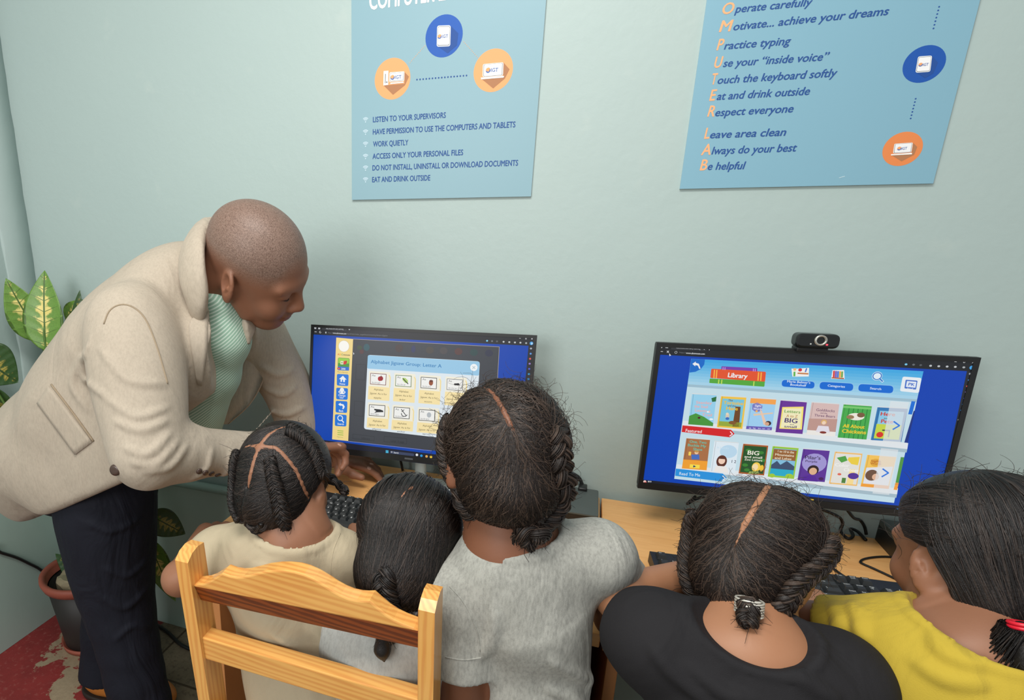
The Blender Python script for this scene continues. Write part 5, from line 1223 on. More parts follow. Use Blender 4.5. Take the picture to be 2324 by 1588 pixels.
def braid(parent, P, w, out, turns, mat, taper=(1, .55), fuzz=60, seed=3, name='braid'):
    V, F, MM = braid_mesh(P, w, out, turns, taper, seed); m = MB(); m.add(V, F, 0, True); m.m = list(MM)
    g = np.random.default_rng(seed)
    for i in range(fuzz):
        p = np.array(V[g.integers(len(V))]); d = unit(p - np.asarray(out)) * .5 + g.normal(0, .7, 3); L = g.uniform(.004, .013)
        q = [p, p + d * L * .5 + g.normal(0, .001, 3), p + d * L + g.normal(0, .002, 3)]
        v_, f_ = tube_np(q, [.0004, .0003, .0002], 3, False); m.add(v_, f_, 0, True)
    return m.build(name, mat, parent)
def flyaways(h, parent_list, n, L, curl, seed, lo=-.1, r=.00035):
    """loose wispy hairs standing off the hair surface"""
    g = np.random.default_rng(seed); VV = []; FF = []; b = 0
    for i in range(n):
        d = unit(g.normal(0, 1, 3)); 
        if d[2] < lo or d[0] > .55: continue
        p = h.pt(d); o = unit((d / h.R) @ h.A); t = unit(np.cross(o, g.normal(0, 1, 3))); s_ = np.cross(o, t); ln = L * g.uniform(.4, 1.2); ph = g.random() * 6.28; k = curl * g.uniform(.5, 1.3)
        w = np.linspace(0, 1, 12)[:, None]
        P = p + (t * w * .8 + o * (w * .55 * g.random() + .05 * w)) * ln + s_ * np.sin(ph + w * k) * ln * .18 + o * np.cos(ph + w * k) * ln * .10
        V, F = tube_np(P, np.linspace(r, r * .5, 12), 3, False); VV.append(V); FF += [tuple(j + b for j in f) for f in F]; b += len(V)
    return VV, FF
def ring_ties(name, c, axis, r, tube, n, pitch, mat, parent):
    a = unit(axis); x = unit(np.cross(a, [.3, .5, .8])); y = np.cross(a, x); t = np.linspace(0, 2 * np.pi * n, 30 * n)
    P = np.asarray(c) + np.outer(np.cos(t), x) * r + np.outer(np.sin(t), y) * r + np.outer(t / (2 * np.pi) * pitch, a)
    m = MB(); m.tube(P, tube, 7); return m.build(name, mat, parent)

class Surf:
    """things sewn on a garment: points seen at (u, v) are looked up on the real surface"""
    def __init__(s, obj):
        me = obj.data; V = [v.co[:] for v in me.vertices]; s.b = BVHTree.FromPolygons(V, [p.vertices[:] for p in me.polygons])
    def at(s, u, v, off=0.0):
        d = Vector(ray(u, v)).normalized(); q = s.b.ray_cast(Vector(CAM), d)
        if q[0] is None: q = s.b.find_nearest(Vector(at(u, v, 1.0)))
        n = q[1] if q[1].dot(d) < 0 else -q[1]
        return np.array(q[0]), np.array(n)
    def tube(s, px, r, n=40, off=.3, name='seam', mat=None, parent=None, sides=8):
        P = smooth_path(np.array(px, float), n); Q = []
        for p in P: a, b = s.at(*p); Q.append(a + b * r * off)
        Q = np.array(Q)
        for it in range(3): Q[1:-1] = Q[1:-1] * .5 + (Q[:-2] + Q[2:]) * .25
        m = MB(); m.tube(Q, r, sides); return m.build(name, mat, parent) if name else (m, Q)
    def patch(s, left, right, th, name, mat, parent, nu=6, nv=14, lift=0.0, relax=4):
        L = smooth_path(np.array(left, float), nv); R_ = smooth_path(np.array(right, float), nv); P = np.zeros((nv, nu, 3)); N = np.zeros((nv, nu, 3))
        for i in range(nv):
            for j in range(nu):
                P[i, j], N[i, j] = s.at(*(L[i] + (R_[i] - L[i]) * j / (nu - 1)))
        for it in range(relax):
            for M in (P, N):
                Q = M.copy(); Q[1:-1] = M[1:-1] * .5 + (M[:-2] + M[2:]) * .25; M[:, 1:-1] = Q[:, 1:-1] * .5 + (Q[:, :-2] + Q[:, 2:]) * .25; M[1:-1, (0, -1)] = Q[1:-1, (0, -1)]
        N /= np.linalg.norm(N, axis=2)[..., None]
        T = P + N * (th + lift); B = P + N * (lift - .003 if lift == 0 else lift); V = np.vstack([T.reshape(-1, 3), B.reshape(-1, 3)]); o = nu * nv; F = []
        ix = lambda i, j: i * nu + j
        for i in range(nv - 1):
            for j in range(nu - 1):
                F.append((ix(i, j), ix(i + 1, j), ix(i + 1, j + 1), ix(i, j + 1))); F.append((o + ix(i, j), o + ix(i, j + 1), o + ix(i + 1, j + 1), o + ix(i + 1, j)))
        ring = [ix(0, j) for j in range(nu)] + [ix(i, nu - 1) for i in range(1, nv)] + [ix(nv - 1, j) for j in range(nu - 2, -1, -1)] + [ix(i, 0) for i in range(nv - 2, 0, -1)]
        for a, b in zip(ring, ring[1:] + ring[:1]): F.append((a, b, b + o, a + o))
        m = MB(); m.add(V, F, 0, True); return m.build(name, mat, parent)

class Drape:
    """folds laid on the surface a garment has so far"""
    def __init__(s, S, vox=.009):
        V, F = S.mesh(vox, 1); s.S = S; s.q = Surf.__new__(Surf); s.q.b = BVHTree.FromPolygons([tuple(v) for v in V], [tuple(int(i) for i in f) for f in F])
    def fold(s, px, r, k=.016, sink=.45):
        Q = []; k = min(k, .010)
        for p in smooth_path(np.array([p[:2] for p in px], float), 11):
            a, b = s.q.at(*p); Q.append(a - b * r * sink)
        Q = np.array(Q); w = np.sin(np.pi * np.linspace(.04, .96, 11)) ** .6
        s.S.path(Q, r * (.3 + .7 * w), k)

# ================================================================== the man bending over the left desk
V3 = lambda *a: np.array(a, float)
SK_MAN = mat_skin('dark_brown_skin', (146, 100, 76), (130, 88, 67), ((140, 116, 103), (88, 66, 55)), (120, 74, 66))
C_JACKET = mat_cloth('beige_linen_jacket', (182, 170, 153), (174, 162, 145), .8, 700, .35, .25, (7, 3))
C_TROUSER = mat_cloth('navy_trousers', (29, 31, 41), (23, 25, 34), .75, 600, .6, 0, (8, 3))
t = NT('green_striped_shirt'); v = t.coord(); w = t.n('ShaderNodeVectorMath', operation='DOT_PRODUCT'); t.l(v, w.inputs[0]); w.inputs[1].default_value = (.25, .62, -.74)
w2 = t.n('ShaderNodeMath', operation='MULTIPLY'); t.l(w.outputs['Value'], w2.inputs[0]); w2.inputs[1].default_value = 1150; w3 = t.n('ShaderNodeMath', operation='SINE'); t.l(w2.outputs[0], w3.inputs[0])
t.base(t.ramp(w3.outputs[0], [(.05, (138, 172, 152)), (.5, (190, 210, 196))])); t.set(Roughness=.8); t.bump(t.noise(t.coord((1, 1, .5)), 14, 3, .5, 1), .4, .01); C_SHIRT = t.m
HM = Head(at(588, 602, 1.055), (.90, .12, -.56), (.34, -.36, .86), .248)
NB = at(462, 648, 1.075)                                              # root of the neck
MID = [at(400, 690, 1.07), at(330, 770, 1.07), at(245, 880, 1.07), at(165, 1000, 1.07)]
TA = unit(MID[0] - MID[3]); TN = unit(np.cross(TA, V3(0, 1, 0)));  TN = TN if TN[2] < 0 else -TN       # chest normal: forward and down
FL = (TN, .68)
SH_R, SH_L = at(300, 742, .895), at(560, 728, 1.235)
EL_R, WR_R = at(338, 1028, .80), at(575, 1026, 1.00)
EL_L, WR_L = at(652, 880, 1.27), at(700, 1022, 1.285)
HIP = at(200, 1040, 1.07)
KN_N, AN_N = at(262, 1330, .985), atz(330, 1640, .09)
KN_F, AN_F = at(255, 1340, 1.13), V3(-1.235, 1.09, .09)
TIP_R = at(776, 1012, 1.262)

S = Sdf(); HM.build(S, False, 1.05)
S.cone(HM.p(-.14, 0, -.18), NB, .062, .070, .03)
S.cone(NB, MID[1], .10, .16, .04, (TN, .6)); S.cone(MID[1], HIP, .15, .14, .04, (TN, .6)); S.cone(SH_R, SH_L, .05, .05, .04)
S.path([SH_R, EL_R, WR_R], [.05, .042, .028], .02); S.path([SH_L, EL_L, WR_L], [.05, .042, .028], .02)
S.path([HIP + V3(.03, -.06, -.02), KN_N, AN_N], [.07, .05, .04], .03); S.path([HIP + V3(.03, .08, -.02), KN_F, AN_F], [.07, .05, .04], .03)
dR = unit(TIP_R - WR_R); nR = unit(V3(.2, -.2, -1) - dR * (V3(.2, -.2, -1) @ dR)); W2 = TIP_R - dR * .172 - np.cross(dR, nR) * .030
S.path([WR_R, W2 - dR * .01], [.03, .029], .02); hand(S, W2, dR, V3(.2, -.2, -1), .195, (.0, .75, .95, 1.0), True, 1, .06)
T_L = at(838, 1066, 1.355); dL = unit(V3(.24, .07, -.012)); WL2 = V3(*(at(738, 1040, 1.300)))
S.path([WR_L, WL2], [.03, .030], .02); hand(S, WL2, dL, V3(-.06, 0, -1), .185, (.34, .40, .44, .5), True, -1, .16, unit(V3(.85, -.55, -.18)))
scalp = lambda V: (lambda q: np.clip((q[:, 2] - (.02 + .12 * q[:, 0]) + .02 * np.sin(9 * q[:, 0])) / .16, 0, 1) * np.clip((.36 - q[:, 0] + .25 * (q[:, 2] - .2)) / .10, 0, 1) * (q[:, 2] < 1))(HM.loc(V))
lips = lambda V: (lambda q: np.exp(-((q[:, 0] - .385) / .06) ** 2 - ((q[:, 1]) / .085) ** 2 - ((q[:, 2] + .268) / .035) ** 2))(HM.loc(V))
MAN = S.obj('person', SK_MAN, None, .0032, 2, {'scalp': scalp, 'lips': lips})
tag(MAN, 'bald man in a beige jacket bending over the left desk and pointing at the monitor', 'person')
m = MB()
for y in (-1, 1):
    q = [HM.p(.372 - .05 * a_ * a_, (.125 + .055 * a_) * y, -.030 + .012 * a_ * a_) for a_ in np.linspace(-1, 1, 9)]; m.tube(q, .0011, 6)
m.build('eyelashes', mat_plain('dark_lashes', (36, 24, 20), .6), MAN)
NAIL = mat_plain('fingernail_pink', (186, 142, 124), .3); SM = Surf(MAN)
for u0, v0, dx, dy in ((771, 1009, .9, .25), (838, 1062, .8, .3), (843, 1052, .85, .2)):
    p, n_ = SM.at(u0, v0); d_ = unit(RT * dx - UP * dy); d_ = unit(d_ - n_ * (d_ @ n_)); S = Sdf(); S.ell(p - n_ * .0012, (.0062, .0042, .0022), np.stack([d_, np.cross(n_, d_), n_]), .0); S.obj('fingernail', NAIL, MAN, .0012, 0)
# shirt: body, collar and the cuffs that show
S = Sdf(); S.cone(NB - TA * .02, MID[1], .085, .13, .03, (TN, .6)); S.cone(MID[1], HIP, .13, .13, .03, (TN, .6))
S.path([NB + TA * .0, HM.p(-.19, 0, -.34)], [.084, .078], .01); S.path([NB + TA * .0, HM.p(-.14, 0, -.18)], [.068, .068], .0, None, 's')
S.cut(HM.p(-.22, 0, -.36), unit(HM.p(-.14, 0, -.1) - NB) - TN * .35)
dW = unit(WR_R - EL_R); S.path([EL_R, WR_R + dW * .032], [.04, .043], .01); S.cut(WR_R + dW * .030, dW, .002, WR_R - .05, WR_R + .12)
dWL = unit(WR_L - EL_L); S.path([EL_L, WR_L + dWL * .02], [.04, .040], .01)
S.path([at(508, 700, 1.04), at(512, 770, 1.045), at(490, 850, 1.06), at(430, 950, 1.07)], [.044, .048, .048, .08], .03)
SHIRT = S.obj('shirt', C_SHIRT, MAN, .004, 2)
# trousers
S = Sdf(); S.cone(HIP + TA * .05, HIP - TA * .03, .14, .14, .03, (TN, .8)); S.ell(HIP + V3(-.05, 0, .0), (.14, .155, .14), None, .05)
TH = at(241, 1150, .985)
S.path([TH + V3(0, .01, .08), TH, at(251, 1240, .985), KN_N, KN_N * .5 + AN_N * .5, AN_N + V3(0, 0, -.03)], [.105, .106, .098, .086, .070, .074], .03, None, 'u', 14)
S.path([HIP + V3(.03, .08, -.02), (HIP + V3(.03, .08, 0)) * .5 + KN_F * .5, KN_F, KN_F * .5 + AN_F * .5, AN_F + V3(0, 0, -.02)], [.11, .098, .084, .070, .076], .03)
for c, z in ((AN_N, .03), (AN_F, .078)): S.cut(c + V3(0, 0, z - c[2]), V3(0, 0, -1), .003, c - .16, c + V3(.16, .16, .05))
DR = Drape(S)
for q, r_ in (([(205, 1188), (255, 1204), (320, 1176)], .004), ([(240, 1290), (290, 1305), (335, 1268)], .0045), ([(228, 1352), (285, 1378), (338, 1330)], .005), ([(262, 1452), (300, 1420), (340, 1425)], .004)): DR.fold(q, r_, .035, .5)
TRO = S.obj('trousers', C_TROUSER, MAN, .0055, 2)
# shoes
SHOE = mat_plain('tan_leather', (190, 120, 50), .4); SOLE = mat_plain('dark_sole', (38, 30, 26), .6)
for an, yaw in ((AN_N, 0), (AN_F, .1)):
    f_ = V3(math.cos(yaw), math.sin(yaw), 0); l_ = V3(-f_[1], f_[0], 0); A_ = np.stack([f_, l_, V3(0, 0, 1)]); h0 = V3(an[0], an[1], 0)
    S = Sdf(); S.ell(h0 - f_ * .02 + V3(0, 0, .055), (.06, .042, .055), A_, .02); S.ell(h0 + f_ * .10 + V3(0, 0, .045), (.11, .048, .042), A_, .04); S.ell(h0 + f_ * .17 + V3(0, 0, .035), (.06, .045, .03), A_, .03)
    S.cut(h0 + V3(0, 0, .016), V3(0, 0, -1), .001); sh = S.obj('shoe', SHOE, MAN, .004, 1)
    S = Sdf(); S.ell(h0 - f_ * .02 + V3(0, 0, .012), (.064, .046, .04), A_, .02); S.ell(h0 + f_ * .10 + V3(0, 0, .012), (.125, .051, .04), A_, .03); S.cut(h0 + V3(0, 0, .019), V3(0, 0, 1), .001); S.cut(h0 + V3(0, 0, .001), V3(0, 0, -1), .001)
    S.obj('sole', SOLE, sh, .004, 1)
# jacket
S = Sdf()
S.cone(MID[0] - TN * .015, MID[1], .145, .185, .05, FL); S.cone(MID[1], MID[2], .185, .19, .05, FL); S.cone(MID[2], MID[3], .19, .20, .05, FL)
S.cone(SH_R + TA * -.01, SH_L - TA * .01, .066, .066, .07)
S.cone(MID[3] + V3(-.02, 0, .0), at(140, 1062, 1.07), .19, .172, .05, (TN, .70))
S.ell(at(165, 1000, 1.07), (.15, .20, .145), np.stack([TA, V3(0, 1, 0), TN]), .06)
S.ell(at(202, 1064, .885), (.178, .036, .15), np.stack([unit(at(330, 1010, .93) - at(60, 1130, .93)), V3(0, 1, 0), unit(np.cross(unit(at(330, 1010, .93) - at(60, 1130, .93)), V3(0, 1, 0)))]), .06)   # skirt of the near side
S.ell(MID[0] + TN * .085 + V3(.045, -.03, -.03), (.12, .12, .07), np.stack([TA, V3(0, 1, 0), TN]), .06)      # chest
S.ell(at(410, 880, .985), (.10, .05, .045), np.stack([TA, V3(0, 1, 0), TN]), .05)       # near breast
# lower edge of the jacket
h0, h1 = at(82, 1178, .93), at(345, 1062, .93); hd_ = unit(h1 - h0); hn = unit(np.cross(hd_, V3(0, 1, 0))); hn = hn if hn[2] < 0 else -hn
S.ell(at(118, 1095, .90), (.085, .04, .08), None, .05)
S.cut(h0 * .5 + h1 * .5, hn, .02)
bk = at(8, 1040, 1.07); S.cut(bk, unit(V3(-.92, 0, -.38)), .12)
S.path([HIP + V3(.02, .03, -.04), HIP + V3(0, .03, -.4)], [.135, .14], .01, None, 's')
# opening of the front
S.path([NB + TN * .05 + TA * .06, at(512, 722, 1.0), at(526, 790, .99), at(540, 860, 1.01), at(560, 960, 1.05)], [.04, .034, .048, .052, .07], .006, None, 's')
S.path([at(520, 722, 1.08), at(560, 790, 1.10), at(575, 860, 1.12), at(560, 1000, 1.1)], [.05, .068, .075, .09], .006, None, 's')
S.path([HM.p(-.14, 0, -.18), NB - TA * .005], [.078, .078], .004, None, 's')
S.path([at(610, 930, 1.14), at(590, 990, 1.12)], [.05, .05], .006, None, 's')
# sleeves
u_ = unit(EL_R - SH_R)
S.path([SH_R + V3(.0, .0, .0), SH_R * .55 + EL_R * .45, EL_R], [.083, .082, .064], .018, None, 'u', 9)
S.path([EL_R, EL_R * .7 + WR_R * .3], [.060, .051], .025); S.stub(EL_R * .7 + WR_R * .3, WR_R - dW * .010, .051, .043, .025)
S.cone(WR_R - dW * .022, WR_R + dW * .03, .037, .039, .002, None, 's')
S.path([SH_L, SH_L * .5 + EL_L * .5, EL_L, EL_L * .4 + WR_L * .6], [.072, .060, .053, .049], .03, None, 'u', 9); S.stub(EL_L * .4 + WR_L * .6, WR_L, .049, .044, .03)
# cloth folds: sleeve head, inner elbow, forearm
DR = Drape(S); fold = DR.fold
for f_ in ([(225, 790, .82), (290, 860, .785), (372, 872, .83)], [(245, 905, .80), (310, 945, .755), (378, 925, .82)],
           [(262, 955, .79), (320, 975, .745), (378, 955, .82)]): fold(f_, .0038, .024)
for f_ in ([(285, 1015, .775), (335, 1030, .742), (385, 985, .79)], [(300, 1048, .78), (355, 1052, .752), (405, 1000, .81)], [(330, 1070, .79), (385, 1058, .775), (425, 1010, .83)]): fold(f_, .0042, .016)
for f_ in ([(440, 1085, .855), (470, 1060, .845), (480, 1020, .87)], [(490, 1090, .89), (518, 1065, .885), (525, 1025, .9)]): fold(f_, .0026, .016)
for f_ in ([(590, 830, 1.24), (630, 850, 1.215), (665, 840, 1.24)], [(600, 880, 1.24), (640, 895, 1.22), (670, 880, 1.24)], [(610, 930, 1.24), (650, 940, 1.23), (688, 925, 1.25)]): fold(f_, .0038, .02)
for f_ in ([(190, 800, .93), (165, 870, .89), (200, 930, .87)], [(205, 770, .93), (190, 850, .88), (240, 900, .86)]): fold(f_, .0036, .03)
JK = S.obj('jacket', C_JACKET, MAN, .0045, 2)
C_JDARK = mat_cloth('jacket_seam', (158, 142, 120), (150, 134, 112), .85)
SJ = Surf(JK)
S = Sdf()                                                              # standing collar around the neck, its fall on the near side
S.path([at(452, 714, .972), at(447, 668, .958), at(435, 612, .962), at(438, 562, .99), at(468, 524, 1.06), at(520, 548, 1.15), at(556, 620, 1.20)], [.019, .027, .031, .030, .026, .022, .018], .006, (V3(-.35, -.85, .35), .36), 'u', 26)
S.obj('collar', C_JACKET, JK, .0032, 2)
SJ.patch([(434, 728), (428, 747), (436, 800), (446, 868)], [(470, 708), (470, 768), (464, 822), (456, 872)], .006, 'lapel', C_JACKET, JK)
SJ.patch([(109, 872), (84, 912), (100, 945)], [(117, 868), (240, 985), (215, 1005)], .003, 'pocket_flap', C_JACKET, JK, 10, 8) if False else None
SJ.patch([(112, 875), (86, 915)], [(210, 1003), (172, 1031)], .0035, 'pocket_flap', C_JACKET, JK, 12, 8)
SJ.tube([(117, 872), (165, 935), (213, 1001)], .0022, 20, .5, 'pocket_seam', C_JDARK, JK)
SJ.tube([(236, 735), (250, 702), (285, 690), (325, 715), (352, 775), (372, 840), (380, 870)], .0016, 30, .2, 'armhole_seam', C_JDARK, JK)
p, n_ = SJ.at(262, 1066); n_ = unit(n_ * .3 + V3(.25, -.9, .2)); bx = basis(n_, V3(0, 0, 1)); P = []
m = MB(); prof = [(0, .004), (.006, .0045), (.0095, .0035), (.0105, .0015), (.0100, -.002)]
V = []; F = []
for r_, z_ in prof:
    for i in range(20): a_ = 2 * math.pi * i / 20; V.append(p + bx[1] * r_ * math.cos(a_) + bx[2] * r_ * math.sin(a_) + bx[0] * z_)
for k in range(4):
    for i in range(20): F.append((k * 20 + i, k * 20 + (i + 1) % 20, (k + 1) * 20 + (i + 1) % 20, (k + 1) * 20 + i))
m.add(V, F, 0, True); BT = mat_plain('dark_brown_button', (70, 54, 46), .3); m.build('button', BT, JK)
m = MB(); m.box(p + bx[0] * .005, (.002, .002, .002)); 
for i, (u0, v0) in enumerate(((452, 1073), (466, 1076), (480, 1078), (494, 1081))):
    p, n_ = SJ.at(u0, v0 - 4); bx = basis(n_, V3(0, 0, 1)); m = MB(); m.lathe([(0, .003), (.005, .003), (.006, .001), (.006, -.002)], (0, 0, 0), 14)
    m.v = [tuple(p + bx[1] * q[0] + bx[2] * q[1] + bx[0] * q[2]) for q in m.v]; m.build('cuff_button', BT, JK)
# far lapel: the front edge folded back on the far side
a0, a1, a2, a3 = at(572, 752, 1.20), at(550, 820, 1.17), at(522, 895, 1.15), at(484, 958, 1.13)
b0, b1, b2, b3 = at(612, 752, 1.215), at(602, 850, 1.20), at(570, 915, 1.17), at(520, 962, 1.15)
A_ = smooth_path(np.array([a0, a1, a2, a3]), 14); B_ = smooth_path(np.array([b0, b1, b2, b3]), 14)
V = []; F = []
for off in (0, 1):
    for i in range(14):
        for j in range(5): q = A_[i] + (B_[i] - A_[i]) * j / 4; V.append(q + V3(-.25, -.9, .1) * (.006 if off else 0) + V3(0, -.004 * math.sin(j * .8), 0))
for i in range(13):
    for j in range(4):
        q = i * 5 + j; F.append((q, q + 1, q + 6, q + 5)); F.append((70 + q, 70 + q + 5, 70 + q + 6, 70 + q + 1))
for i in range(13):
    for j in (0, 4): q = i * 5 + j; F.append((q, q + 5, q + 75, q + 70))
m = MB(); m.add(V, F, 0, True); m.build('lapel', C_JACKET, JK)

# ================================================================== the children
def girl_torso(S, N, C, H, L, Rr, f, w, g, arm=.040, tilt=.60):
    """N neck root, C chest, H hips, L and Rr shoulders, f facing, w half width, g growth for clothes"""
    S.cone(C, H, w + g, w * .98 + g, .03, (f, tilt))
    S.path([L, N * .55 + (L + Rr) * .225, Rr], [arm + g, arm * 1.0 + g, arm + g], .045)
    S.cone(N - V3(0, 0, .024 if g else 0), C, .045 + g, .07 + g, .04)
def sleeve(S, sh, end, r0, r1, k=.02):
    S.stub(sh, end, r0, r1, k); d = unit(end - sh)
    S.cone(end - d * .018, end + d * .03, r1 - .007, r1 - .004, .002, None, 's')

# ---------------------------------------------------------------- tall girl, grey shirt
SK_C = mat_skin('brown_skin', (132, 86, 62), (116, 74, 53)); SK_A = mat_skin('warm_brown_skin', (148, 104, 78), (136, 92, 69)); SK_B = mat_skin('medium_brown_skin', (158, 108, 80), (142, 94, 68))
SK_D = mat_skin('light_brown_skin', (168, 120, 88), (156, 108, 78)); SK_E = mat_skin('tan_brown_skin', (152, 106, 80), (136, 92, 68))
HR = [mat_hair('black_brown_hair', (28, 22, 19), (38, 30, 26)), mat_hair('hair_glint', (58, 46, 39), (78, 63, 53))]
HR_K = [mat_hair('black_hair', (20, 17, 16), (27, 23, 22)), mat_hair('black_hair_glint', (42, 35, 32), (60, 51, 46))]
C_GREY = mat_cloth('heather_grey_jersey', (172, 172, 164), (162, 162, 154), .9, 800, .45, .6, (8, 3))
C_GREY2 = mat_cloth('light_grey_jersey', (174, 176, 172), (164, 166, 162), .9, 800, .35, .4, (9, 3))
C_CREAM = mat_cloth('cream_jersey', (184, 171, 145), (174, 161, 135), .9, 800, .45, 0, (7, 3))
C_BLACK = mat_cloth('black_cotton', (40, 39, 41), (32, 31, 33), .85, 800, .5, 0, (7, 3))
C_YELLOW = mat_cloth('yellow_jersey', (192, 168, 62), (178, 152, 52), .9, 700, .45, 0, (8, 3))
C_DARK = mat_cloth('dark_leggings', (40, 42, 50), (34, 36, 44), .9); C_RED = mat_cloth('red_cotton', (170, 24, 40), (150, 18, 32), .9)
C_DENIM = mat_cloth('blue_denim', (58, 74, 104), (48, 62, 90), .9)
def legs(S, H, side, knee, foot, r=.055):
    S.path([H, knee, foot], [r, r * .75, r * .55], .02)

hc = at(1118, 1022, .795); fC = unit(V3(-.46, .86, -.34))
HC = Head(hc + V3(.012, -.005, -.012), fC, (-.10, .40, .88), .200)
NC = at(1150, 1235, .755); LC, RC = at(1036, 1352, .735), at(1352, 1262, .80); CC = at(1190, 1380, .765); HHC = at(1235, 1800, .74)
LE = at(1045, 1640, .735); RE = at(1452, 1405, .92); RW = at(1330, 1235, 1.08)
S = Sdf(); HC.build(S, True); S.cone(HC.p(-.12, 0, -.2), NC, .044, .050, .03)
girl_torso(S, NC, CC, HHC, LC, RC, V3(-.1, 1, 0), .068, 0, .036)
S.path([LC, LE, at(1010, 1500, .9)], [.038, .032, .024], .02); 
hand(S, at(1010, 1500, .9), V3(-.05, .9, .3), V3(0, .2, -1), .13, (.4, .5, .5, .6), True, 1)
S.path([RC, at(1400, 1400, .87), at(1392, 1330, .99)], [.036, .030, .022], .02); hand(S, at(1392, 1330, .99), V3(-.3, 1, .1), V3(0, .1, -1), .13, (.3, .3, .35, .4), True, -1)
fl = V3(0, 0, 0); hx = V3(HHC[0], HHC[1], .0)
for dx in (-.05, .05): legs(S, HHC + V3(dx, 0, -.02), 0, hx + V3(dx, .01, .32), hx + V3(dx, 0, .045)); S.ell(hx + V3(dx, .035, .025), (.03, .075, .025), None, .02)
h = Hair(HC, HR, .045); part = [(1082, 862), (1122, 898), (1150, 945), (1166, 990), (1178, 1030), (1186, 1075)]; h.scalp(S, part, .003)
GC = S.obj('person', SK_C, None, .0035, 2); tag(GC, 'tall girl in a grey shirt with two thick crown braids, watching the left monitor', 'person', 'children at the computers')
S = Sdf(); girl_torso(S, NC, CC, HHC, LC, RC, V3(-.1, 1, 0), .070, .009, .042)
sleeve(S, LC, at(1043, 1497, .735), .050, .054); sleeve(S, RC, at(1398, 1318, .845), .046, .046)
T = Sdf(); T.ell(NC + V3(.005, .012, .042), (.064, .066, .056)); S.scoop(T, .007)
S.cut(HHC + V3(0, 0, -.03), V3(0, 0, -1), .004)
S.warp(lambda P: .0022 * np.sin(34 * P[..., 0] + 18 * P[..., 2] + 3 * np.sin(9 * P[..., 2])) * np.clip((.92 - P[..., 2]) / .15, 0, 1))
fold = Drape(S).fold
for f_ in ([(1095, 1490, .70), (1120, 1440, .685), (1125, 1380, .68)], [(1250, 1500, .66), (1310, 1530, .68), (1380, 1560, .72)], [(1240, 1560, .65), (1300, 1585, .67), (1370, 1640, .71)]): fold(f_, .005, .02)
SH = S.obj('shirt', C_GREY, GC, .004, 2); SS = Surf(SH)
SS.tube([(1010, 1490), (1050, 1497), (1092, 1492)], .0010, 14, .2, 'cuff_seam', C_GREY, SH)
SS.tube([(1020, 1330), (1055, 1370), (1082, 1430), (1090, 1478)], .0009, 20, .1, 'armhole_seam', C_GREY, SH)
S = Sdf(); S.cone(HHC, HHC + V3(0, 0, -.12), .095, .105, .02, (V3(0, 1, 0), .7)); S.cut(HHC + V3(0, 0, -.16), V3(0, 0, -1), .004); S.obj('skirt', C_DENIM, GC, .006, 1)
LB = [(1040, 880), (988, 930), (974, 990), (985, 1040), (1012, 1080), (1045, 1115), (1085, 1150), (1130, 1180)]; RBr = [(1150, 862), (1225, 905), (1258, 980), (1262, 1050), (1250, 1110), (1225, 1160), (1190, 1195)]
S = h.cap([part], (.42, -.34), -.36, .2, .0030)
flows = [(part, LB, 1500, .006, .06, .10), (part, RBr, 1500, .007, .08, .10), ([(.62, .1, .78), (.7, .45, .5), (.6, .8, .1)], LB, 500, .006, .06, .1), ([(.62, -.1, .78), (.7, -.45, .5), (.6, -.8, .1)], RBr, 500, .006, .06, .1), (part[2:], [(1045, 1120), (1085, 1155), (1130, 1180), (1175, 1185)], 900, .006, .08, .15), (part[2:], [(1175, 1190), (1215, 1165), (1250, 1110)], 900, .006, .08, .15), ([(1100, 862), (1040, 880)], LB[1:5], 300, .004, .05, .2)]
hr = h.make(GC, S, flows, HR, .003, 5, .00055, 12)
oc = h.c
lb3 = h.braid_px(LB[1:], .013, .001, 40); braid(GC, lb3, .0165, oc, 5.0, HR, (.55, 1.1), 160, 1)
rb3 = h.braid_px(RBr[2:], .014, .001, 30); braid(GC, rb3, .018, oc, 3.6, HR, (.8, 1.1), 160, 2)
q0 = h.pt(h.dir(1190, 1192), .010); q1 = q0 + unit(at(1232, 1205, .7) - q0) * .03
for k_ in range(2):
    w = np.linspace(0, 1, 12)[:, None]; P = q0 + (q1 - q0) * w * .9 + V3(0, -.006 - .003 * k_, .008 - .016 * k_) + np.column_stack([.010 * np.sin(7 * w[:, 0] + k_), .004 * np.cos(6 * w[:, 0]), .010 * np.cos(7 * w[:, 0] + k_)])
    braid(GC, P, .0135, oc, 1.6, HR, (1, .9), 120, 41 + k_, 'hair_bun')
V, F = flyaways(h, None, 900, .045, 9, 4, -.35)
def join_fly(VV, FF, name, parent, mat):
    m = MB(); m.add(np.vstack(VV), FF, 0, True); o = m.build(name, mat, parent); o['kind'] = 'stuff'; return o
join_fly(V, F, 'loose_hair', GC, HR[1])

# ---------------------------------------------------------------- girl in cream, cornrows
HA = Head(at(652, 1078, .785) + V3(0, .0, -.01), unit(V3(.14, .95, -.32)), (.02, .32, .95), .190)
NA = at(668, 1218, .745); LA, RA = at(497, 1262, .745), at(770, 1275, .765); CA = at(640, 1330, .745); HHA = at(690, 1650, .725)
EA = at(408, 1312, .725); WA = at(468, 1210, .90)
S = Sdf(); HA.build(S, True); S.cone(HA.p(-.12, 0, -.2), NA, .042, .048, .03)
girl_torso(S, NA, CA, HHA, LA, RA, V3(0, 1, 0), .085, 0, .034)
S.path([LA, EA, WA], [.034, .028, .022], .016); hand(S, WA, unit(at(522, 1178, .985) - WA), V3(.15, .1, -1), .105, (.35, .4, .45, .5), True, -1)
S.path([RA, at(850, 1330, .80), at(800, 1235, .96)], [.034, .027, .021], .018); hand(S, at(800, 1240, .95), V3(-.1, 1, .15), V3(0, .1, -1), .12, (.3, .35, .35, .4), True, -1)
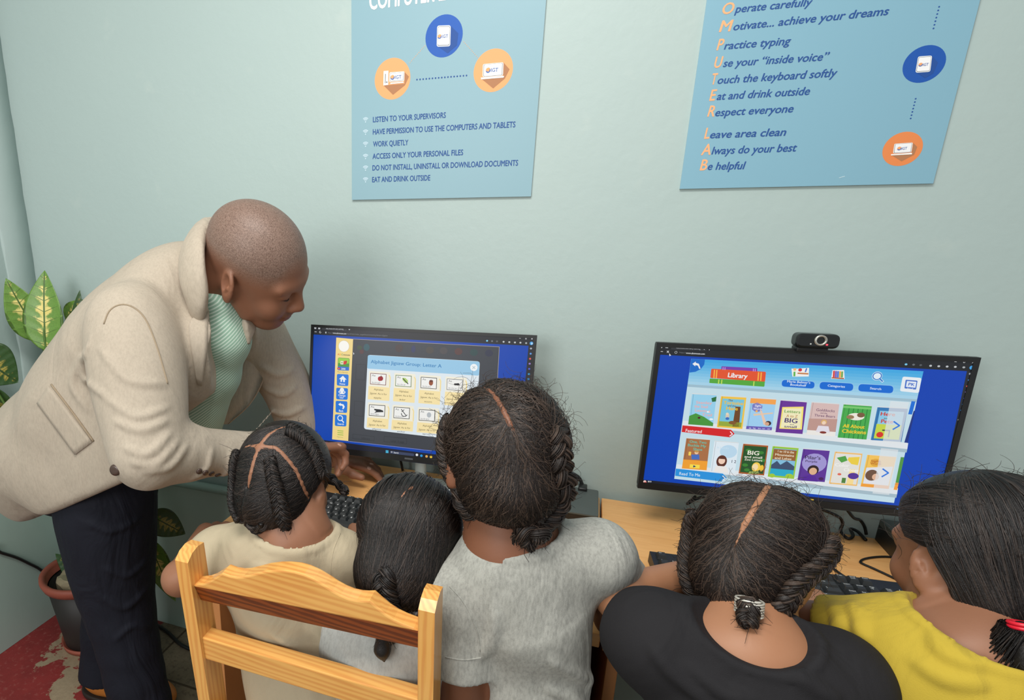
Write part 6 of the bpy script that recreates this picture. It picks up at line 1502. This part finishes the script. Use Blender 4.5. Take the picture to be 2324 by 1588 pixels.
for dx in (-.05, .05): S.path([HHA + V3(dx, 0, -.02), HHA + V3(dx, .19, -.01), V3(HHA[0] + dx, HHA[1] + .2, .06)], [.055, .045, .03], .02); S.ell(V3(HHA[0] + dx, HHA[1] + .24, .03), (.028, .07, .028), None, .02)
h = Hair(HA, HR_K, .026)
zh = lambda x, y: (360 + x / 3.054, 920 + y / 3.054)
pA = [zh(*p) for p in ((910, 145), (770, 200), (700, 290), (650, 430), (628, 560), (655, 680), (705, 760))]; pB = [zh(*p) for p in ((590, 300), (640, 282), (700, 290), (800, 292), (870, 350), (950, 450), (1000, 560), (1035, 640))]
h.scalp(S, pA, .0028); h.scalp(S, pB, .0028)
GA = S.obj('person', SK_A, None, .0035, 2); tag(GA, 'girl in a cream shirt with cornrows in sections, left seat of the chair', 'person', 'children at the computers')
S = Sdf(); girl_torso(S, NA, CA, HHA, LA, RA, V3(0, 1, 0), .088, .010, .040)
sleeve(S, LA, at(448, 1288, .74), .044, .045); sleeve(S, RA, at(822, 1318, .79), .046, .046)
T = Sdf(); T.ell(NA + V3(0, .005, .034), (.066, .066, .052)); S.scoop(T, .006)
S.cut(HHA + V3(0, 0, -.01), V3(0, 0, -1), .004)
S.warp(lambda P: .0025 * np.sin(40 * P[..., 0] + 8 * P[..., 2] + 2 * np.sin(11 * P[..., 2])) * np.clip((.86 - P[..., 2]) / .12, 0, 1))
fold = Drape(S).fold
for f_ in ([(560, 1300, .68), (600, 1290, .665), (640, 1310, .66)], [(690, 1300, .66), (740, 1330, .67), (760, 1400, .68)], [(620, 1440, .63), (680, 1480, .625), (720, 1560, .62)], [(700, 1420, .635), (740, 1470, .63), (770, 1560, .635)]): fold(f_, .004, .02)
SH = S.obj('shirt', C_CREAM, GA, .004, 2); SS = Surf(SH)
SS.tube([(772, 1210), (756, 1250), (750, 1300), (752, 1340)], .0008, 20, .1, 'armhole_seam', C_CREAM, SH)
S = Sdf(); S.cone(HHA + V3(0, 0, -.03), HHA + V3(0, .02, -.03), .095, .09, .02, (V3(0, 0, 1), .8))
for dx in (-.05, .05): S.cone(HHA + V3(dx, 0, -.03), HHA + V3(dx, .15, -.02), .068, .058, .02)
S.obj('shorts', C_RED, GA, .006, 1)
S = h.cap([pA, pB], (.44, -.34), -.30, .22, .0028)
brC = [zh(*p) for p in ((775, 370), (785, 450), (805, 530), (835, 620), (865, 700))]; brL = [zh(*p) for p in ((560, 330), (535, 430), (530, 540), (560, 640), (620, 720))]; brR = [zh(*p) for p in ((900, 180), (990, 230), (1060, 310), (1095, 400), (1115, 470))]
flows = [(pA[2:], brC, 700, .002, .015, .06), (pB[3:], brC, 700, .002, .015, .06), (pA[2:], brL, 600, .002, .015, .06), (pA[:3], brL[:2], 250, .002, .015, .1), (pB[2:], brR, 900, .002, .015, .06), (pA[:3], brR[:2], 350, .002, .015, .1), ([zh(700, 745), zh(1030, 640)], [zh(835, 640), zh(870, 740)], 400, .002, .02, .1)]
hr = h.make(GA, S, flows, HR_K, .003, 6, .0005, 9)
oc = h.c
braid(GA, h.braid_px(brC, .011, .001, 30), .012, oc, 5.5, HR_K, (.7, 1.0), 60, 3)
P0 = h.braid_px(brL, .010, .001, 30); ya = P0[-1][1] - .004; P = np.vstack([P0] + [at(*zh(*p), ya - .002 * i)[None] for i, p in enumerate(((622, 770), (628, 825), (665, 860), (710, 848), (728, 815)))]); braid(GA, P, .0105, oc, 9, HR_K, (.9, .7), 60, 4)
P = np.vstack([h.braid_px(brR, .012, .001, 30), at(*zh(1170, 492), .80)[None], at(*zh(1225, 528), .81)[None], at(*zh(1268, 570), .815)[None], at(*zh(1302, 608), .81)[None]]); braid(GA, P, .0125, oc, 9, HR_K, (1, .62), 80, 5)
P0 = h.braid_px([zh(850, 640), zh(872, 700), zh(880, 740)], .010, .001, 12); P = np.vstack([P0, [P0[-1] + V3(0, -.004, -.018)], [P0[-1] + V3(0, -.006, -.034)]]); tA = P0[-1] + V3(0, -.005, -.022); braid(GA, P, .0105, oc, 2.5, HR_K, (1, .8), 40, 6)
t = NT('clear_elastic'); t.base((.5, .55, .5)); t.set(Roughness=.2); t.b.inputs['Transmission Weight'].default_value = .5
ring_ties('hair_tie', tA, V3(0, -.1, -1), .0092, .0011, 4, .0016, t.m, GA)
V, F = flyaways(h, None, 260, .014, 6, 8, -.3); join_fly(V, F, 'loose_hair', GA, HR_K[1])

# ---------------------------------------------------------------- small girl, straight hair and one low braid
HB = Head(at(930, 1216, .775) + V3(0, .005, -.01), unit(V3(.10, .93, -.42)), (.0, .42, .91), .186)
NB_ = at(905, 1372, .735); LB_, RB_ = at(800, 1440, .735), at(1005, 1440, .75); CB = at(880, 1490, .735); HHB = at(880, 1720, .725)
S = Sdf(); HB.build(S, True); S.cone(HB.p(-.12, 0, -.2), NB_, .038, .042, .03)
girl_torso(S, NB_, CB, HHB, LB_, RB_, V3(0, 1, 0), .078, 0, .030)
S.path([LB_, at(790, 1560, .75), at(800, 1420, .93)], [.030, .026, .021], .016); hand(S, at(800, 1420, .93), V3(.1, 1, .1), V3(0, .1, -1), .115, (.3, .35, .35, .4), True, 1)
wB = at(1072, 1262, .99); S.path([RB_, at(1070, 1420, .86), wB], [.030, .026, .019], .016); hand(S, wB, unit(at(1034, 1178, 1.075) - wB), V3(-.1, .15, -1), .105, (.2, .55, .6, .65), True, -1)
for dx in (-.045, .045): S.path([HHB + V3(dx, 0, -.02), HHB + V3(dx, .18, -.01), V3(HHB[0] + dx, HHB[1] + .19, .08)], [.052, .042, .03], .02); S.ell(V3(HHB[0] + dx, HHB[1] + .23, .05), (.028, .065, .028), None, .02)
h = Hair(HB, HR_K, .05); partB = [(936, 1103), (928, 1112), (917, 1122), (906, 1134)]; h.scalp(S, partB, .0016)
GB = S.obj('person', SK_B, None, .0035, 2); tag(GB, 'small girl with smooth black hair and one low braid, right seat of the chair', 'person', 'children at the computers')
S = Sdf(); girl_torso(S, NB_, CB, HHB, LB_, RB_, V3(0, 1, 0), .081, .009, .036)
sleeve(S, LB_, at(778, 1490, .74), .040, .041); sleeve(S, RB_, at(1040, 1470, .78), .040, .041)
T = Sdf(); T.ell(NB_ + V3(0, -.005, .03), (.06, .06, .05)); S.scoop(T, .006)
S.cut(HHB + V3(0, 0, -.01), V3(0, 0, -1), .004)
SH = S.obj('shirt', C_GREY2, GB, .004, 2)
S = Sdf()
for dx in (-.045, .045): S.path([HHB + V3(dx, 0, -.02), HHB + V3(dx, .17, -.01), V3(HHB[0] + dx, HHB[1] + .19, .14)], [.064, .054, .042], .03)
S.obj('leggings', C_DARK, GB, .006, 1)
tie = [(880, 1300), (872, 1318)]
part = [(918, 1100), (925, 1112), (932, 1128)]
S = h.cap([partB], (.46, -.30), -.52, .0, .003, lambda S: S.ell(HB.p(-.22, 0, -.22), np.array([.31, .34, .34]) * HB.s, HB.A, .06 * HB.s))
top = [(850, 1150), (880, 1112), (920, 1100), (960, 1102), (1000, 1128), (1030, 1180)]
FRONT = [(.5, .85, .1), (.66, .5, .55), (.72, 0, .7), (.66, -.5, .55), (.5, -.85, .1)]
flows = [(FRONT, [(845, 1200), (860, 1250), (900, 1270), (960, 1270), (1020, 1230)], 1300, .003, .02, .06), (top, [(845, 1250), (870, 1310), (900, 1330), (950, 1340), (1010, 1300)], 1500, .003, .02, .05), (top, tie, 900, .003, .02, .3), ([(1030, 1180), (1040, 1240), (1025, 1290)], [(890, 1330), (940, 1345)], 500, .003, .02, .2), ([(826, 1180), (822, 1230), (840, 1280)], tie, 400, .003, .02, .2)]
hr = h.make(GB, S, flows, HR_K, .003, 7, .0006, 12)
P = np.array([at(878, 1288, .69), at(872, 1318, .672), at(876, 1345, .668), at(882, 1372, .668), at(880, 1410, .664), at(872, 1450, .66)]); braid(GB, P, .017, h.c, 2.8, HR_K, (1, .8), 60, 9)
S = Sdf(); S.path([at(872, 1440, .66), at(868, 1475, .657), at(872, 1500, .656)], [.012, .010, .002], .01); S.obj('braid_tail', HR_K[0], GB, .003, 1)
LACE = mat_plain('grey_lace', (150, 150, 156), .7, 0, .2, 300)
m = MB()
for u0, v0, y0 in ((918, 1384, .688), (932, 1383, .69), (946, 1380, .695), (940, 1390, .69), (926, 1389, .688), (955, 1378, .70), (952, 1386, .697)):
    c = at(u0, v0, y0); 
    for q in range(3): m.tube([c + V3(.005 * math.cos(q * 2.1), 0, .005 * math.sin(q * 2.1)), c, c - V3(.004 * math.cos(q * 2.1 + 1), .002, .004 * math.sin(q * 2.1 + 1))], .0028, 6)
m.build('lace_collar', LACE, GB)
V, F = flyaways(h, None, 120, .02, 4, 10, -.3); join_fly(V, F, 'loose_hair', GB, HR_K[1])

# ---------------------------------------------------------------- girl in black, braids meeting at the nape
HD = Head(at(1722, 1246, .825) + V3(.0, .01, -.015), unit(V3(.46, .84, -.50)), (.26, .36, .89), .176)
ND = at(1702, 1502, .725); LD, RD = at(1492, 1452, .725), at(1882, 1542, .735); CD = at(1700, 1640, .70); HHD = at(1720, 1900, .70)
ED = at(1402, 1352, .79); WD = at(1575, 1305, .885)
S = Sdf(); HD.build(S, True); S.cone(HD.p(-.14, 0, -.16), ND, .043, .046, .03)
girl_torso(S, ND, CD, HHD, LD, RD, V3(.1, 1, 0), .092, 0, .040)
S.path([LD, ED, WD], [.036, .030, .024], .012); hand(S, WD, unit(V3(.55, .45, .50)), V3(.3, .6, -.3), .125, (.4, .5, .55, .6), True, 1)
S.path([RD, at(1990, 1600, .80), at(1900, 1420, .98)], [.036, .03, .022], .018); hand(S, at(1900, 1420, .98), V3(-.3, 1, .1), V3(0, .1, -1), .125, (.3, .35, .35, .4), True, -1)
for dx in (-.05, .05): S.path([HHD + V3(dx, 0, -.02), V3(HHD[0] + dx, HHD[1] + .015, HHD[2] * .5), V3(HHD[0] + dx, HHD[1], .05)], [.056, .044, .030], .02); S.ell(V3(HHD[0] + dx, HHD[1] + .035, .026), (.03, .075, .026), None, .02)
h = Hair(HD, HR, .045); part = [(1746, 1102), (1728, 1128), (1705, 1165), (1685, 1200), (1668, 1235), (1658, 1280), (1650, 1320)]; h.scalp(S, part[:4], .0026); h.scalp(S, part[3:6], .0012)
GD = S.obj('person', SK_D, None, .0035, 2); tag(GD, 'girl in a black top with braids joined at the nape by a silver tie', 'person', 'children at the computers')
S = Sdf(); girl_torso(S, ND, CD, HHD, LD, RD, V3(.1, 1, 0), .096, .010, .046)
sleeve(S, LD, at(1430, 1418, .75), .044, .040); sleeve(S, RD, at(1975, 1600, .80), .050, .048)
S.ell(LD + V3(-.008, 0, .006), (.040, .044, .040), None, .05); S.ell(RD + V3(.005, 0, .004), (.042, .046, .040), None, .03)
T = Sdf(); T.ell(at(1712, 1442, .70) + V3(0, 0, .03), (.069, .075, .052), basis(V3(1, .1, -.05), V3(0, 0, 1))); S.scoop(T, .005)
S.cut(HHD + V3(0, 0, -.01), V3(0, 0, -1), .004)
fold = Drape(S).fold
for f_ in ([(1480, 1470, .69), (1530, 1530, .66), (1600, 1588, .645)], [(1560, 1510, .665), (1640, 1570, .64), (1700, 1588, .635)], [(1800, 1530, .64), (1850, 1560, .65), (1900, 1588, .66)]): fold(f_, .005, .02)
SH = S.obj('top', C_BLACK, GD, .004, 2); SS = Surf(SH)
S = Sdf()
S.cone(HHD, HHD - V3(0, 0, .04), .098, .095, .02, (V3(0, 1, 0), .75))
for dx in (-.05, .05): S.path([HHD + V3(dx, 0, -.03), V3(HHD[0] + dx, HHD[1] + .015, HHD[2] * .5), V3(HHD[0] + dx, HHD[1], .075)], [.070, .058, .048], .03)
S.obj('trousers', C_DENIM, GD, .006, 1)
zd = lambda x, y: (1360 + x / 3.008, 1060 + y / 3.008)
LBd = [zd(*p) for p in ((690, 330), (650, 430), (632, 560), (660, 660), (720, 760), (800, 830), (900, 880), (985, 910))]; RBd = [zd(*p) for p in ((1520, 420), (1550, 500), (1530, 580), (1450, 670), (1340, 750), (1240, 820), (1130, 870), (1040, 915))]
S = h.cap([part[:5]], (.42, -.34), -.46, .1, .003, lambda S: S.ell(HD.p(-.20, 0, -.20), np.array([.30, .27, .32]) * HD.s, HD.A, .06 * HD.s))
flows = [(part, LBd, 1300, .005, .05, .08), (part, RBd, 1700, .005, .05, .08), ([(1650, 1300), (1655, 1330)], [zd(900, 870), zd(1040, 880)], 300, .004, .05, .2), ([(1746, 1100), (1690, 1098), (1630, 1120)], LBd[:4], 400, .006, .08, .2), ([(1746, 1100), (1800, 1110), (1850, 1150)], RBd[:4], 400, .006, .08, .2)]
hr = h.make(GD, S, flows, HR, .003, 8, .00055, 12)
oc = h.c
SB = Surf(GD); kp = lambda x, y, o: (lambda q: q[0] + q[1] * o)(SB.at(*zd(x, y)))
nb_ = h.pt(h.dir(*zd(995, 905)), .008); nape = np.array([nb_])
P = np.vstack([h.braid_px(LBd, .011, .006, 30), nape]); braid(GD, P, .0135, oc, 6.5, HR, (.8, 1), 160, 11)
P = np.vstack([h.braid_px(RBd[1:], .012, .003, 30), nape]); braid(GD, P, .0135, oc, 6, HR, (.8, 1), 160, 12)
tD = kp(1016, 985, .012); braid(GD, np.array([nb_, tD, kp(1012, 1050, .012), kp(1010, 1100, .008)]), .0125, oc, 1.8, HR, (1, .75), 90, 14, 'braid_end')
SILV = mat_plain('silver_elastic', (206, 202, 190), .35, .3)
ring_ties('hair_tie', tD + V3(0, .0, .008), V3(.03, -.3, -1), .0138, .0014, 6, .0030, SILV, GD)
m = MB(); p = at(*zd(1548, 650), .80); bm = bmesh.new(); bmesh.ops.create_icosphere(bm, subdivisions=1, radius=.0075); m.add([p + np.array(v.co) for v in bm.verts], [[v.index for v in f.verts] for f in bm.faces]); bm.free(); m.build('hair_bead', SILV, GD)
V, F = flyaways(h, None, 700, .04, 7, 12, -.3); join_fly(V, F, 'loose_hair', GD, HR[1])

# ---------------------------------------------------------------- girl in yellow, ponytail
HE = Head(at(2208, 1258, .86), unit(V3(-.35, .89, -.28)), (-.10, .30, .94), .192)
NE = at(2235, 1500, .775); LEs, REs = at(2040, 1462, .80), at(2440, 1560, .80); CE = at(2230, 1590, .755); HHE = at(2250, 1950, .74)
EE = at(1850, 1428, .84)
S = Sdf(); HE.build(S, True); S.cone(HE.p(-.12, 0, -.2), NE, .042, .050, .03)
girl_torso(S, NE, CE, HHE, LEs, REs, V3(-.1, 1, 0), .095, 0, .040)
S.path([LEs, EE, at(1745, 1400, .93)], [.038, .033, .024], .016); hand(S, at(1745, 1400, .93), V3(-.35, .9, .1), V3(0, .1, -1), .125, (.3, .35, .4, .4), True, 1)
S.path([REs, REs + V3(.05, .08, -.16), REs + V3(-.02, .24, -.14)], [.038, .03, .022], .016); hand(S, REs + V3(-.02, .24, -.14), V3(-.2, 1, 0), V3(0, .1, -1), .125, (.3, .35, .4, .4), True, -1)
for dx in (-.05, .05): S.path([HHE + V3(dx, 0, -.02), V3(HHE[0] + dx, HHE[1] + .015, HHE[2] * .5), V3(HHE[0] + dx, HHE[1], .05)], [.056, .044, .030], .02); S.ell(V3(HHE[0] + dx, HHE[1] + .035, .026), (.03, .075, .026), None, .02)
GE = S.obj('person', SK_E, None, .0035, 2); tag(GE, 'girl in a yellow shirt with a ponytail at the right edge', 'person', 'children at the computers')
S = Sdf(); girl_torso(S, NE, CE, HHE, LEs, REs, V3(-.1, 1, 0), .098, .010, .046)
sleeve(S, LEs, EE + unit(LEs - EE) * .006, .054, .046); sleeve(S, REs, REs + V3(.04, .06, -.12), .054, .05)
T = Sdf(); T.ell(at(2262, 1374, .775), (.073, .085, .056)); S.scoop(T, .0055)
S.cut(HHE + V3(0, 0, -.01), V3(0, 0, -1), .004)
fold = Drape(S).fold
for f_ in ([(1890, 1372, .80), (1905, 1410, .775), (1900, 1450, .775)], [(1930, 1368, .80), (1950, 1400, .77), (1955, 1450, .765)], [(2080, 1500, .72), (2150, 1540, .71), (2230, 1550, .70)], [(2120, 1450, .73), (2160, 1490, .72), (2220, 1510, .71)]): fold(f_, .005, .02)
SH = S.obj('shirt', C_YELLOW, GE, .004, 2); SS = Surf(SH)
S = Sdf()
S.cone(HHE, HHE - V3(0, 0, .04), .098, .095, .02, (V3(0, 1, 0), .75))
for dx in (-.05, .05): S.path([HHE + V3(dx, 0, -.03), V3(HHE[0] + dx, HHE[1] + .015, HHE[2] * .5), V3(HHE[0] + dx, HHE[1], .075)], [.070, .058, .048], .03)
S.obj('trousers', C_DARK, GE, .006, 1)
h = Hair(HE, HR_K, .045)
S = h.cap([], (.33, -.28), -.40, .25, .003, lambda S: S.ell(HE.p(-.30, -.02, -.22), np.array([.24, .27, .26]) * HE.s, HE.A, .06 * HE.s))
S.cut(HE.p(-.02, 0, .0), HE.A[0] * .80 - HE.A[2] * .60, .02 * HE.s)
S.ell(HE.p(-.02, .42, -.11), np.array([.17, .20, .23]) * HE.s, HE.A, .02 * HE.s, 's')
pony = [(2290, 1400), (2312, 1432)]
hl = h.rim((-.02, 0, 0), (.6, 0, .8), [-25, 0, 30, 50, 64, 72])
h.limit = (V3(-.02, 0, 0), V3(.8, 0, -.6))
flows = [(hl[:4], pony, 2300, .004, .02, .35), (hl[2:], [(-.45, .55, .62), (-.55, .80, .2), (-.60, .80, .02)], 1300, .003, .015, .08), ([(-.35, .85, .35), (-.5, .85, .05)], pony, 600, .003, .02, .3), (h.rim((-.02, 0, 0), (.6, 0, .8), [-80, -60, -40, -20]), [(-.75, -.6, .2), (-.9, -.3, -.2)], 700, .003, .02, .2), ([(2120, 1095), (2180, 1072), (2260, 1068), (2324, 1085)], pony, 900, .004, .03, .3), ([(2150, 1300), (2165, 1340), (2195, 1395)], pony, 500, .004, .04, .3), ([(2260, 1068), (2380, 1120), (2420, 1220)], pony, 600, .004, .03, .3)]
hr = h.make(GE, S, flows, HR_K, .0032, 9, .0006, 12)
SB = Surf(GE); T0 = (lambda q: q[0] + q[1] * .012)(SB.at(2306, 1438))
g = np.random.default_rng(21); m = MB(); S = Sdf(); S.path([T0, T0 + V3(.008, -.016, -.03), T0 + V3(.0, -.016, -.10), T0 + V3(.004, -.006, -.22)], [.008, .013, .014, .008], .02)
V, F = S.mesh(.0035, 1); m.add(V, F, 0, True)
for i in range(900):
    a_ = g.random() * 6.28; q = V3(math.cos(a_), math.sin(a_) * .8, 0); ph = g.random() * 6.28; w = np.linspace(0, 1, 14)[:, None]
    P = T0 + V3(.006, -.014, 0) * np.sin(w * 1.6) + V3(-.01, 0, -.27) * w * g.uniform(.6, 1.1) + q * (.010 + .017 * np.sin(np.clip(w * 2.4, 0, 2.6))) * g.uniform(.8, 1.25) + np.column_stack([np.sin(ph + 9 * w[:, 0]), np.cos(ph + 8 * w[:, 0]), 0 * w[:, 0]]) * .006
    v_, f_ = tube_np(P, np.linspace(.0007, .0004, 14), 3, False); m.add(v_, f_, 1 if i % 4 == 0 else 0, True)
m.build('ponytail', HR_K, GE)
RED = mat_plain('red_elastic', (214, 30, 50), .35); ring_ties('hair_tie', T0 + V3(0, .002, .006), V3(.1, -.3, -1), .0100, .0022, 2, .004, RED, GE)
V, F = flyaways(h, None, 260, .04, 5, 13, -.3); join_fly(V, F, 'loose_hair', GE, HR_K[1])

# ================================================================== potted plant in the corner
def mat_leaf(name, dark):
    t = NT(name); au = t.n('ShaderNodeAttribute', attribute_name='across'); al = t.n('ShaderNodeAttribute', attribute_name='along')
    def mth(op, a, b=None, c=None):
        q = t.n('ShaderNodeMath', operation=op)
        for i, x in enumerate((a, b, c)):
            if x is None: continue
            if isinstance(x, (int, float)): q.inputs[i].default_value = x
            else: t.l(x, q.inputs[i])
        return q.outputs[0]
    ab = mth('ABSOLUTE', au.outputs['Fac']); n1 = t.noise(t.coord(), 60, 4, .65); n2 = t.noise(t.coord(), 220, 3)
    vein = mth('SINE', mth('MULTIPLY', mth('SUBTRACT', al.outputs['Fac'], mth('MULTIPLY', ab, .16)), 44.0))
    # cream heart of the leaf, fringed along the side veins
    heart = mth('ADD', mth('ADD', mth('MULTIPLY', ab, -1.35), .2), mth('ADD', mth('MULTIPLY', vein, .16), mth('ADD', mth('MULTIPLY', n1, .9), mth('MULTIPLY', mth('ABSOLUTE', mth('SUBTRACT', al.outputs['Fac'], .45)), -1.2))))
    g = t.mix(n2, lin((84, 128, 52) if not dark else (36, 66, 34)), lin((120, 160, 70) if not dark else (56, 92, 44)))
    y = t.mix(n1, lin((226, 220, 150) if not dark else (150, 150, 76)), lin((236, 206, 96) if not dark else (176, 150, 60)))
    c = t.mix(t.ramp(heart, [(.12, (0, 0, 0)), (.32, (1, 1, 1))]), g, y)
    mid = mth('SUBTRACT', 1.0, mth('MULTIPLY', ab, 22.0)); thin = mth('MULTIPLY', mth('SUBTRACT', vein, .975), 40.0)
    c = t.mix(t.ramp(mth('MAXIMUM', mid, mth('MULTIPLY', thin, mth('SUBTRACT', .75, ab))), [(.0, (0, 0, 0)), (.3, (1, 1, 1))]), c, lin((70, 104, 40) if not dark else (46, 74, 36)))
    t.base(c); t.set(Roughness=.4); t.bump(vein, .15, .002); t.b.inputs['Subsurface Weight'].default_value = .05; return t.m
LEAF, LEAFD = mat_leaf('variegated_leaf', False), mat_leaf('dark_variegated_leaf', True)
PL = empty('potted_plant', (-1.47, 1.27, 0), 'variegated houseplant in a black pot with a terracotta rim behind the man', 'plant')
def leaf(base, tip, w, face, mat, curl=.12, cup=.15, wav=.0):
    base, tip = np.asarray(base), np.asarray(tip); ax = tip - base; L = np.linalg.norm(ax); ax /= L; n = unit(np.asarray(face, float) - ax * (np.asarray(face) @ ax)); x = np.cross(ax, n)
    nu, nv = 17, 22; V = []; A = []; B = []
    for i in range(nv):
        t = i / (nv - 1); prof = (math.sin(math.pi * t ** .8) ** .85) * (1 - .25 * t) if t < 1 else 0.0
        for j in range(nu):
            s = j / (nu - 1) * 2 - 1
            V.append(base + ax * L * (t - .06 * (1 - abs(s)) * 0 + .05 * abs(s) ** 1.5 * (1 - t) * -1) + x * s * w * prof + n * (curl * L * (-(t - .4) ** 2 + .16) + cup * w * s * s * prof + wav * w * math.sin(9 * t + 2 * s) * abs(s)))
            A.append(s * max(prof, .25)); B.append(t)
    F = np.array([(i * nu + j, i * nu + j + 1, (i + 1) * nu + j + 1, (i + 1) * nu + j) for i in range(nv - 1) for j in range(nu - 1)])
    V = np.array(V); o = len(V); V2 = np.vstack([V, V - n * .0012]); F2 = np.vstack([F, F[:, ::-1] + o])
    rim = [i * nu for i in range(nv)] + [(nv - 1) * nu + j for j in range(1, nu)] + [i * nu + nu - 1 for i in range(nv - 2, -1, -1)] + [j for j in range(nu - 2, 0, -1)]
    F2 = np.vstack([F2, np.array([(a, b, b + o, a + o) for a, b in zip(rim, rim[1:] + rim[:1])])])
    return mesh_np('leaf', V2, F2, mat, PL, True, None, {'across': np.tile(A, 2), 'along': np.tile(B, 2)})
PC = V3(-1.47, 1.27, .0)
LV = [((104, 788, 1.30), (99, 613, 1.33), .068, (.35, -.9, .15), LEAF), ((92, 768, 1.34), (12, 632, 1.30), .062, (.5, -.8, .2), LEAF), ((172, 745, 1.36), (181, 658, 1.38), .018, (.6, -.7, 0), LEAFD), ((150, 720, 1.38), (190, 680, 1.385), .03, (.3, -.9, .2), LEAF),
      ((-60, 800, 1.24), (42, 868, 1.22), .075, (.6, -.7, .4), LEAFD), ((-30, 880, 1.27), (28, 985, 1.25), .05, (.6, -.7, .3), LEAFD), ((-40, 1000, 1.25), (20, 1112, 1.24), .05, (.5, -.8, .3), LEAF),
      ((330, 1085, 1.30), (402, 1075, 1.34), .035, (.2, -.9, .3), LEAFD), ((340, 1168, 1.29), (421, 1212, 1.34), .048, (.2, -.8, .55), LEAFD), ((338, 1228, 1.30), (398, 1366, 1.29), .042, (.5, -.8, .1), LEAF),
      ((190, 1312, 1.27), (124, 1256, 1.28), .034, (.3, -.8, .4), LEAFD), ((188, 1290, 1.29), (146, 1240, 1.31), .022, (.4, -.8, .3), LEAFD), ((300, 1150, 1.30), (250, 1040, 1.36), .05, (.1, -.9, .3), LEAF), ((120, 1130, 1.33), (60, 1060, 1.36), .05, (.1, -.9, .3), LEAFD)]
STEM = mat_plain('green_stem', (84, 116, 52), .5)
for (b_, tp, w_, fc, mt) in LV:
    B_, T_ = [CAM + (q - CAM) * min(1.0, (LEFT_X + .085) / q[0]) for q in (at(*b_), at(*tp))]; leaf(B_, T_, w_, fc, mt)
    m = MB(); s0 = PC + V3(random.uniform(-.03, .03), random.uniform(-.03, .02), .22); md = (s0 + B_) / 2 + V3(0, .03, .04); m.tube(smooth_path([s0, md, B_, B_ * .7 + T_ * .3], 14), .0035, 6); m.build('stem', STEM, PL)
TER = mat_plain('terracotta_plastic', (158, 84, 66), .6); POTB = mat_plain('black_pot_plastic', (40, 38, 36), .55)
RZ = .268
m = MB(); m.lathe([(.108, RZ - .03), (.128, RZ - .03), (.135, RZ - .012), (.134, RZ), (.124, RZ + .002), (.116, RZ - .006), (.112, RZ - .03), (.108, RZ - .03)], PC); m.build('pot_rim', TER, PL)
m = MB(); m.lathe([(.0, .012), (.08, .012), (.082, .0), (.086, .004), (.116, RZ - .03), (.110, RZ - .03), (.107, RZ - .05), (.0, RZ - .07)], PC); m.build('pot', POTB, PL)
m = MB(); m.lathe([(0, .014), (.092, .014), (.098, .022), (.094, .0), (0, .0)], PC); m.build('saucer', TER, PL)
SOIL = mat_plain('dark_soil', (52, 44, 34), .95, 0, .4, 80, .6, 200); STONE = mat_plain('dusty_concrete_lump', (158, 146, 118), .9, 0, .15, 30, .5, 120)
m = MB(); m.lathe([(0, RZ - .045), (.107, RZ - .052)], PC, 40, 0, True); m.build('soil', SOIL, PL)
bm = bmesh.new(); bmesh.ops.create_icosphere(bm, subdivisions=3, radius=1); g = np.random.default_rng(5)
for v in bm.verts:
    n_ = .12 * math.sin(5 * v.co.x + 2) + .10 * math.sin(7 * v.co.y) + .06 * math.sin(11 * v.co.z + 4 * v.co.x); v.co = Vector((v.co.x * .078, v.co.y * .055, max(-.5, min(.55, v.co.z)) * .045)) * (1 + n_)
m = MB(); m.add([PC + V3(.0, -.03, RZ - .028) + np.array(v.co) for v in bm.verts], [[v.index for v in f.verts] for f in bm.faces], 0, False); bm.free(); m.build('concrete_lump', STONE, PL)
